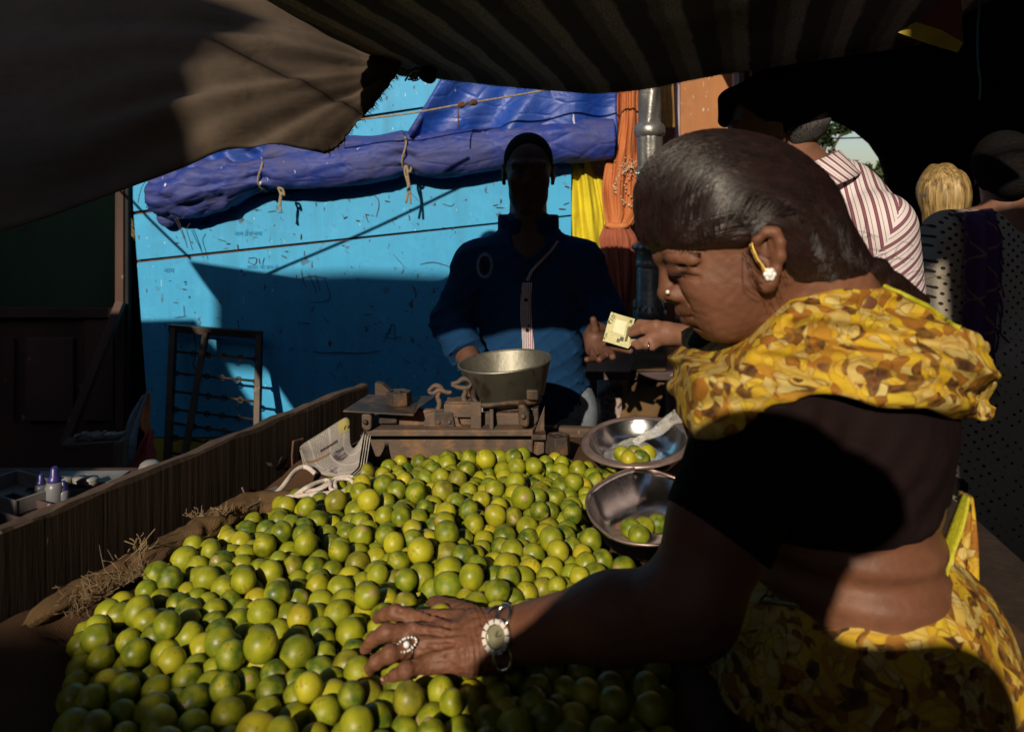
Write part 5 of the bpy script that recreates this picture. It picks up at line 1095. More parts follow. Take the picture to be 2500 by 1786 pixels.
def sari_mat():
    t = NT('floral_sari'); v = t.coords(); d = t.n('TexNoise'); t.L(v, d.inputs['Vector']); d.inputs['Scale'].default_value = 16; d.inputs['Detail'].default_value = 2
    ad = t.n('VectorMath'); ad.operation = 'MULTIPLY_ADD'; t.L(d.outputs['Color'], ad.inputs[0]); ad.inputs[1].default_value = (.075, .075, .05); t.L(v, ad.inputs[2])
    vc = t.voro(ad.outputs[0], 46, 'F1', 'Color'); s = t.sep(vc)
    base = t.ramp(s[0], [(0, (.47, .34, .075)), (.2, (.47, .31, .014)), (.40, (.46, .35, .11)), (.52, (.25, .095, .012)), (.64, (.50, .32, .018)), (.76, (.05, .018, .009)), (.90, (.38, .19, .02))], 'CONSTANT')
    v2 = t.voro(ad.outputs[0], 74, 'F1', 'Color'); s2 = t.sep(v2)
    msk = t.ramp(s2[1], [(0, 0.0), (.50, 0.0), (.51, 1.0)], 'CONSTANT'); over = t.ramp(s2[0], [(0, (.50, .40, .14)), (.26, (.24, .09, .012)), (.5, (.045, .018, .01)), (.72, (.52, .37, .03))], 'CONSTANT')
    ed = t.voro(ad.outputs[0], 46, 'DISTANCE_TO_EDGE'); ed2 = t.voro(ad.outputs[0], 74, 'DISTANCE_TO_EDGE'); col = t.mix(msk, base, over); col = t.mix(t.ramp(ed, [(.0, .55), (.06, .2), (.14, 0.0)]), col, (.26, .10, .012)); col = t.mix(t.math('MULTIPLY', msk, t.ramp(ed2, [(.0, .8), (.12, .0)])), col, (.10, .04, .012)); soft = t.noise(v, 70, 3)
    col = t.mix(t.ramp(soft, [(.4, 0.0), (.75, .45)]), col, (.36, .2, .03))
    t.set(Base_Color=col, Roughness=.7, Specular_IOR_Level=.2, Normal=t.bump(t.noise(v, 700, 2), .25, .0008)); return t.m
M_sari = sari_mat()
M_sarib = pm('lime_yellow_border', (.48, .46, .02), (.36, .34, .02), 160, rough=.5, bump=.5, bscale=500)
def blouse_mat():
    t = NT('sheer_black_blouse'); v = t.coords()
    col = t.mix(t.ramp(t.noise(v, 5, 4), [(.35, 0.0), (.65, 1.0)]), (.013, .0062, .0065), (.0075, .0045, .005))
    t.set(Base_Color=col, Roughness=.85, Specular_IOR_Level=.08, Normal=t.bump(t.noise(t.coords((1, 1, 1), (0, .6, 0)), 26, 3, .5, .6), .5, .008)); return t.m
M_blouse = blouse_mat()
M_gold = pm('gold', (.75, .48, .14), (.6, .36, .1), 40, rough=.25, metal=1); M_gem = pm('white_stones', (.85, .82, .80), (.7, .66, .65), 90, rough=.1, spec=.9); M_sil = pm('silver', (.7, .68, .64), (.5, .47, .44), 60, rough=.25, metal=1)
f32 = lambda *a: np.array(a, np.float32)
def cloth_noise(P, k, amp, seed=0): return amp * vnoise(P * np.asarray(k), seed)

# ------------------------------------------------------------------ the shopper in the foreground
wom = thing('person', 'woman in a yellow and brown patterned sari and dark blouse reaching across the limes', 'person', (.45, 1.03, 0), 'people at the lime stall')
YH = .95
def H(cx, cy, s=0): return W(1500 + .3695 * cx, 300 + .3695 * cy, YH - s)     # head landmarks, s = metres towards the viewer
k6 = .3695 * YH / F
face = [('e', (H(740, 580), (480 * k6, .070, 470 * k6)), .02), ('e', (H(700, 960), (275 * k6, .058, 400 * k6)), .03), ('e', (H(470, 745), (235 * k6, .050, 190 * k6)), .02),
        ('c', (H(960, 1000, .044), H(730, 1290, .020), .026, .021), .025), ('c', (H(960, 1000, -.044), H(730, 1290, -.020), .026, .021), .025), ('e', (H(690, 1270), (130 * k6, .03, 120 * k6)), .02), ('e', (H(632, 1330), (95 * k6, .019, 88 * k6)), .012),
        ('e', (H(555, 1190), (138 * k6, .030, 130 * k6)), .015), ('e', (H(470, 940), (130 * k6, .030, 95 * k6)), .012), ('c', (H(338, 955), H(352, 1105), .0075, .0115), .007), ('c', (H(380, 945), H(410, 1110), .010, .014), .008), ('e', (H(352, 1128), (.0118, .0110, .0098)), .004), ('e', (H(402, 1138, .013), (.0125, .0085, .0098)), .004), ('e', (H(402, 1138, -.013), (.0125, .0085, .0098)), .004),
        ('c', (H(318, 878, .004), H(400, 868, .036), .0105, .010), .008), ('c', (H(318, 878, -.004), H(400, 868, -.036), .0105, .010), .008), ('c', (H(400, 868, .036), H(520, 900, .054), .010, .008), .01), ('e', (H(630, 1055, .036), (.032, .020, .026)), .02), ('e', (H(630, 1055, -.036), (.032, .020, .026)), .02), ('e', (H(790, 1190, .028), (.034, .018, .032)), .03),
        ('e', (H(428, 962, .030), (.0150, .0120, .0115)), .004), ('e', (H(428, 962, -.030), (.0150, .0120, .0115)), .004), ('c', (H(440, 1236, .0), H(500, 1250, .022), .0070, .0045), .004), ('c', (H(488, 1287, .0), H(530, 1285, .019), .0085, .005), .004), ('c', (H(440, 1236, .0), H(500, 1250, -.022), .0070, .0045), .004), ('c', (H(488, 1287, .0), H(530, 1285, -.019), .0085, .005), .004),
        ('c', (H(1080, 980), H(1330, 1230, -.01), .050, .058), .03), ('c', (H(1150, 950), H(1420, 1150), .048, .056), .03), ('c', (H(900, 1180), H(1150, 1260), .034, .046), .03)]
carve = [('c', (H(440, 1262, .0), H(520, 1268, .026), .0022, .0016), .004), ('c', (H(452, 990, .038), H(400, 985, .030), .0018, .0014), .003), ('c', (H(470, 920, .044), H(355, 927, .022), .0046, .0036), .006), ('c', (H(440, 1105, .026), H(555, 1225, .033), .0020, .0018), .007), ('c', (H(470, 1010, .042), H(560, 1020, .054), .0020, .0016), .005), ('c', (H(660, 1200, .048), H(700, 1290, .040), .0008, .0006), .006), ('c', (H(560, 1230, .034), H(590, 1310, .030), .002, .0014), .005),
         ('c', (H(520, 960, .055), H(640, 990, .064), .0016, .001), .004), ('c', (H(520, 985, .056), H(620, 1050, .065), .0016, .001), .004), ('c', (H(520, 940, .054), H(630, 930, .064), .0014, .001), .004), ('e', (H(385, 1168, .012), (.006, .004, .003)), .003), ('c', (H(540, 1335, .01), H(590, 1345, .022), .003, .002), .006)]
ear_o = [H(x, y, s) for x, y, s in ((925, 830, .072), (945, 765, .078), (1000, 718, .083), (1060, 720, .086), (1098, 790, .087), (1095, 880, .086), (1065, 975, .082), (1030, 1050, .078), (1000, 1075, .075), (985, 1040, .073))]
ear = [('e', (H(1010, 890, .068), (.015, .010, .028)), .01)] + [('c', (ear_o[i], ear_o[i + 1], .0052 if i < 7 else .0075, .0052 if i < 6 else .0075), .006) for i in range(len(ear_o) - 1)] + [('c', (H(1035, 790, .080), H(1055, 900, .081), .0035, .0035), .005), ('c', (H(965, 930, .076), H(1000, 985, .077), .004, .005), .005)]
def d_head(P):
    d = d_prims(P, face)
    for c in carve: d = smax(d, -d_cap(P, *c[1]) if c[0] == 'c' else -d_ell(P, *c[1]), c[2])
    return smin(d, d_prims(P, ear), .006) + .0006 * vnoise(P * 180)
Nb = W(1990, 760, 1.03); Ls = W(1862, 1012, .93); Rs = np.array([.405, 1.22, 1.29]); El = W(1685, 1482, .868); Wr = WZ(1222, 1557, .958)
Ub = np.array([.385, 1.06, 1.245]); Ch = W(2000, 1060, 1.05); Wc = W(2048, 1350, 1.04); Hc = W(2090, 1590, 1.04)
torso_p = [('e', (Ub, (.160, .175, .126)), .03), ('e', (Ch, (.148, .165, .15)), .05), ('e', (Wc, (.112, .150, .13)), .06), ('e', (Hc, (.15, .18, .15)), .06), ('c', (Ls, Rs, .062, .07), .05), ('c', (H(1150, 950), Nb, .048, .060), .05)]
upper_p = ('c', (Ls, Ls * .42 + El * .58, .060, .054), .04); arm2_p = ('c', (Ls * .42 + El * .58, El, .054, .047), .03)
fm = El * .62 + Wr * .38 + np.array([0, -.004, .004]); fore_p = [('c', (El, fm, .047, .043), .03), ('c', (fm, Wr, .043, .031), .03)]
rarm_p = [('c', (Rs, (.36, 1.27, 1.06), .06, .045), .03), ('c', ((.36, 1.27, 1.06), (.30, 1.30, .90), .04, .03), .03)]
def d_torso(P):
    d = d_prims(P, torso_p)
    z = P[..., 2]; d = d + .0045 * np.cos((z - 1.055 + .10 * (P[..., 0] - .40) ** 2 * 4) * 2 * math.pi / .045) * np.exp(-((z - 1.06) / .05) ** 2)
    return d
def d_wbody(P):
    d = smin(d_torso(P), d_cap(P, *upper_p[1]), .04); d = smin(d, d_cap(P, *arm2_p[1]), .03)
    for q in fore_p: d = smin(d, d_cap(P, *q[1]), .03)
    for q in rarm_p: d = smin(d, d_cap(P, *q[1]), .03)
    return d
def hz(x, y, z): return WZ(800 + .352 * x, 1400 + .352 * y, z)
MCP = [hz(600, 318, .952), hz(590, 410, .957), hz(625, 505, .952), hz(705, 622, .942)]
PIP = [hz(470, 268, .958), hz(405, 405, .962), hz(430, 555, .957), hz(545, 665, .945)]
DIP = [hz(390, 285, .950), hz(310, 455, .950), hz(330, 612, .946), hz(460, 705, .935)]
TIP = [hz(345, 305, .937), hz(262, 520, .934), hz(272, 675, .930), hz(398, 745, .924)]
Wc_ = hz(1100, 430, .962)
hand_p = [('c', (Wr, hz(1050, 400, .962), .031, .027), .01), ('c', (Wr + np.array([0, -.012, -.004]), hz(1000, 560, .95), .025, .022), .02)]
for i in range(4):
    hand_p += [('c', (hz(1010, 340 + 80 * i, .957 - .004 * i), MCP[i], .0165, .0120), .012), ('c', (MCP[i], PIP[i], (.0108, .0112, .0106, .0096)[i], (.0092, .0096, .0092, .0080)[i]), .004), ('c', (PIP[i], DIP[i], (.0094, .0098, .0092, .0080)[i], .0080 if i < 3 else .0070), .003), ('c', (DIP[i], TIP[i], .0080 if i < 3 else .0070, .0066 if i < 3 else .0058), .003), ('e', (PIP[i], (.0105, .0100, .0098)), .004)]
hand_p += [('c', (hz(980, 300, .945), hz(760, 215, .925), .017, .012), .012), ('c', (hz(760, 215, .925), hz(640, 190, .912), .0105, .0085), .004)]
tend = [(hz(980, 390 + 35 * i, .974 - .003 * i), MCP[i] + np.array([0, -.003, .0095])) for i in range(4)]
def d_hand(P):
    d = d_prims(P, hand_p)
    for a, b in tend: d = smin(d, d_cap(P, a, b, .0036, .0042), .004)
    q = P - np.asarray(MCP[1]); d = d + .0011 * vnoise(P * f32(90, 190, 190), 2) + .0008 * vnoise(P * 320, 4)
    x = P[..., 0]; d = d + .0009 * np.sin((x + .3 * P[..., 1]) * 900) * np.exp(-((x - Wr[0] + .028) / .014) ** 2)
    return d
V1, F1 = surf(d_head, (H(120, 0)[0], .845, H(0, 1560)[2]), (H(1720, 0)[0], 1.06, H(0, 90)[2]), .0023)
V2, F2 = surf(d_wbody, (-.03, .78, .62), (.66, 1.36, 1.42), .0062)
V3, F3 = surf(d_hand, (-.215, .89, .875), (-.002, 1.13, .995), .0017)
Vall = np.concatenate([V1, V2, V3])
wb_ = mk('body', Vall, np.concatenate([F1, F2 + len(V1), F3 + len(V1) + len(V2)]), M_skinw, wom, True)
lipd = np.minimum(d_cap(Vall, H(442, 1240, 0), H(505, 1255, .024), .011, .007), d_cap(Vall, H(485, 1285, 0), H(528, 1285, .020), .012, .006)); eyed = np.minimum(d_ell(Vall, H(435, 960, .034), (.026, .02, .020)), d_ell(Vall, H(435, 960, -.034), (.026, .02, .020)))
shade_tint = np.maximum(np.clip(-lipd / .004, 0, 1) * .55, np.clip(-eyed / .010, 0, 1) * .62)  # lip colour, plus shade around the eyes painted into the skin
shade_tint = np.maximum(shade_tint, np.exp(-np.abs(d_cap(Vall, H(398, 984, .036), H(468, 978, .044), .0, .0)) / .0022) * .95)
at_ = wb_.data.attributes.new('lip_eye_shade', 'FLOAT', 'POINT'); at_.data.foreach_set('value', shade_tint.astype(np.float32))
def hand_avoid(X): return np.minimum(d_hand(X.astype(np.float32)), d_wbody(X.astype(np.float32)))
# nails
nl = MB()
for i in range(4):
    d = nrm(TIP[i] - DIP[i]); nl.ball(TIP[i] + d * .002 + np.array([0, -.002, .0055]), (.0045, .0045, .002), 8)
nl.build('nails', pm('fingernail', (.40, .22, .16), None, 40, rough=.3), wb_, smooth=True)['kind'] = 'stuff'
# hair
def d_whair(P):
    d = d_ell(P, H(690, 480, 0), (548 * k6, .083, 435 * k6)); d = smin(d, d_ell(P, H(1020, 560, 0), (395 * k6, .080, 395 * k6)), .03)
    d = smin(d, d_ell(P, H(600, 690, 0), (445 * k6, .0775, 330 * k6)), .02); d = smin(d, d_ell(P, H(860, 720, 0), (250 * k6, .0815, 250 * k6)), .02)
    d = smax(d, d_plane(P, H(500, 838), np.array([.10, 0, -1.0])), .020)
    d = smin(d, d_cap(P, H(1180, 700, .02), H(1320, 880, .0), .060, .050), .03); d = smin(d, d_cap(P, H(1200, 860, .028), H(1480, 960, .01), .040, .032), .03); d = smin(d, d_cap(P, H(1120, 760, .045), H(1200, 930, .03), .024, .016), .02)
    d = smax(d, -d_ell(P, H(1010, 900, .085), (.021, .03, .034)), .008)
    st_ = (P[..., 0] * .55 - P[..., 2] * .83)
    cc_ = H(760, 1000); rx_ = P[..., 0] - cc_[0]; rz_ = P[..., 2] - cc_[2]; rr_ = np.sqrt(rx_ ** 2 + rz_ ** 2); an_ = np.arctan2(rz_, rx_)
    return d + .0017 * vnoise(np.stack([rr_ * 95, an_ * 1.6, P[..., 1] * 95], -1), 3) + .0008 * vnoise(np.stack([rr_ * 190, an_ * 2.5, P[..., 1] * 190], -1), 9)
hairw = sdf_obj('hair', d_whair, (H(100, 0)[0], .85, H(0, 1020)[2]), (H(1560, 0)[0], 1.05, H(0, 10)[2]), .0026, M_hairw, wom)
def strands(n, r0, seed, c0, y_mid, half, th0, th1, fn_, keep, na=18):
    r_ = np.random.default_rng(seed); ph = r_.uniform(0, math.pi, n); yb = y_mid - half * np.cos(ph) * .995; th = np.linspace(0, 1, na)[None, :]
    ta = np.radians(th0 + r_.normal(0, 5, n))[:, None]; tb = np.radians(th1 + r_.normal(0, 7, n))[:, None]; A = ta + (tb - ta) * th
    Y = yb[:, None] + .004 * np.sin(th * 5 + r_.uniform(0, 6, n)[:, None]); D = np.stack([np.cos(A), 0 * A, np.sin(A)], -1); O = np.stack([0 * Y + c0[0], Y, 0 * Y + c0[2]], -1)
    t = np.full(A.shape, .26)
    for _ in range(34): t = t - np.clip(fn_((O + D * t[..., None]).astype(np.float32)), -.01, .03) * .8
    P = O + D * (t + r_.uniform(.0, .0014, n)[:, None])[..., None]; m = MB(); V = []; Fs = []; nb = 0
    ok = keep(P) & (t > .03) & (np.abs(fn_(P.astype(np.float32))) < .004)
    for i in range(n):
        k0 = 0
        while k0 < na:
            if not ok[i, k0]: k0 += 1; continue
            k1 = k0
            while k1 + 1 < na and ok[i, k1 + 1] and np.linalg.norm(P[i, k1 + 1] - P[i, k1]) < .035: k1 += 1
            if k1 - k0 >= 3: m.tube(P[i, k0:k1 + 1], np.linspace(r0, r0 * .7, k1 - k0 + 1), 3, caps=False)
            k0 = k1 + 1
    return m
def hair_keep(P):
    x, z = P[..., 0], P[..., 2]; l0, l1 = H(0, 790), H(900, 870); line = l0[2] + (l1[2] - l0[2]) * (x - l0[0]) / (l1[0] - l0[0])
    e = H(1010, 890); ear_ = ((x - e[0]) / .022) ** 2 + ((z - e[2]) / .036) ** 2 < 1
    return ((z > line) | (x > H(1060, 0)[0])) & ~ear_
strands(3000, .00042, 3, H(760, 1000), YH, .084, 172, -12, d_whair, hair_keep).build('combed_strands', M_hairs, hairw, smooth=True)['kind'] = 'stuff'
pl = interp_path([H(1260, 820, .02), W(2010, 632, .925), W(2065, 652, .935), W(2120, 674, .95), W(2180, 700, .965), W(2258, 738, .985)], 60); G = np.zeros((60, 24, 3))
T = np.gradient(pl, axis=0); T /= np.linalg.norm(T, axis=1, keepdims=True)
for i in range(60):
    u = nrm(np.cross(T[i], (0, 1, 0))); w = np.cross(T[i], u); r0 = np.interp(i, [0, 12, 40, 59], [.040, .026, .020, .007])
    for j in range(24):
        a = 2 * math.pi * j / 24; r = r0 * (1 + .22 * abs(math.sin(a * 1.5 + i * .28)) + .12 * vnoise(np.array([i * .12, math.cos(a) * 5, math.sin(a) * 5]))); G[i, j] = pl[i] + u * math.cos(a) * r + w * math.sin(a) * r
MB().grid(G, closed=True).build('plait', M_hairw, hairw, smooth=True)
fw = MB()
for k in range(70):                                              # loose strands over temple, nape and tail
    if k < 10: a = H(random.uniform(840, 900), random.uniform(800, 870), .079); b = a + np.array([random.gauss(.02, .012), -.004, random.gauss(-.028, .012)]); c = b + np.array([random.gauss(.015, .01), .004, random.gauss(-.02, .01)])
    elif k < 50: a = H(random.uniform(1150, 1330), random.uniform(850, 960), .04); b = a + np.array([random.gauss(.0, .02), -.012, -.025]); c = b + np.array([random.gauss(-.01, .02), -.004, random.gauss(-.022, .008)])
    else: a = H(random.uniform(300, 1300), 70, 0) + np.array([0, random.gauss(0, .03), 0]); a = pl[int(random.uniform(10, 55))] + np.array([0, -.01, .012]); b = a + np.array([random.gauss(.015, .012), 0, random.gauss(.012, .01)]); c = b + np.array([random.gauss(.02, .01), 0, random.gauss(-.004, .012)])
    fw.tube(interp_path([a, b, c], 8), .00035, 3)
fw.build('loose_strands', M_hairw, hairw)['kind'] = 'stuff'
# blouse
hem_x = [.25, .30, .37, .42, .47, .52, .56, .60]; hem_z = [W(0, y, .95)[2] for y in (1330, 1322, 1308, 1296, 1275, 1236, 1190, 1120)]
cuffp = Ls * .36 + El * .64; cuffn = nrm(El - Ls)
def d_blouse(P):
    t_ = d_torso(P) - .0045; t_ = smax(t_, np.interp(P[..., 0], hem_x, hem_z).astype(np.float32) - P[..., 2], .004)
    s_ = d_cap(P, Ls, El, .067, .0625); s_ = smax(s_, d_plane(P, cuffp, cuffn + np.array([-.18, 0, 0])), .003)
    r_ = smax(d_cap(P, Rs, (.36, 1.27, 1.06), .066, .052), d_plane(P, (.36, 1.27, 1.10), (0, 0, -1)), .004)
    d = smin(smin(t_, s_, .035), r_, .03); ax = np.maximum(0, 1 - np.abs(d_plane(P, (.40, .9, 1.2), (.5, 0, .86))) / .08)
    return d + .0028 * np.sin((P[..., 0] * .8 - P[..., 2] * .55) * 190 + 2 * vnoise(P * 14)) * ax * .6 + cloth_noise(P, (16, 16, 12), .0016, 5)
sdf_obj('blouse', d_blouse, (.10, .78, 1.02), (.64, 1.36, 1.42), .0052, M_blouse, wom)
# sari: shoulder drape, skirt, borders
lowx = [W(x, 0, .95)[0] for x in (1700, 1745, 1790, 1830, 1900, 2000, 2160, 2300, 2370, 2420)]; lowz = [W(0, y, .95)[2] for y in (1030, 1005, 955, 928, 920, 925, 955, 1000, 1028, 1045)]
upx = [W(x, 0, .95)[0] for x in (1740, 1800, 1850, 1890, 2000, 2150, 2330, 2400)]; upz = [W(0, y, .95)[2] for y in (880, 815, 755, 716, 690, 690, 780, 840)]
def d_drape(P):
    q = P[..., 2] * .96 + .10 * P[..., 0] + .22 * P[..., 1]
    base = smin(d_prims(P, torso_p[:2] + torso_p[4:5]), d_cap(P, *upper_p[1]), .05); base = smin(base, d_cap(P, W(1880, 765, .905), W(2010, 742, .93), .024, .03), .02); base = smin(base, d_cap(P, W(2010, 742, .93), W(2170, 765, .97), .03, .035), .03); base = smin(base, d_cap(P, W(2240, 880, 1.05), W(2305, 955, 1.04), .05, .042), .05)
    base = smin(base, d_ell(P, W(2055, 852, 1.02), (.152, .160, .062)), .03); base = smin(base, d_cap(P, W(1905, 790, .93), W(1800, 930, .925), .042, .050), .03); base = smin(base, d_cap(P, W(1800, 930, .925), W(1775, 1000, .96), .048, .05), .03)
    wv = vnoise(P * f32(7, 7, 9), 3)
    fold = .0052 * np.sin(q * 165 + 2.6 * wv + 1.2 * np.sin(P[..., 0] * 9)) + .0024 * (1 - 1.6 * np.abs(np.sin(q * 150 + 2.2 * wv + P[..., 0] * 14)) ** .5) + .0012 * np.sin(q * 420 + 5 * wv) + .0016 * np.sin(P[..., 0] * 420 + q * 60) * np.clip((P[..., 0] - .47) * 12, 0, 1)
    d = base - .013 - fold
    d = smax(d, np.interp(P[..., 0], lowx, lowz).astype(np.float32) + .004 * np.sin(P[..., 0] * 60) - P[..., 2], .003); d = smax(d, P[..., 2] - np.interp(P[..., 0], upx, upz).astype(np.float32), .012)
    return d
drp = sdf_obj('sari_drape', d_drape, (.20, .80, 1.16), (.66, 1.36, 1.42), .0036, M_sari, wom)
def d_skirt(P):
    top = W(2090, 1455, 1.04); x = P[..., 0] - .44; y = P[..., 1] - 1.06; th = np.arctan2(y, x)
    d = d_prims(P, [('e', (Hc, (.162, .190, .162)), .03), ('c', (Hc + np.array([.0, 0, -.05]), (.45, 1.07, .12), .17, .25), .08)])
    pleat = .009 * np.sin(th * 16 + 4 * vnoise(P * f32(3, 3, 1.4), 8)) * np.clip((1.0 - P[..., 2]) * 5, .15, 1) + .004 * vnoise(P * f32(18, 18, 7), 2)
    line = np.interp(P[..., 0], [.25, .30, .38, .46, .52, .58], [W(0, y_, .95)[2] for y_ in (1420, 1445, 1455, 1425, 1375, 1320)]).astype(np.float32)
    return smax(smax(d - .006 - pleat, P[..., 2] - line, .004), .06 - P[..., 2], .004)
sk_ = sdf_obj('sari_skirt', d_skirt, (.12, .74, .04), (.80, 1.40, 1.10), .0085, M_sari, wom)
def first_hit(px, py, fn_, Y0, off=.003):
    a = W(px, py, Y0); d = nrm(a - np.array([0, 0, ZC])); P = a + np.linspace(0, .7, 400)[:, None] * d; v_ = fn_(P.astype(np.float32)); i = int(np.argmax(v_ < 0)); return P[i] - d * off
eb = MB(); 
def top_hit(px, fn_):
    for py in np.arange(660, 960, 2.0):
        a = W(px, py, .7); d = nrm(a - np.array([0, 0, ZC])); P = a + np.linspace(0, .7, 260)[:, None] * d
        if (fn_(P.astype(np.float32)) < 0).any(): return first_hit(px, py + 3, fn_, .7, .0005)
    return None
eb.tube(interp_path([p for p in (top_hit(x, d_drape) for x in np.linspace(2130, 2345, 14)) if p is not None], 40), .0032, 7); eb.build('yellow_piping', M_sarib, drp, smooth=True)
G = np.zeros((30, 8, 3)); a_ = interp_path([W(2288, 1400, .97), W(2296, 1350, .97), W(2322, 1275, .985), W(2350, 1205, 1.0)], 30); b_ = interp_path([W(2310, 1398, .955), W(2326, 1350, .955), W(2352, 1280, .97), W(2362, 1210, .99)], 30)
for i in range(30):
    for j in range(8): s = j / 7; G[i, j] = a_[i] * (1 - s) + b_[i] * s + np.array([0, -.010 * math.sin(s * math.pi), 0])
MB().grid(G).build('yellow_border', M_sarib, sk_, smooth=True, thick=.003)
curt = np.zeros((26, 40, 3)); La = interp_path([W(2350, 1205, 1.02), W(2335, 1290, 1.0), W(2300, 1400, .99), W(2290, 1520, .98)], 40); Ra = interp_path([W(2362, 1205, 1.06), W(2378, 1300, 1.06), W(2392, 1420, 1.06), W(2405, 1560, 1.06)], 40)
for i in range(26):
    s = i / 25; curt[i] = La * (1 - s) + Ra * s; curt[i, :, 1] -= .012 * np.sin(s * 16 + np.linspace(0, 2, 40))
MB().grid(curt).build('sari_end', M_sari, sk_, smooth=True, thick=.003)
wbd = MB().tube([first_hit(x, y + 6, d_skirt, .6, .001) for x, y in interp_path([(1870, 1458, 0), (1940, 1470, 0), (2010, 1466, 0), (2090, 1448, 0)], 24)[:, :2]], .0034, 6).build('green_zari_border', pm('zari', (.12, .16, .07), (.35, .3, .1), 500, rough=.4, metal=.3), sk_, smooth=True)
ebm = MB()
for k in range(150):
    t_ = k / 150; p = first_hit(1500 + .3695 * (310 + 215 * t_), 300 + .3695 * (868 - 18 * math.sin(t_ * 3) + random.gauss(0, 7)), d_head, .75, .0); ebm.tube([p, p + np.array([.008, -.0012, -.0015 + random.gauss(0, .0012)])], .0009, 4)
for k in range(30):
    t_ = k / 30; p = first_hit(1500 + .3695 * (392 + 70 * t_), 300 + .3695 * (986 + 6 * math.sin(t_ * 3)), d_head, .75, .0); ebm.tube([p, p + np.array([-.004 + .004 * t_, -.003, -.003])], .0004, 4)
ebm.build('brow_and_lashes', M_hairw, hairw)['kind'] = 'stuff'
# jewellery
er = MB()
for k, (x, y) in enumerate(interp_path([(908, 800, 0), (925, 850, 0), (950, 905, 0), (975, 935, 0), (1000, 975, 0)], 22)[:, :2]):
    er.ball(H(x, y, .088), .0021, 7); er.ball(H(x + (10 if k % 2 else -12), y + 6, .087), .0013, 6)
eo = er.build('ear_chain', M_gold, wom, smooth=True)
es = MB(); cx, cy = 1027, 1000
for k in range(6): a = k * math.pi / 3; es.ball(H(cx + 26 * math.cos(a), cy + 26 * math.sin(a), .089), (.0034, .002, .0034), 7)
es.ball(H(cx, cy, .091), (.0036, .0022, .0036), 7); es.build('ear_stud', M_gem, wom, smooth=True)
MB().ball(H(352, 1117, .0245), .0024, 8).build('nose_stud', M_gem, wom, smooth=True)
# watch
def d_arm(P): return np.minimum(d_hand(P), d_wbody(P))
def arm_hit(px, py):
    p = first_hit(px, py, d_arm, .7, 0.0); e = .004; g_ = np.array([d_arm((p + e * np.eye(3)[k])[None].astype(np.float32))[0] - d_arm((p - e * np.eye(3)[k])[None].astype(np.float32))[0] for k in range(3)]); return p, nrm(g_)
wp_, wn = arm_hit(1219, 1553); wn = nrm(wn + .35 * nrm(np.array([0, 0, ZC]) - wp_)); wx = nrm(np.array([1, 0, .1])); wx = nrm(wx - wn * np.dot(wx, wn)); wy = np.cross(wn, wx); RW = np.stack([wx, wy, wn], 1); wcn = wp_ + wn * .0025
wa = MB().lathe([(0, 0), (.0185, 0), (.0195, .002), (.0185, .0055), (.0128, .0062), (.0125, .0045), (0, .0045)], 36, wcn, RW).build('watch', M_sil, wom, smooth=False)
MB().lathe([(0, .0048), (.0122, .0048)], 30, wcn, RW).build('dial', pm('olive_dial', (.33, .32, .20), (.22, .21, .13), 90, rough=.2, metal=.4), wa)
for k in range(12):
    a = k * math.pi / 6 + .26; MB().box(wcn + RW @ np.array([.0157 * math.cos(a), .0157 * math.sin(a), .0066]), (.0052, .0066, .0012), RW @ rotz(a)).build('bezel_stone', pm('shell_white', (.62, .56, .50), None, 50, rough=.3) if k == 0 else bpy.data.materials['shell_white'], wa)
MB().bar(wcn + RW @ np.array([0, 0, .0055]), wcn + RW @ np.array([.008, .001, .0055]), .0008, .0006).build('watch_hand', M_black, wa); MB().bar(wcn + RW @ np.array([0, 0, .0056]), wcn + RW @ np.array([.003, .006, .0056]), .0008, .0006).build('watch_hand', M_black, wa)
for sgn in (1, -1):
    lp_, n2 = arm_hit(1219 + (14 if sgn > 0 else 9), 1553 - 48 * sgn); n2 = nrm(n2 + .2 * wn); x2 = nrm(np.array([1., 0, 0]) - n2 * n2[0]); y2 = np.cross(n2, x2); lc = lp_ + n2 * .003
    MB().tube([lc + x2 * .0105 * math.cos(a) + y2 * .014 * math.sin(a) for a in np.linspace(0, 2 * math.pi, 28, endpoint=False)], .0026, 7, closed=True).build('strap_link', M_sil, wa, smooth=True)
bnd = MB(); axv = nrm(Wr - fm); bu = nrm(np.cross(axv, (0, 0, 1))); bw = np.cross(bu, axv)
bnd.tube([WZ(1223, 1553, .958) + (bu * math.cos(a) + bw * math.sin(a)) * .0335 for a in np.linspace(0, 2 * math.pi, 40, endpoint=False)], .0018, 6, closed=True); bnd.build('bracelet', M_sil, wa, smooth=True)
# ring
rc = MCP[2] * .62 + PIP[2] * .38; rd = nrm(PIP[2] - MCP[2]); ru = nrm(np.cross(rd, (0, 0, 1))); rw = np.cross(ru, rd); rn = nrm(np.array([0, -.6, .8]))
rg_ = MB().tube([rc + (ru * math.cos(a) + rw * math.sin(a)) * .0112 for a in np.linspace(0, 2 * math.pi, 24, endpoint=False)], .0013, 6, closed=True).build('ring', M_sil, wom, smooth=True)
gm = MB(); rcx = rc + rn * .0125; gx = nrm(rd - rn * np.dot(rd, rn)); gy = np.cross(rn, gx); gm.ball(rcx, .0042, 8)
for a in np.linspace(0, 2 * math.pi, 18, endpoint=False): gm.ball(rcx + gx * .0125 * math.cos(a) * (abs(math.cos(a)) ** .3) + gy * .0075 * math.sin(a), .0015, 6)
gm.build('stones', M_gem, rg_, smooth=True)
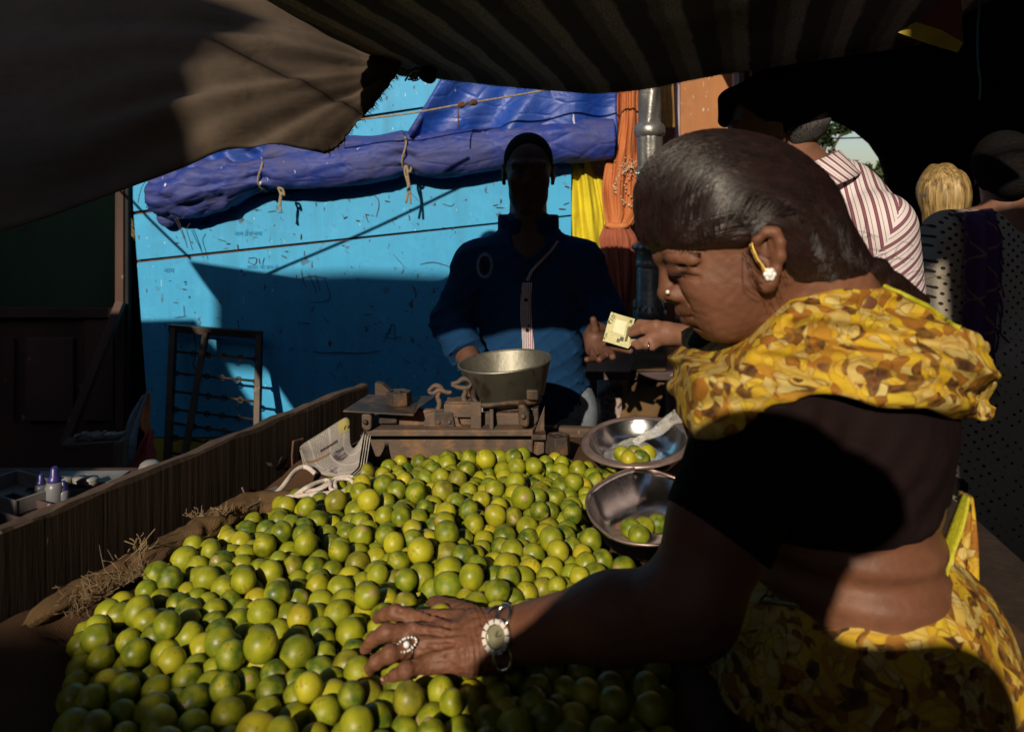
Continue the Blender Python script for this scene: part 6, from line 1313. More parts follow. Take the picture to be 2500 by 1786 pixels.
# ------------------------------------------------------------------ generic head
def head_prims(o, f, u, sc=1.0):
    f = nrm(f); s = nrm(np.cross(u, f)); u = np.cross(f, s); R = np.stack([f, s, u], 1); o = np.asarray(o, float)
    L = lambda a, b, c: o + sc * (f * a + s * b + u * c); E = lambda c, r, k, *x: ('e', (L(*c), np.array(r) * sc, R), k * sc, *x); Cc = lambda a, b, ra, rb, k, *x: ('c', (L(*a), L(*b), ra * sc, rb * sc), k * sc, *x)
    p = [E((-.012, 0, .035), (.094, .074, .084), .02), E((.034, 0, -.035), (.056, .060, .078), .03), E((.03, 0, -.078), (.048, .050, .034), .03), Cc((.074, .008, -.098), (.074, -.008, -.098), .017, .017, .02),
         Cc((.086, 0, .02), (.100, 0, -.022), .008, .0125, .014), E((.088, .012, -.026), (.012, .009, .009), .008), E((.088, -.012, -.026), (.012, .009, .009), .008), Cc((.084, .012, .034), (.070, .045, .030), .010, .010, .012), Cc((.084, -.012, .034), (.070, -.045, .030), .010, .010, .012),
         E((.060, .036, -.020), (.03, .024, .028), .02), E((.060, -.036, -.020), (.03, .024, .028), .02), Cc((.086, -.014, -.058), (.086, .014, -.058), .0075, .0075, .006), Cc((.083, -.013, -.070), (.083, .013, -.070), .008, .008, .006), E((.076, .030, .012), (.012, .012, .009), .006), E((.076, -.030, .012), (.012, .012, .009), .006),
         Cc((-.02, 0, -.06), (-.035, 0, -.16), .056, .060, .03)]
    for sg in (1, -1): p += [E((-.012, .075 * sg, -.004), (.016, .006, .030), .010), Cc((-.004, .079 * sg, .022), (-.026, .083 * sg, .012), .004, .004, .006), Cc((-.026, .083 * sg, .012), (-.022, .079 * sg, -.02), .004, .004, .005), Cc((-.022, .079 * sg, -.02), (-.008, .075 * sg, -.034), .005, .006, .005), E((-.008, .082 * sg, -.002), (.006, .006, .010), .004, '-')]
    return p, L, R
def bounds(pts, pad): P = np.array(pts); return P.min(0) - pad, P.max(0) + pad

# ------------------------------------------------------------------ the vendor behind the scale
M_shirt = NT('navy_cotton_shirt'); v = M_shirt.coords(); n_ = M_shirt.noise(v, 260, 2)
M_shirt.set(Base_Color=M_shirt.mix(M_shirt.ramp(M_shirt.noise(v, 7, 4), [(.35, 0.0), (.65, 1.0)]), (.0055, .036, .105), (.0045, .028, .082)), Roughness=.9, Specular_IOR_Level=.15, Normal=M_shirt.bump(n_, .3, .001)); M_shirt = M_shirt.m
M_jeans = pm('faded_denim', (.20, .23, .27), (.12, .145, .185), 20, rough=.95, bump=.5, bscale=300, c3=(.3, .32, .35), s3=60, t3=(.55, .75))
ven = thing('person', 'man in a navy shirt with striped placket standing shaded behind the scale', 'person', (.06, 2.42, 0), 'people at the lime stall')
YV = 2.42
hp, HL, HR = head_prims(W(1290, 422, YV), (0, -1, -.10), (0, -.1, 1), .98)
vL, vR = W(1166, 648, YV), W(1412, 644, YV); vEl, vWl = W(1098, 785, YV - .02), W(1160, 905, YV - .20); vEr, vWr = W(1478, 768, YV - .02), W(1450, 822, YV - .16)
vt = [('e', (W(1288, 700, YV), (.150, .110, .185)), .03), ('e', (W(1300, 850, YV - .01), (.138, .115, .17)), .06), ('e', (W(1310, 985, YV + .01), (.158, .120, .14)), .06), ('c', (vL, vR, .062, .062), .05), ('c', (W(1290, 560, YV), W(1290, 610, YV), .062, .09), .04)]
hips = W(1310, 1010, YV)
legs = [('c', (hips + f32(-.085, 0, -.02), f32(-.06, YV, .45), .095, .065), .04), ('c', (f32(-.06, YV, .45), f32(-.07, YV + .02, .10), .065, .05), .03), ('c', (hips + f32(.085, 0, -.02), f32(.18, YV, .45), .095, .065), .04), ('c', (f32(.18, YV, .45), f32(.20, YV + .02, .10), .065, .05), .03)]
def VH(cx, cy, Y): return W(1380 + .2217 * cx, 700 + .2217 * cy, Y)
vpalm = VH(335, 610, 2.235)
vhand = [('c', (vWr, vpalm, .027, .024), .012), ('e', (vpalm, (.030, .020, .034)), .015), ('c', (VH(300, 690, 2.22), VH(430, 640, 2.20), .020, .016), .012),
         ('c', (VH(330, 560, 2.235), VH(330, 470, 2.225), .015, .0115), .008), ('c', (VH(330, 470, 2.225), VH(308, 360, 2.22), .0110, .0095), .004),
         ('c', (VH(430, 640, 2.20), VH(560, 670, 2.17), .0115, .0100), .006), ('c', (VH(560, 670, 2.17), VH(715, 705, 2.145), .0095, .0085), .003),
         ('c', (VH(410, 670, 2.195), VH(500, 720, 2.15), .0115, .010), .006), ('c', (VH(500, 720, 2.15), VH(520, 770, 2.125), .0100, .0095), .003),
         ('c', (VH(370, 690, 2.20), VH(430, 760, 2.15), .0110, .0098), .006), ('c', (VH(430, 760, 2.15), VH(375, 800, 2.12), .0096, .0088), .003),
         ('c', (VH(300, 700, 2.20), VH(320, 790, 2.16), .0100, .0090), .006), ('c', (VH(320, 790, 2.16), VH(238, 800, 2.13), .0088, .0078), .003)]
vh2 = [('c', (vEl, vWl, .046, .031), .02), ('c', (vWl, W(1166, 945, 2.13), .028, .026), .01)] + [('c', (W(1150 + 9 * i, 940, 2.13), W(1148 + 10 * i, 985, 2.10), .0105, .008), .006) for i in range(4)]
def d_vskin(P):
    d = d_prims(P, hp); d = smin(d, d_prims(P, [('c', (W(1290, 540, YV), W(1290, 620, YV), .060, .075), .03)]), .02)
    d = np.minimum(d, d_prims(P, vh2)); d = np.minimum(d, d_prims(P, [('c', (vEr, vWr, .044, .029), .02)] + vhand)); return d
V1, F1 = surf(lambda P: np.minimum(d_prims(P, hp), d_cap(P, W(1290, 540, YV), W(1290, 620, YV), .060, .075)), W(1290, 640, YV) - f32(.12, .13, 0), W(1290, 290, YV) + f32(.12, .13, 0), .0045)
V2, F2 = surf(lambda P: d_prims(P, vh2), *bounds([vEl, vWl, W(1166, 995, 2.08)], .06), .005)
V3, F3 = surf(lambda P: d_prims(P, [('c', (vEr, vWr, .044, .029), .02)] + vhand), *bounds([vEr, vWr, VH(240, 830, 2.1), VH(720, 340, 2.2)], .055), .0028)
V4, F4 = surf(lambda P: d_prims(P, vt), (W(1050, 0, YV)[0], YV - .2, .7), (W(1540, 0, YV)[0], YV + .2, 1.46), .012)
mk('body', np.concatenate([V1, V2, V3, V4]), np.concatenate([F1, F2 + len(V1), F3 + len(V1) + len(V2), F4 + len(V1) + len(V2) + len(V3)]), M_skind, ven, True)
def d_vhair(P):
    d = d_ell(P, HL(-.016, 0, .038), np.array([.0948, .0748, .0845]), HR) + .0008 * vnoise(P * 160); d = smax(d, d_plane(P, HL(.070, 0, .072), (0, -1, -.30)), .03)
    return smax(d, d_plane(P, HL(-.02, 0, -.030), (0, -.35, -1)), .03)
sdf_obj('hair', d_vhair, W(1290, 480, YV) - f32(.11, .13, 0), W(1290, 300, YV) + f32(.11, .13, 0), .004, M_hairb, ven)
cl_l = vEl * .30 + vWl * .70; cl_r = vEr * .25 + vWr * .75
def d_vshirt(P):
    d = d_prims(P, [(a, (b[0], np.array(b[1]) + .012) if a == 'e' else (b[0], b[1], b[2] + .012, b[3] + .012), k) for a, b, k in vt])
    al = smin(d_cap(P, vL, vEl, .068, .058), smax(d_cap(P, vEl, vWl, .058, .050), d_plane(P, cl_l, vWl - vEl), .003), .02); ar = smin(d_cap(P, vR, vEr, .068, .058), smax(d_cap(P, vEr, vWr, .057, .047), d_plane(P, cl_r, vWr - vEr), .003), .02)
    d = smin(d, al, .03); d = smin(d, ar, .03)
    hem = .895 - .10 * np.cos(np.clip((P[..., 0] - .03) / .2, -1.3, 1.6) * 1.6) * .8
    d = smax(d, hem.astype(np.float32) - P[..., 2], .006); d = smax(d, -d_ell(P, W(1290, 560, YV - .075), (.05, .07, .085)), .006)
    wv_ = vnoise(P * f32(6, 6, 5), 12); fold = .008 * vnoise(P * f32(8, 8, 4), 3) - .009 * (1 - np.abs(np.sin((P[..., 2] * .8 + np.abs(P[..., 0] - .05) * .9) * 42 + 2.4 * wv_))) ** 4 * np.clip((1.22 - P[..., 2]) * 5, .3, 1) - .006 * (1 - np.abs(np.sin((P[..., 2] - .5 * P[..., 0]) * 66 + 2.8 * wv_))) ** 5
    return d + fold
vs = sdf_obj('shirt', d_vshirt, (W(1035, 0, YV)[0], YV - .28, .78), (W(1560, 0, YV)[0], YV + .2, 1.50), .0075, M_shirt, ven)
def proj_front(px, py, fn_, Y0, off=.003, steps=90):                  # first hit of a ray with a garment
    a = W(px, py, Y0); d = nrm(a - np.array([0, 0, ZC])); ts = np.linspace(0, .5, 260); P = a + ts[:, None] * d; v_ = fn_(P.astype(np.float32)); i = int(np.argmax(v_ < 0)); return P[max(i, 0)] - d * off
pk = [(1288, 690), (1286, 700), (1284, 730), (1284, 770), (1287, 810), (1290, 850), (1291, 880)]
def placket(w0, name, mat, path, off):
    G = []
    for (x, y), w in zip(path, np.linspace(w0[0], w0[1], len(path))): G.append([proj_front(x + dx * w, y, d_vshirt, 2.1, off) for dx in (-.5, -.25, 0, .25, .5)])
    G = np.array(G); G2 = np.stack([interp_path(G[:, k], 30) for k in range(5)], 1); return MB().grid(G2).build(name, mat, vs, smooth=True, thick=.002)
t = NT('placket_stripes'); uvx = t.math('FRACT', t.math('MULTIPLY', t.sep(t.tc.outputs['Object'])[0], 165.0)); t.set(Base_Color=t.ramp(uvx, [(0, (.55, .5, .52)), (.40, (.55, .5, .52)), (.45, (.28, .02, .04)), (.62, (.28, .02, .04)), (.68, (.5, .46, .5)), (.80, (.04, .03, .08)), (.95, (.04, .03, .08))], 'CONSTANT'), Roughness=.9); M_plk = t.m
placket((24, 30), 'placket', M_plk, pk, .004); placket((7, 9), 'placket_edge', M_plk, [(1362, 588), (1345, 612), (1318, 640), (1298, 662), (1288, 685)], .004)
for x, y in ((1285, 668), (1284, 732), (1287, 805)): MB().lathe([(0, .002), (.005, .0015), (.0055, 0)], 12, proj_front(x, y, d_vshirt, 2.1, .007), rotx(math.pi / 2)).build('button', M_black, vs, smooth=True)
# raised collar
def d_vcoll(P):
    a = W(1290, 600, YV + .01); q = P - a; r = np.sqrt((q[..., 0] / 1.12) ** 2 + q[..., 1] ** 2); z = q[..., 2]
    d = np.abs(r - (.078 + .10 * np.clip(-z + .02, 0, .2) - .02 * z)) - .006; d = smax(d, np.abs(z - .035) - .060 + .35 * np.clip(-q[..., 1] - .04, 0, 1), .006); op = (-q[..., 1]) - .05 - .9 * np.abs(q[..., 0]); return smax(d, np.where(q[..., 1] < 0, op, -.02).astype(np.float32), .004)
sdf_obj('collar', d_vcoll, W(1290, 660, YV) - f32(.14, .14, 0), W(1290, 510, YV) + f32(.14, .14, 0), .0045, M_shirt, vs)
# chest emblem: ring patch
M_embw = pm('pale_blue_thread', (.16, .24, .36), (.10, .16, .26), 60, rough=.9); em = MB()
ecx, ecy = 1184, 649
em.tube([proj_front(ecx + 19 * math.cos(a) * .9, ecy + 27 * math.sin(a), d_vshirt, 2.1, .003) for a in np.linspace(0, 2 * math.pi, 36, endpoint=False)], .004, 5, closed=True)
for a in np.linspace(0, 2 * math.pi, 44, endpoint=False): em.tube([proj_front(ecx + 22 * math.cos(a) * .9, ecy + 31 * math.sin(a), d_vshirt, 2.1, .002), proj_front(ecx + 25 * math.cos(a) * .9, ecy + 34 * math.sin(a), d_vshirt, 2.1, .002)], .0012, 4)
em.build('emblem', M_embw, vs, smooth=True)
MB().add([proj_front(ecx + x, ecy + y, d_vshirt, 2.1, .003) for x, y in ((0, 0), (-9, -14), (0, -17), (9, -14), (11, -4), (5, 12), (-3, 19), (-9, 8))], [(0, k, k + 1) for k in range(1, 7)] + [(0, 7, 1)]).build('emblem_patch', M_black, vs)
def d_jeans(P): 
    d = d_prims(P, [('e', (W(1310, 985, YV + .01), (.164, .125, .15)), .05)] + legs); return smax(smax(d - .006 + .005 * vnoise(P * f32(12, 12, 9), 4), P[..., 2] - .935, .004), .06 - P[..., 2], .004)
jn = sdf_obj('jeans', d_jeans, (-.20, YV - .19, .04), (.35, YV + .19, .96), .009, M_jeans, ven)
for pts in ([(1350, 990), (1375, 978), (1400, 962), (1425, 948)],): MB().tube([proj_front(x, y, d_jeans, 2.1, .003) for x, y in pts], .004, 6).build('waistband', M_jeans, jn, smooth=True)
MB().tube([proj_front(x, y, d_jeans, 2.1, .003) for x, y in ((1396, 968), (1410, 985), (1416, 1005), (1420, 1030))], .003, 5).build('seam', M_jeans, jn, smooth=True)
for sx in (-.07, .20): MB().ball((sx, YV - .04, .045), (.05, .13, .045), 14).build('shoe', M_black, ven, smooth=True)

# ------------------------------------------------------------------ the man in the striped shirt
def stripe_mat(name, axis, per=.0205):
    t = NT(name); s = t.sep(t.coords()); q = None
    for k, w in enumerate(axis):
        if w: a = t.math('MULTIPLY', s[k], w); q = a if q is None else t.math('ADD', q, a)
    ph = t.math('FRACT', t.math('MULTIPLY', t.math('ADD', q, 5.0), 1 / per))
    col = t.ramp(ph, [(0, (.62, .55, .57)), (.28, (.62, .55, .57)), (.31, (.10, .026, .044)), (.40, (.20, .085, .11)), (.52, (.20, .085, .11)), (.60, (.10, .026, .044)), (.63, (.62, .55, .57)), (.86, (.62, .55, .57)), (.88, (.07, .025, .04)), (.96, (.62, .55, .57))])
    t.set(Base_Color=col, Roughness=.9, Specular_IOR_Level=.15, Normal=t.bump(t.noise(t.coords((1, 1, .6)), 40, 4, .6, .8), .35, .006)); return t.m
man = thing('person', 'grey haired man in a maroon striped shirt paying behind the sari woman', 'person', (.72, 1.8, 0), 'people at the lime stall')
YM = 1.74
mp_, ML, MR = head_prims(W(1893, 322, YM), (-.86, .45, -.22), (-.22, 0, 1), 1.0)
mN = W(2010, 445, YM + .02); mS = W(2140, 560, YM - .08); mF = W(1935, 560, YM + .22); mE = W(2178, 800, YM - .05); mEf = W(1850, 850, 2.10); mWf = W(1688, 820, 2.10)
mt_ = [('e', (W(2050, 650, YM + .05), (.155, .145, .20)), .03), ('e', (W(2060, 860, YM + .05), (.15, .14, .22)), .06), ('e', (W(2060, 1050, YM + .05), (.16, .15, .2)), .06), ('c', (mS, mF, .068, .068), .05), ('c', (W(1970, 420, YM), mN + f32(.03, .02, -.03), .056, .085), .04)]
mhand = [('c', (mWf, VH(1150, 520, 2.09), .029, .030), .012), ('e', (VH(1060, 510, 2.085), (.036, .022, .030)), .015), ('c', (VH(1000, 430, 2.08), VH(860, 470, 2.10), .016, .0125), .01), ('c', (VH(860, 470, 2.10), VH(725, 520, 2.125), .0118, .0085), .004),
         ('c', (VH(980, 560, 2.08), VH(850, 600, 2.085), .0125, .011), .008), ('c', (VH(850, 600, 2.085), VH(760, 630, 2.10), .0105, .009), .003), ('c', (VH(1000, 590, 2.085), VH(890, 640, 2.075), .0125, .011), .008), ('c', (VH(890, 640, 2.075), VH(800, 660, 2.09), .0100, .0088), .003), ('c', (VH(1030, 610, 2.09), VH(960, 660, 2.075), .0115, .010), .008), ('c', (VH(960, 660, 2.075), VH(880, 670, 2.085), .0095, .008), .003), ('c', (VH(950, 420, 2.095), VH(820, 400, 2.12), .0125, .0105), .006), ('c', (VH(820, 400, 2.12), VH(735, 470, 2.14), .0098, .008), .003)]
V1, F1 = surf(lambda P: smin(d_prims(P, mp_), d_prims(P, [mt_[4]]), .02), W(1893, 500, YM) - f32(.15, .13, 0), W(1893, 180, YM) + f32(.20, .14, 0), .0042)
V2, F2 = surf(lambda P: d_prims(P, [('c', (mEf, mWf, .042, .030), .02)] + mhand), *bounds([mEf, mWf, VH(720, 400, 2.1)], .05), .0028)
V3, F3 = surf(lambda P: d_prims(P, mt_), (W(1880, 0, YM)[0], YM - .2, .6), (W(2250, 0, YM)[0], YM + .36, 1.55), .012)
mk('body', np.concatenate([V1, V2, V3]), np.concatenate([F1, F2 + len(V1), F3 + len(V1) + len(V2)]), M_skinm, man, True)
def d_mhair(P):
    d = d_ell(P, ML(-.012, 0, .042), np.array([.108, .084, .092]), MR) + .0018 * vnoise(P * 150); d = smax(d, d_plane(P, ML(.035, 0, .062), ML(1, 0, -.9) - ML(0, 0, 0)), .01); d = smax(d, d_plane(P, ML(-.03, 0, -.055), ML(.25, 0, -1) - ML(0, 0, 0)), .01)
    return smin(d, d_cap(P, ML(.075, 0, .085), ML(.098, 0, .052), .032, .016), .03)
sdf_obj('hair', d_mhair, W(1893, 430, YM) - f32(.18, .16, 0), W(1893, 160, YM) + f32(.16, .16, 0), .004, M_hairb, man)
def d_mgrey(P): d = d_ell(P, ML(-.016, 0, .02), np.array([.1045, .082, .075]), MR) + .001 * vnoise(P * 70); d = smax(d, np.abs(d_plane(P, ML(0, 0, -.028), ML(0, 0, 1) - ML(0, 0, 0))) - .030, .008); return smax(d, d_plane(P, ML(-.032, 0, 0), ML(1, 0, 0) - ML(0, 0, 0)), .006)
sdf_obj('grey_sides', d_mgrey, W(1893, 430, YM) - f32(.16, .16, 0), W(1893, 220, YM) + f32(.18, .16, 0), .0042, M_hairg, man)
M_st1 = stripe_mat('striped_shirt_back', (.92, -.30, .16)); M_st2 = stripe_mat('striped_shirt_sleeve', (.55, .2, -.75)); M_st3 = stripe_mat('striped_shirt_collar', (.62, .1, .72), .015)
def d_mshirt(P):
    d = d_prims(P, [(a, (b[0], np.array(b[1]) + .011) if a == 'e' else (b[0], b[1], b[2] + .011, b[3] + .008), k) for a, b, k in mt_]); d = smax(d, d_plane(P, W(1985, 440, YM), (-.62, -.1, .9)), .006)
    return d + .004 * vnoise(P * f32(8, 8, 5), 6)
ms = sdf_obj('shirt', d_mshirt, (W(1850, 0, YM)[0], YM - .22, .62), (W(2260, 0, YM)[0], YM + .38, 1.60), .0062, M_st1, man)
def d_mslv(P):
    d = smin(d_cap(P, mS, mE, .081, .070), d_cap(P, mE, mE + f32(-.1, .1, -.18), .066, .05), .03); d = smax(d, d_plane(P, mS + f32(.012, 0, .03), (-.8, .1, .35)), .006); return d + .003 * vnoise(P * f32(10, 10, 7), 2)
sdf_obj('sleeve', d_mslv, *bounds([mS, mE, mE + f32(-.1, .1, -.18)], .11), .0055, M_st2, ms)
def d_mslv2(P): d = smin(d_cap(P, mF, mEf, .07, .060), d_cap(P, mEf, mWf, .058, .044), .03); return smax(d, d_plane(P, W(1694, 820, 2.1), mWf - mEf), .003) + .003 * vnoise(P * 14)
sdf_obj('far_sleeve', d_mslv2, *bounds([mF, mEf, mWf], .09), .0065, stripe_mat('striped_cuff', (.2, .1, 1.0), .014), ms)
# collar band and fold
cc = W(1978, 430, YM); ca = nrm(np.array([-.36, .05, .93])); cs = nrm(np.cross(ca, (0, 1, 0))); cb = np.cross(ca, cs); G = np.zeros((48, 7, 3))
for i in range(48):
    a = 2 * math.pi * i / 47; w = cs * math.cos(a) * 1.02 + cb * math.sin(a)
    for j, (r, h) in enumerate(((.073, -.02), (.070, .012), (.0685, .026), (.074, .029), (.081, .008), (.088, -.014), (.094, -.030))): G[i, j] = cc + w * r + ca * h
MB().grid(G).build('collar', M_st3, ms, smooth=True, thick=.003)
bl_ = mWf * .86 + mEf * .14; ba = nrm(mEf - mWf); b1 = nrm(np.cross(ba, (0, 0, 1))); b2 = np.cross(ba, b1)
M_cop = pm('copper', (.55, .2, .1), (.4, .13, .07), 60, rough=.3, metal=1)
MB().tube([mWf + ba * -.004 + (b1 * math.cos(a) + b2 * math.sin(a)) * .0325 for a in np.linspace(0, 2 * math.pi, 30, endpoint=False)], .004, 7, closed=True).build('copper_bangle', M_cop, man, smooth=True)
MB().tube([VH(905, 655, 2.068) + np.array([.003 * math.cos(a), .011 * math.sin(a), .011 * math.cos(a)]) for a in np.linspace(0, 2 * math.pi, 18, endpoint=False)], .0018, 6, closed=True).build('finger_ring', M_sil, man, smooth=True)
def d_mtr(P): return smax(d_prims(P, [('c', (W(2040, 1120, YM + .02), f32(.66, YM + .05, .08), .12, .07), .03), ('c', (W(2080, 1120, YM + .10), f32(.78, YM + .12, .08), .12, .07), .05)]), P[..., 2] - .98, .01)
sdf_obj('trousers', d_mtr, (.5, YM - .15, .02), (.95, YM + .3, 1.0), .014, M_black, man)
# banknote
M_note = NT('banknote_paper'); v = M_note.coords(); cN = M_note.mix(M_note.ramp(M_note.noise(v, 30, 5), [(.35, 0.0), (.65, 1.0)]), (.58, .52, .30), (.46, .44, .22)); cN = M_note.mix(M_note.ramp(M_note.noise(v, 400, 3), [(.5, 0.0), (.6, .5)]), cN, (.28, .31, .14)); M_note.set(Base_Color=cN, Roughness=.85); M_note = M_note.m
M_ink = pm('banknote_ink', (.05, .06, .045), (.16, .17, .11), 400, rough=.9, lo=.45, hi=.55); M_notel = pm('banknote_window', (.72, .66, .46), (.64, .58, .38), 60, rough=.9)
bn = thing('banknote', 'folded pale green 100 rupee banknote passing between the two hands', 'banknote', VH(590, 470, 2.16))
c4 = [VH(505, 275, 2.165), VH(768, 352, 2.150), VH(690, 675, 2.125), VH(410, 590, 2.14)]
def NB(u, v, off=0.0):
    p = (c4[0] * (1 - u) + c4[1] * u) * (1 - v) + (c4[3] * (1 - u) + c4[2] * u) * v; p = p + np.array([0, -.006 * math.sin(u * math.pi) * (1 - v) - off + .004 * math.sin(v * 5), 0]); return p
def npq(u0, u1, v0, v1, name, mat, off, n=8): return MB().grid(np.array([[NB(u0 + (u1 - u0) * i / (n - 1), v0 + (v1 - v0) * j / (n - 1), off) for j in range(n)] for i in range(n)])).build(name, mat, bn, smooth=True)
npq(0, 1, 0, 1, 'face', M_note, 0, 14)
MB().grid(np.array([[NB(u, 1, 0), NB(u, 1, 0) + np.array([.018 * u + .004, .012, .004 + .018 * u]), VH(700 + 135 * u, 690 - 130 * u, 2.14 - .0 * u)] for u in np.linspace(0, 1, 10)])).build('folded_under', M_note, bn, smooth=True)
npq(.27, .72, .18, .62, 'watermark_window', M_notel, .0012); npq(.80, .90, .30, .80, 'serial_bar', M_ink, .0012)
for (u, v, s_) in ((.68, .76, .14), (.56, .84, .12), (.86, .12, .10)):
    npq(u - s_ / 2, u + s_ / 2, v - s_ / 2, v + s_ / 2, 'printed_vignette', M_ink, .0014)
ux = nrm(c4[1] - c4[0]); uy = nrm(c4[0] - c4[3]); uz = np.cross(ux, uy); Rn = Matrix(np.stack([ux, uy, uz], 1).tolist())
lettering('₹100', .017, NB(.12, .20, .0035), M_ink, bn, rot=(Rn @ Matrix.Rotation(math.radians(72), 3, 'Z')).to_euler()); lettering('सौ रुपये', .007, NB(.05, .82, .0035), M_ink, bn, rot=(Rn @ Matrix.Rotation(math.radians(80), 3, 'Z')).to_euler())

# ------------------------------------------------------------------ passers-by at the right
pw = thing('person', 'fair haired woman in a grey top seen from behind with a shoulder strap', 'person', (1.6, 3.0, 0), 'people walking past')
YB = 3.0; bp, BL, BR = head_prims(W(2298, 480, YB), (.25, 1, 0), (0, 0, 1), .95); bt = [('e', (W(2300, 700, YB), (.165, .11, .2)), .03), ('e', (W(2300, 900, YB), (.15, .11, .25)), .06), ('c', (W(2225, 620, YB), W(2375, 620, YB), .06, .06), .05), ('c', (W(2225, 620, YB), W(2205, 820, YB), .055, .042), .04), ('c', (W(2375, 620, YB), W(2395, 820, YB), .055, .042), .04)]
V1, F1 = surf(lambda P: smin(d_prims(P, bp), d_prims(P, bt), .03), (W(2170, 0, YB)[0], YB - .2, .75), (W(2430, 0, YB)[0], YB + .2, 1.66), .009); mk('body', V1, F1, M_skinp, pw, True)
def d_bhair(P):
    d = d_ell(P, BL(-.015, 0, .03), np.array([.105, .088, .095]), BR); d = smin(d, d_cap(P, BL(-.05, 0, -.02), BL(-.05, 0, -.17), .080, .076), .04); st_ = np.arctan2(P[..., 1] - YB, P[..., 0] - 1.6)
    return d + .0030 * np.sin(P[..., 0] * 120 + 1.5 * vnoise(P * f32(6, 6, 3))) + .0035 * vnoise(P * f32(42, 42, 5))
sdf_obj('hair', d_bhair, (W(2200, 0, YB)[0], YB - .22, W(0, 600, YB)[2]), (W(2400, 0, YB)[0], YB + .16, W(0, 385, YB)[2]), .0052, M_hairy, pw)
M_greyt = pm('grey_jersey', (.085, .082, .078), (.06, .058, .056), 20, rough=.95, bump=.3, bscale=200)
gt_ = sdf_obj('top', lambda P: smax(d_prims(P, bt) - .010 + .003 * vnoise(P * 12), P[..., 2] - W(0, 578, YB)[2], .01), (W(2160, 0, YB)[0], YB - .22, .75), (W(2440, 0, YB)[0], YB + .2, 1.40), .009, M_greyt, pw)
MB().tube(interp_path([W(2214, 580, YB - .09), W(2228, 605, YB - .125), W(2262, 650, YB - .135), W(2300, 700, YB - .13)], 20), .009, 6).build('shoulder_strap', pm('tan_leather', (.2, .095, .045), None, 20, rough=.6), pw, smooth=True)
MB().bar(W(2245, 476, YB - .125), W(2262, 478, YB - .13), .006, .012).build('hair_clip', M_wire, pw)
sdf_obj('skirt', lambda P: d_cap(P, W(2300, 960, YB), (1.6, YB, .1), .16, .17), (1.35, YB - .25, .02), (1.9, YB + .25, .95), .02, M_black, pw)
pd_ = thing('person', 'woman in a dotted blouse with a fringed purple shawl at the right edge', 'person', (1.35, 2.25, 0), 'people walking past')
YD = 2.25
dp_, DL, DR = head_prims(W(2452, 425, YD), (.4, 1, 0), (0, 0, 1), .92); dt = [('e', (W(2400, 700, YD), (.16, .11, .22)), .03), ('e', (W(2410, 950, YD), (.17, .12, .32)), .06), ('c', (W(2320, 580, YD), W(2490, 560, YD), .06, .06), .05), ('c', (W(2322, 590, YD - .02), W(2318, 760, YD - .03), .062, .05), .04), ('c', (W(2318, 760, YD - .03), W(2330, 900, YD - .08), .046, .036), .04), ('c', (W(2420, 900, YD), W(2420, 1330, YD), .16, .19), .05)]
V1, F1 = surf(lambda P: smin(d_prims(P, dp_), d_prims(P, dt), .03), (W(2260, 0, YD)[0], YD - .2, .6), (W(2600, 0, YD)[0], YD + .2, 1.75), .010); mk('body', V1, F1, M_skinm, pd_, True)
t = NT('polka_dot_cotton'); v = t.coords((1, 1, 1), (0, .785, 0)); vd = t.voro(t.coords((1, .02, 1), (0, .6, 0)), 52, rand=.12); t.set(Base_Color=t.mix(t.ramp(vd, [(.24, 1.0), (.30, 0.0)]), (.30, .26, .21), (.012, .01, .01)), Roughness=.9, Normal=t.bump(t.noise(v, 30, 3), .4, .008)); M_polka = t.m
sdf_obj('dotted_blouse', lambda P: smax(d_prims(P, dt) - .011 + .005 * vnoise(P * f32(11, 11, 6)), P[..., 2] - W(0, 510, YD)[2], .01), (W(2250, 0, YD)[0], YD - .24, .42), (W(2640, 0, YD)[0], YD + .24, 1.52), .0085, M_polka, pd_)
sdf_obj('hair', lambda P: smin(d_ell(P, DL(-.012, 0, .03), np.array([.105, .084, .095]), DR), d_ell(P, DL(-.09, 0, -.02), np.array([.05, .05, .05]), DR), .03), (W(2330, 0, YD)[0], YD - .24, W(0, 520, YD)[2]), (W(2540, 0, YD)[0], YD + .2, W(0, 290, YD)[2]), .007, M_hairb, pd_)
t = NT('purple_shawl'); s = t.sep(t.coords((1, 1, 1), (0, .5, 0))); l1 = t.ramp(t.math('FRACT', t.math('MULTIPLY', s[0], 14.)), [(0, 1.0), (.05, 1.0), (.06, 0.0)], 'CONSTANT'); l2 = t.ramp(t.math('FRACT', t.math('MULTIPLY', s[2], 11.)), [(0, 1.0), (.05, 1.0), (.06, 0.0)], 'CONSTANT'); t.set(Base_Color=t.mix(t.math('MAXIMUM', l1, l2), (.048, .010, .075), (.16, .085, .075)), Roughness=.85, Normal=t.bump(t.noise(t.coords(), 35, 3), .5, .01)); M_purple = t.m
shw = thing('shawl', 'fringed purple shawl with thin pale lines over the dotted blouse', 'shawl', W(2370, 900, YD - .1))
G = np.zeros((26, 60, 3)); La = interp_path([W(2370, 545, YD + .08), W(2318, 525, YD), W(2345, 535, YD - .10), W(2350, 620, YD - .135), W(2350, 760, YD - .15), W(2350, 900, YD - .16)], 60); Ra = interp_path([W(2430, 525, YD + .08), W(2415, 508, YD), W(2425, 530, YD - .11), W(2432, 620, YD - .15), W(2428, 760, YD - .16), W(2420, 890, YD - .165)], 60)
for i in range(26):
    s = i / 25; G[i] = La * (1 - s) + Ra * s; G[i, :, 1] -= .012 * np.sin(s * 13 + np.linspace(0, 3, 60)) + .02 * math.sin(s * math.pi)
MB().grid(G).build('cloth', M_purple, shw, smooth=True, thick=.005)
fg = MB()
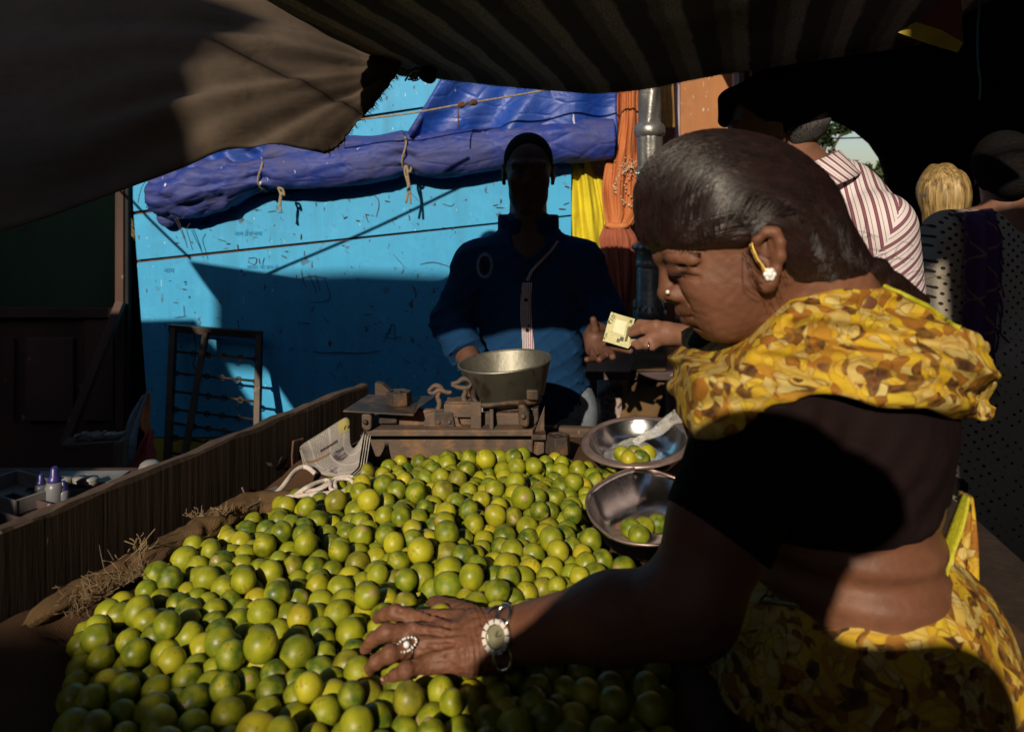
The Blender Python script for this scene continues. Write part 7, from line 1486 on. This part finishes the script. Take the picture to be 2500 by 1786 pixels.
for k in range(46):
    if k < 30: a = G[int(k / 30 * 25), -1]
    else: a = G[-1, int(25 + (k - 30) * 2.1)]
    fg.tube(interp_path([a, a + np.array([random.gauss(.004, .005), 0, -.03]), a + np.array([random.gauss(.008, .01), 0, -.07])], 7), .0028, 5)
fg.build('fringe', M_purple, shw, smooth=True)['kind'] = 'stuff'
sdf_obj('skirt', lambda P: d_cap(P, W(2410, 1150, YD), (1.36, YD, .1), .18, .18), (1.05, YD - .3, .02), (1.75, YD + .3, .90), .02, M_black, pd_)

# ------------------------------------------------------------------ the photographer, just behind the lens: casts the shadow on arm and blouse
ph = thing('person', 'person standing behind the viewpoint taking the picture', 'person', (-.08, -.36, 0))
pp_, PL, PR = head_prims((-.06, -.34, 1.70), (.1, 1, 0), (0, 0, 1), 1.05)
pp_ = pp_ + [('e', ((-.06, -.34, 1.775), (.155, .15, .024)), .02), ('e', ((-.06, -.34, 1.80), (.10, .105, .045)), .02)]
pt_ = [('e', ((-.03, -.38, 1.34), (.22, .12, .24)), .03), ('e', ((-.05, -.38, .95), (.18, .13, .3)), .06), ('c', ((-.24, -.37, 1.56), (.13, -.37, 1.55), .07, .07), .05), ('c', ((-.22, -.36, 1.58), (-.335, -.27, 1.525), .065, .045), .03), ('c', ((-.335, -.27, 1.525), (-.16, -.21, 1.62), .045, .04), .02), ('c', ((-.27, -.32, 1.59), (-.12, -.34, 1.73), .06, .075), .03), ('c', ((.13, -.37, 1.55), (.24, -.27, 1.36), .065, .05), .03), ('c', ((.24, -.27, 1.36), (.07, -.22, 1.46), .042, .03), .02), ('c', ((-.15, -.38, .8), (-.16, -.38, .1), .1, .06), .04), ('c', ((.05, -.38, .8), (.06, -.38, .1), .1, .06), .04)]
V1, F1 = surf(lambda P: smin(d_prims(P, pp_), d_prims(P, pt_), .03), (-.50, -.58, .02), (.34, -.14, 1.94), .016); mk('body', V1, F1, M_shirt, ph, True)
# ---- place the limes: the 300 that show largest as things, the rest as one mass
def place_limes(avoid=None):
    keep = np.ones(len(LX), bool)
    if avoid is not None: vd_ = LX - np.array([0, 0, ZC]); vd_ /= np.linalg.norm(vd_, axis=1, keepdims=True); keep &= avoid(LX) > LR * .30; 
    for o_ in (.012, .024, .036, .05, .065): keep &= d_hand((LX + vd_ * o_).astype(np.float32)) > LR * (.35 - 6 * o_)
    rp2 = cen[:2] + (rimc[:, :2] - cen[:2]) * .97
    keep &= poly_sdv(LX[:, :2], rp2) > LR * .6
    X, R, T = LX[keep], LR[keep], LT[keep]; n = len(X)
    # visibility: spheres hidden by others seen from the camera
    cam_p = np.array([0, 0, ZC]); d = X - cam_p; dist = np.linalg.norm(d, axis=1); dn = d / dist[:, None]; ar = R / dist
    vis = np.ones(n); order = np.argsort(dist)
    up = np.cross(dn, np.cross(dn, np.array([0, 0, 1.]))); up = -up / np.linalg.norm(up, axis=1, keepdims=True); sd_ = np.cross(dn, up)
    smp = [(0, 0)] + [(.7 * math.cos(a), .7 * math.sin(a)) for a in np.linspace(0, 2 * math.pi, 8, endpoint=False)]
    for i in range(n):
        near = np.nonzero((dist < dist[i]) & ((dn @ dn[i]) > math.cos(.06)))[0]; c = 0
        for u, w in smp:
            p = X[i] + (up[i] * u + sd_[i] * w) * R[i] * .95; q = nrm(p - cam_p); cr = np.linalg.norm(np.cross(d[near], q), axis=1) if len(near) else np.array([9.])
            c += not (cr < (R[near] if len(near) else 0)).any()
        vis[i] = c / 9
    px = CX + X[:, 0] / X[:, 1] * F; py = HY + (ZC - X[:, 2]) / X[:, 1] * F
    inside = (px > -20) & (px < 2520) & (py < 1820); score = vis * ar ** 2 * inside
    top_ = set(np.argsort(-score)[:300].tolist())
    def lab(i):
        x, y = px[i], py[i]; e = poly_sd(X[i, :2])
        z = 'resting against the woman\'s spread fingers' if abs(x - 960) < 130 and abs(y - 1590) < 120 else 'shaded under the woman\'s forearm' if x > 1230 and y > 1520 else 'at the back of the heap under the scale' if y < 1190 else 'beside the steel scoop' if x > 1370 and y < 1480 else 'at the left edge of the heap beside the jute roll' if x < 1100 and e > -.055 and y < 1480 else 'at the dark front left corner of the heap' if x < 480 and y > 1480 else 'in the front rows of the heap nearest the viewer' if y > 1640 else 'in the left half of the heap' if x < 760 else 'in the middle of the heap behind the hand' if y > 1380 else 'in the middle of the heap in front of the scale'
        return TINT[T[i]][1] + ' lime ' + z
    Vs, Fs, Cs = [], [], []; lowV, lowF = lime_shape(99, 14, 9); nb = 0
    for i in range(n):
        q = rng.normal(size=4); q /= np.linalg.norm(q); c = np.array(TINT[T[i]][0]) * rng.uniform(.8, 1.2)
        if i in top_: add_lime(X[i], R[i], q, c, lab(i), 'limes heaped on the cart')
        elif inside[i] or True:
            Rm = np.array(Quaternion(q).to_matrix()); Vs.append(lowV * R[i] @ Rm.T + X[i]); Fs.append(np.array(lowF) + nb); nb += len(lowV); Cs.append(np.tile(np.append(c, 1), (len(lowV), 1)))
    o = mk('lime_heap', np.concatenate(Vs), np.concatenate(Fs), M_limes, None, True); at = o.data.attributes.new('tint', 'FLOAT_COLOR', 'POINT'); at.data.foreach_set('color', np.concatenate(Cs).astype(np.float32).ravel())
    struct(o, 'stuff', 'mass of green limes lying deeper in the heap')
    return n
def add_lime(p, r, q, c, label, group):
    o = bpy.data.objects.new('lime', lime_meshes[int(rng.integers(8))]); COL.objects.link(o); o.location = p; o.scale = (r / R_L,) * 3; o.rotation_mode = 'QUATERNION'; o.rotation_quaternion = q
    o.color = (*[float(k) for k in c], 1); return tag(o, label, 'lime', group)
print('limes', place_limes(globals().get('hand_avoid')))
for k, (x, y, Y, ti, lab) in enumerate(((1518, 1108, 1.67, 0, 'yellowish green lime at the left in the steel dish'), (1548, 1106, 1.68, 1, 'green lime in the middle of the steel dish'), (1580, 1106, 1.68, 3, 'pale lime at the right in the steel dish'), (1535, 1120, 1.645, 4, 'yellow lime at the front in the steel dish'), (1565, 1118, 1.65, 2, 'deep green lime at the front right in the steel dish'),
        (1540, 1290, 1.36, 1, 'green lime in the steel scoop nearest its left wall'), (1572, 1286, 1.38, 0, 'yellowish lime in the middle of the steel scoop'), (1605, 1278, 1.40, 2, 'deep green lime in the steel scoop beside the black sleeve'), (1560, 1306, 1.33, 1, 'mid green lime at the front of the steel scoop'))):
    q = rng.normal(size=4); q /= np.linalg.norm(q); add_lime(W(x, y, Y), R_L * 1.02, q, np.array(TINT[ti][0]), lab, 'limes in the steel dishes')
bpy.context.view_layer.update()
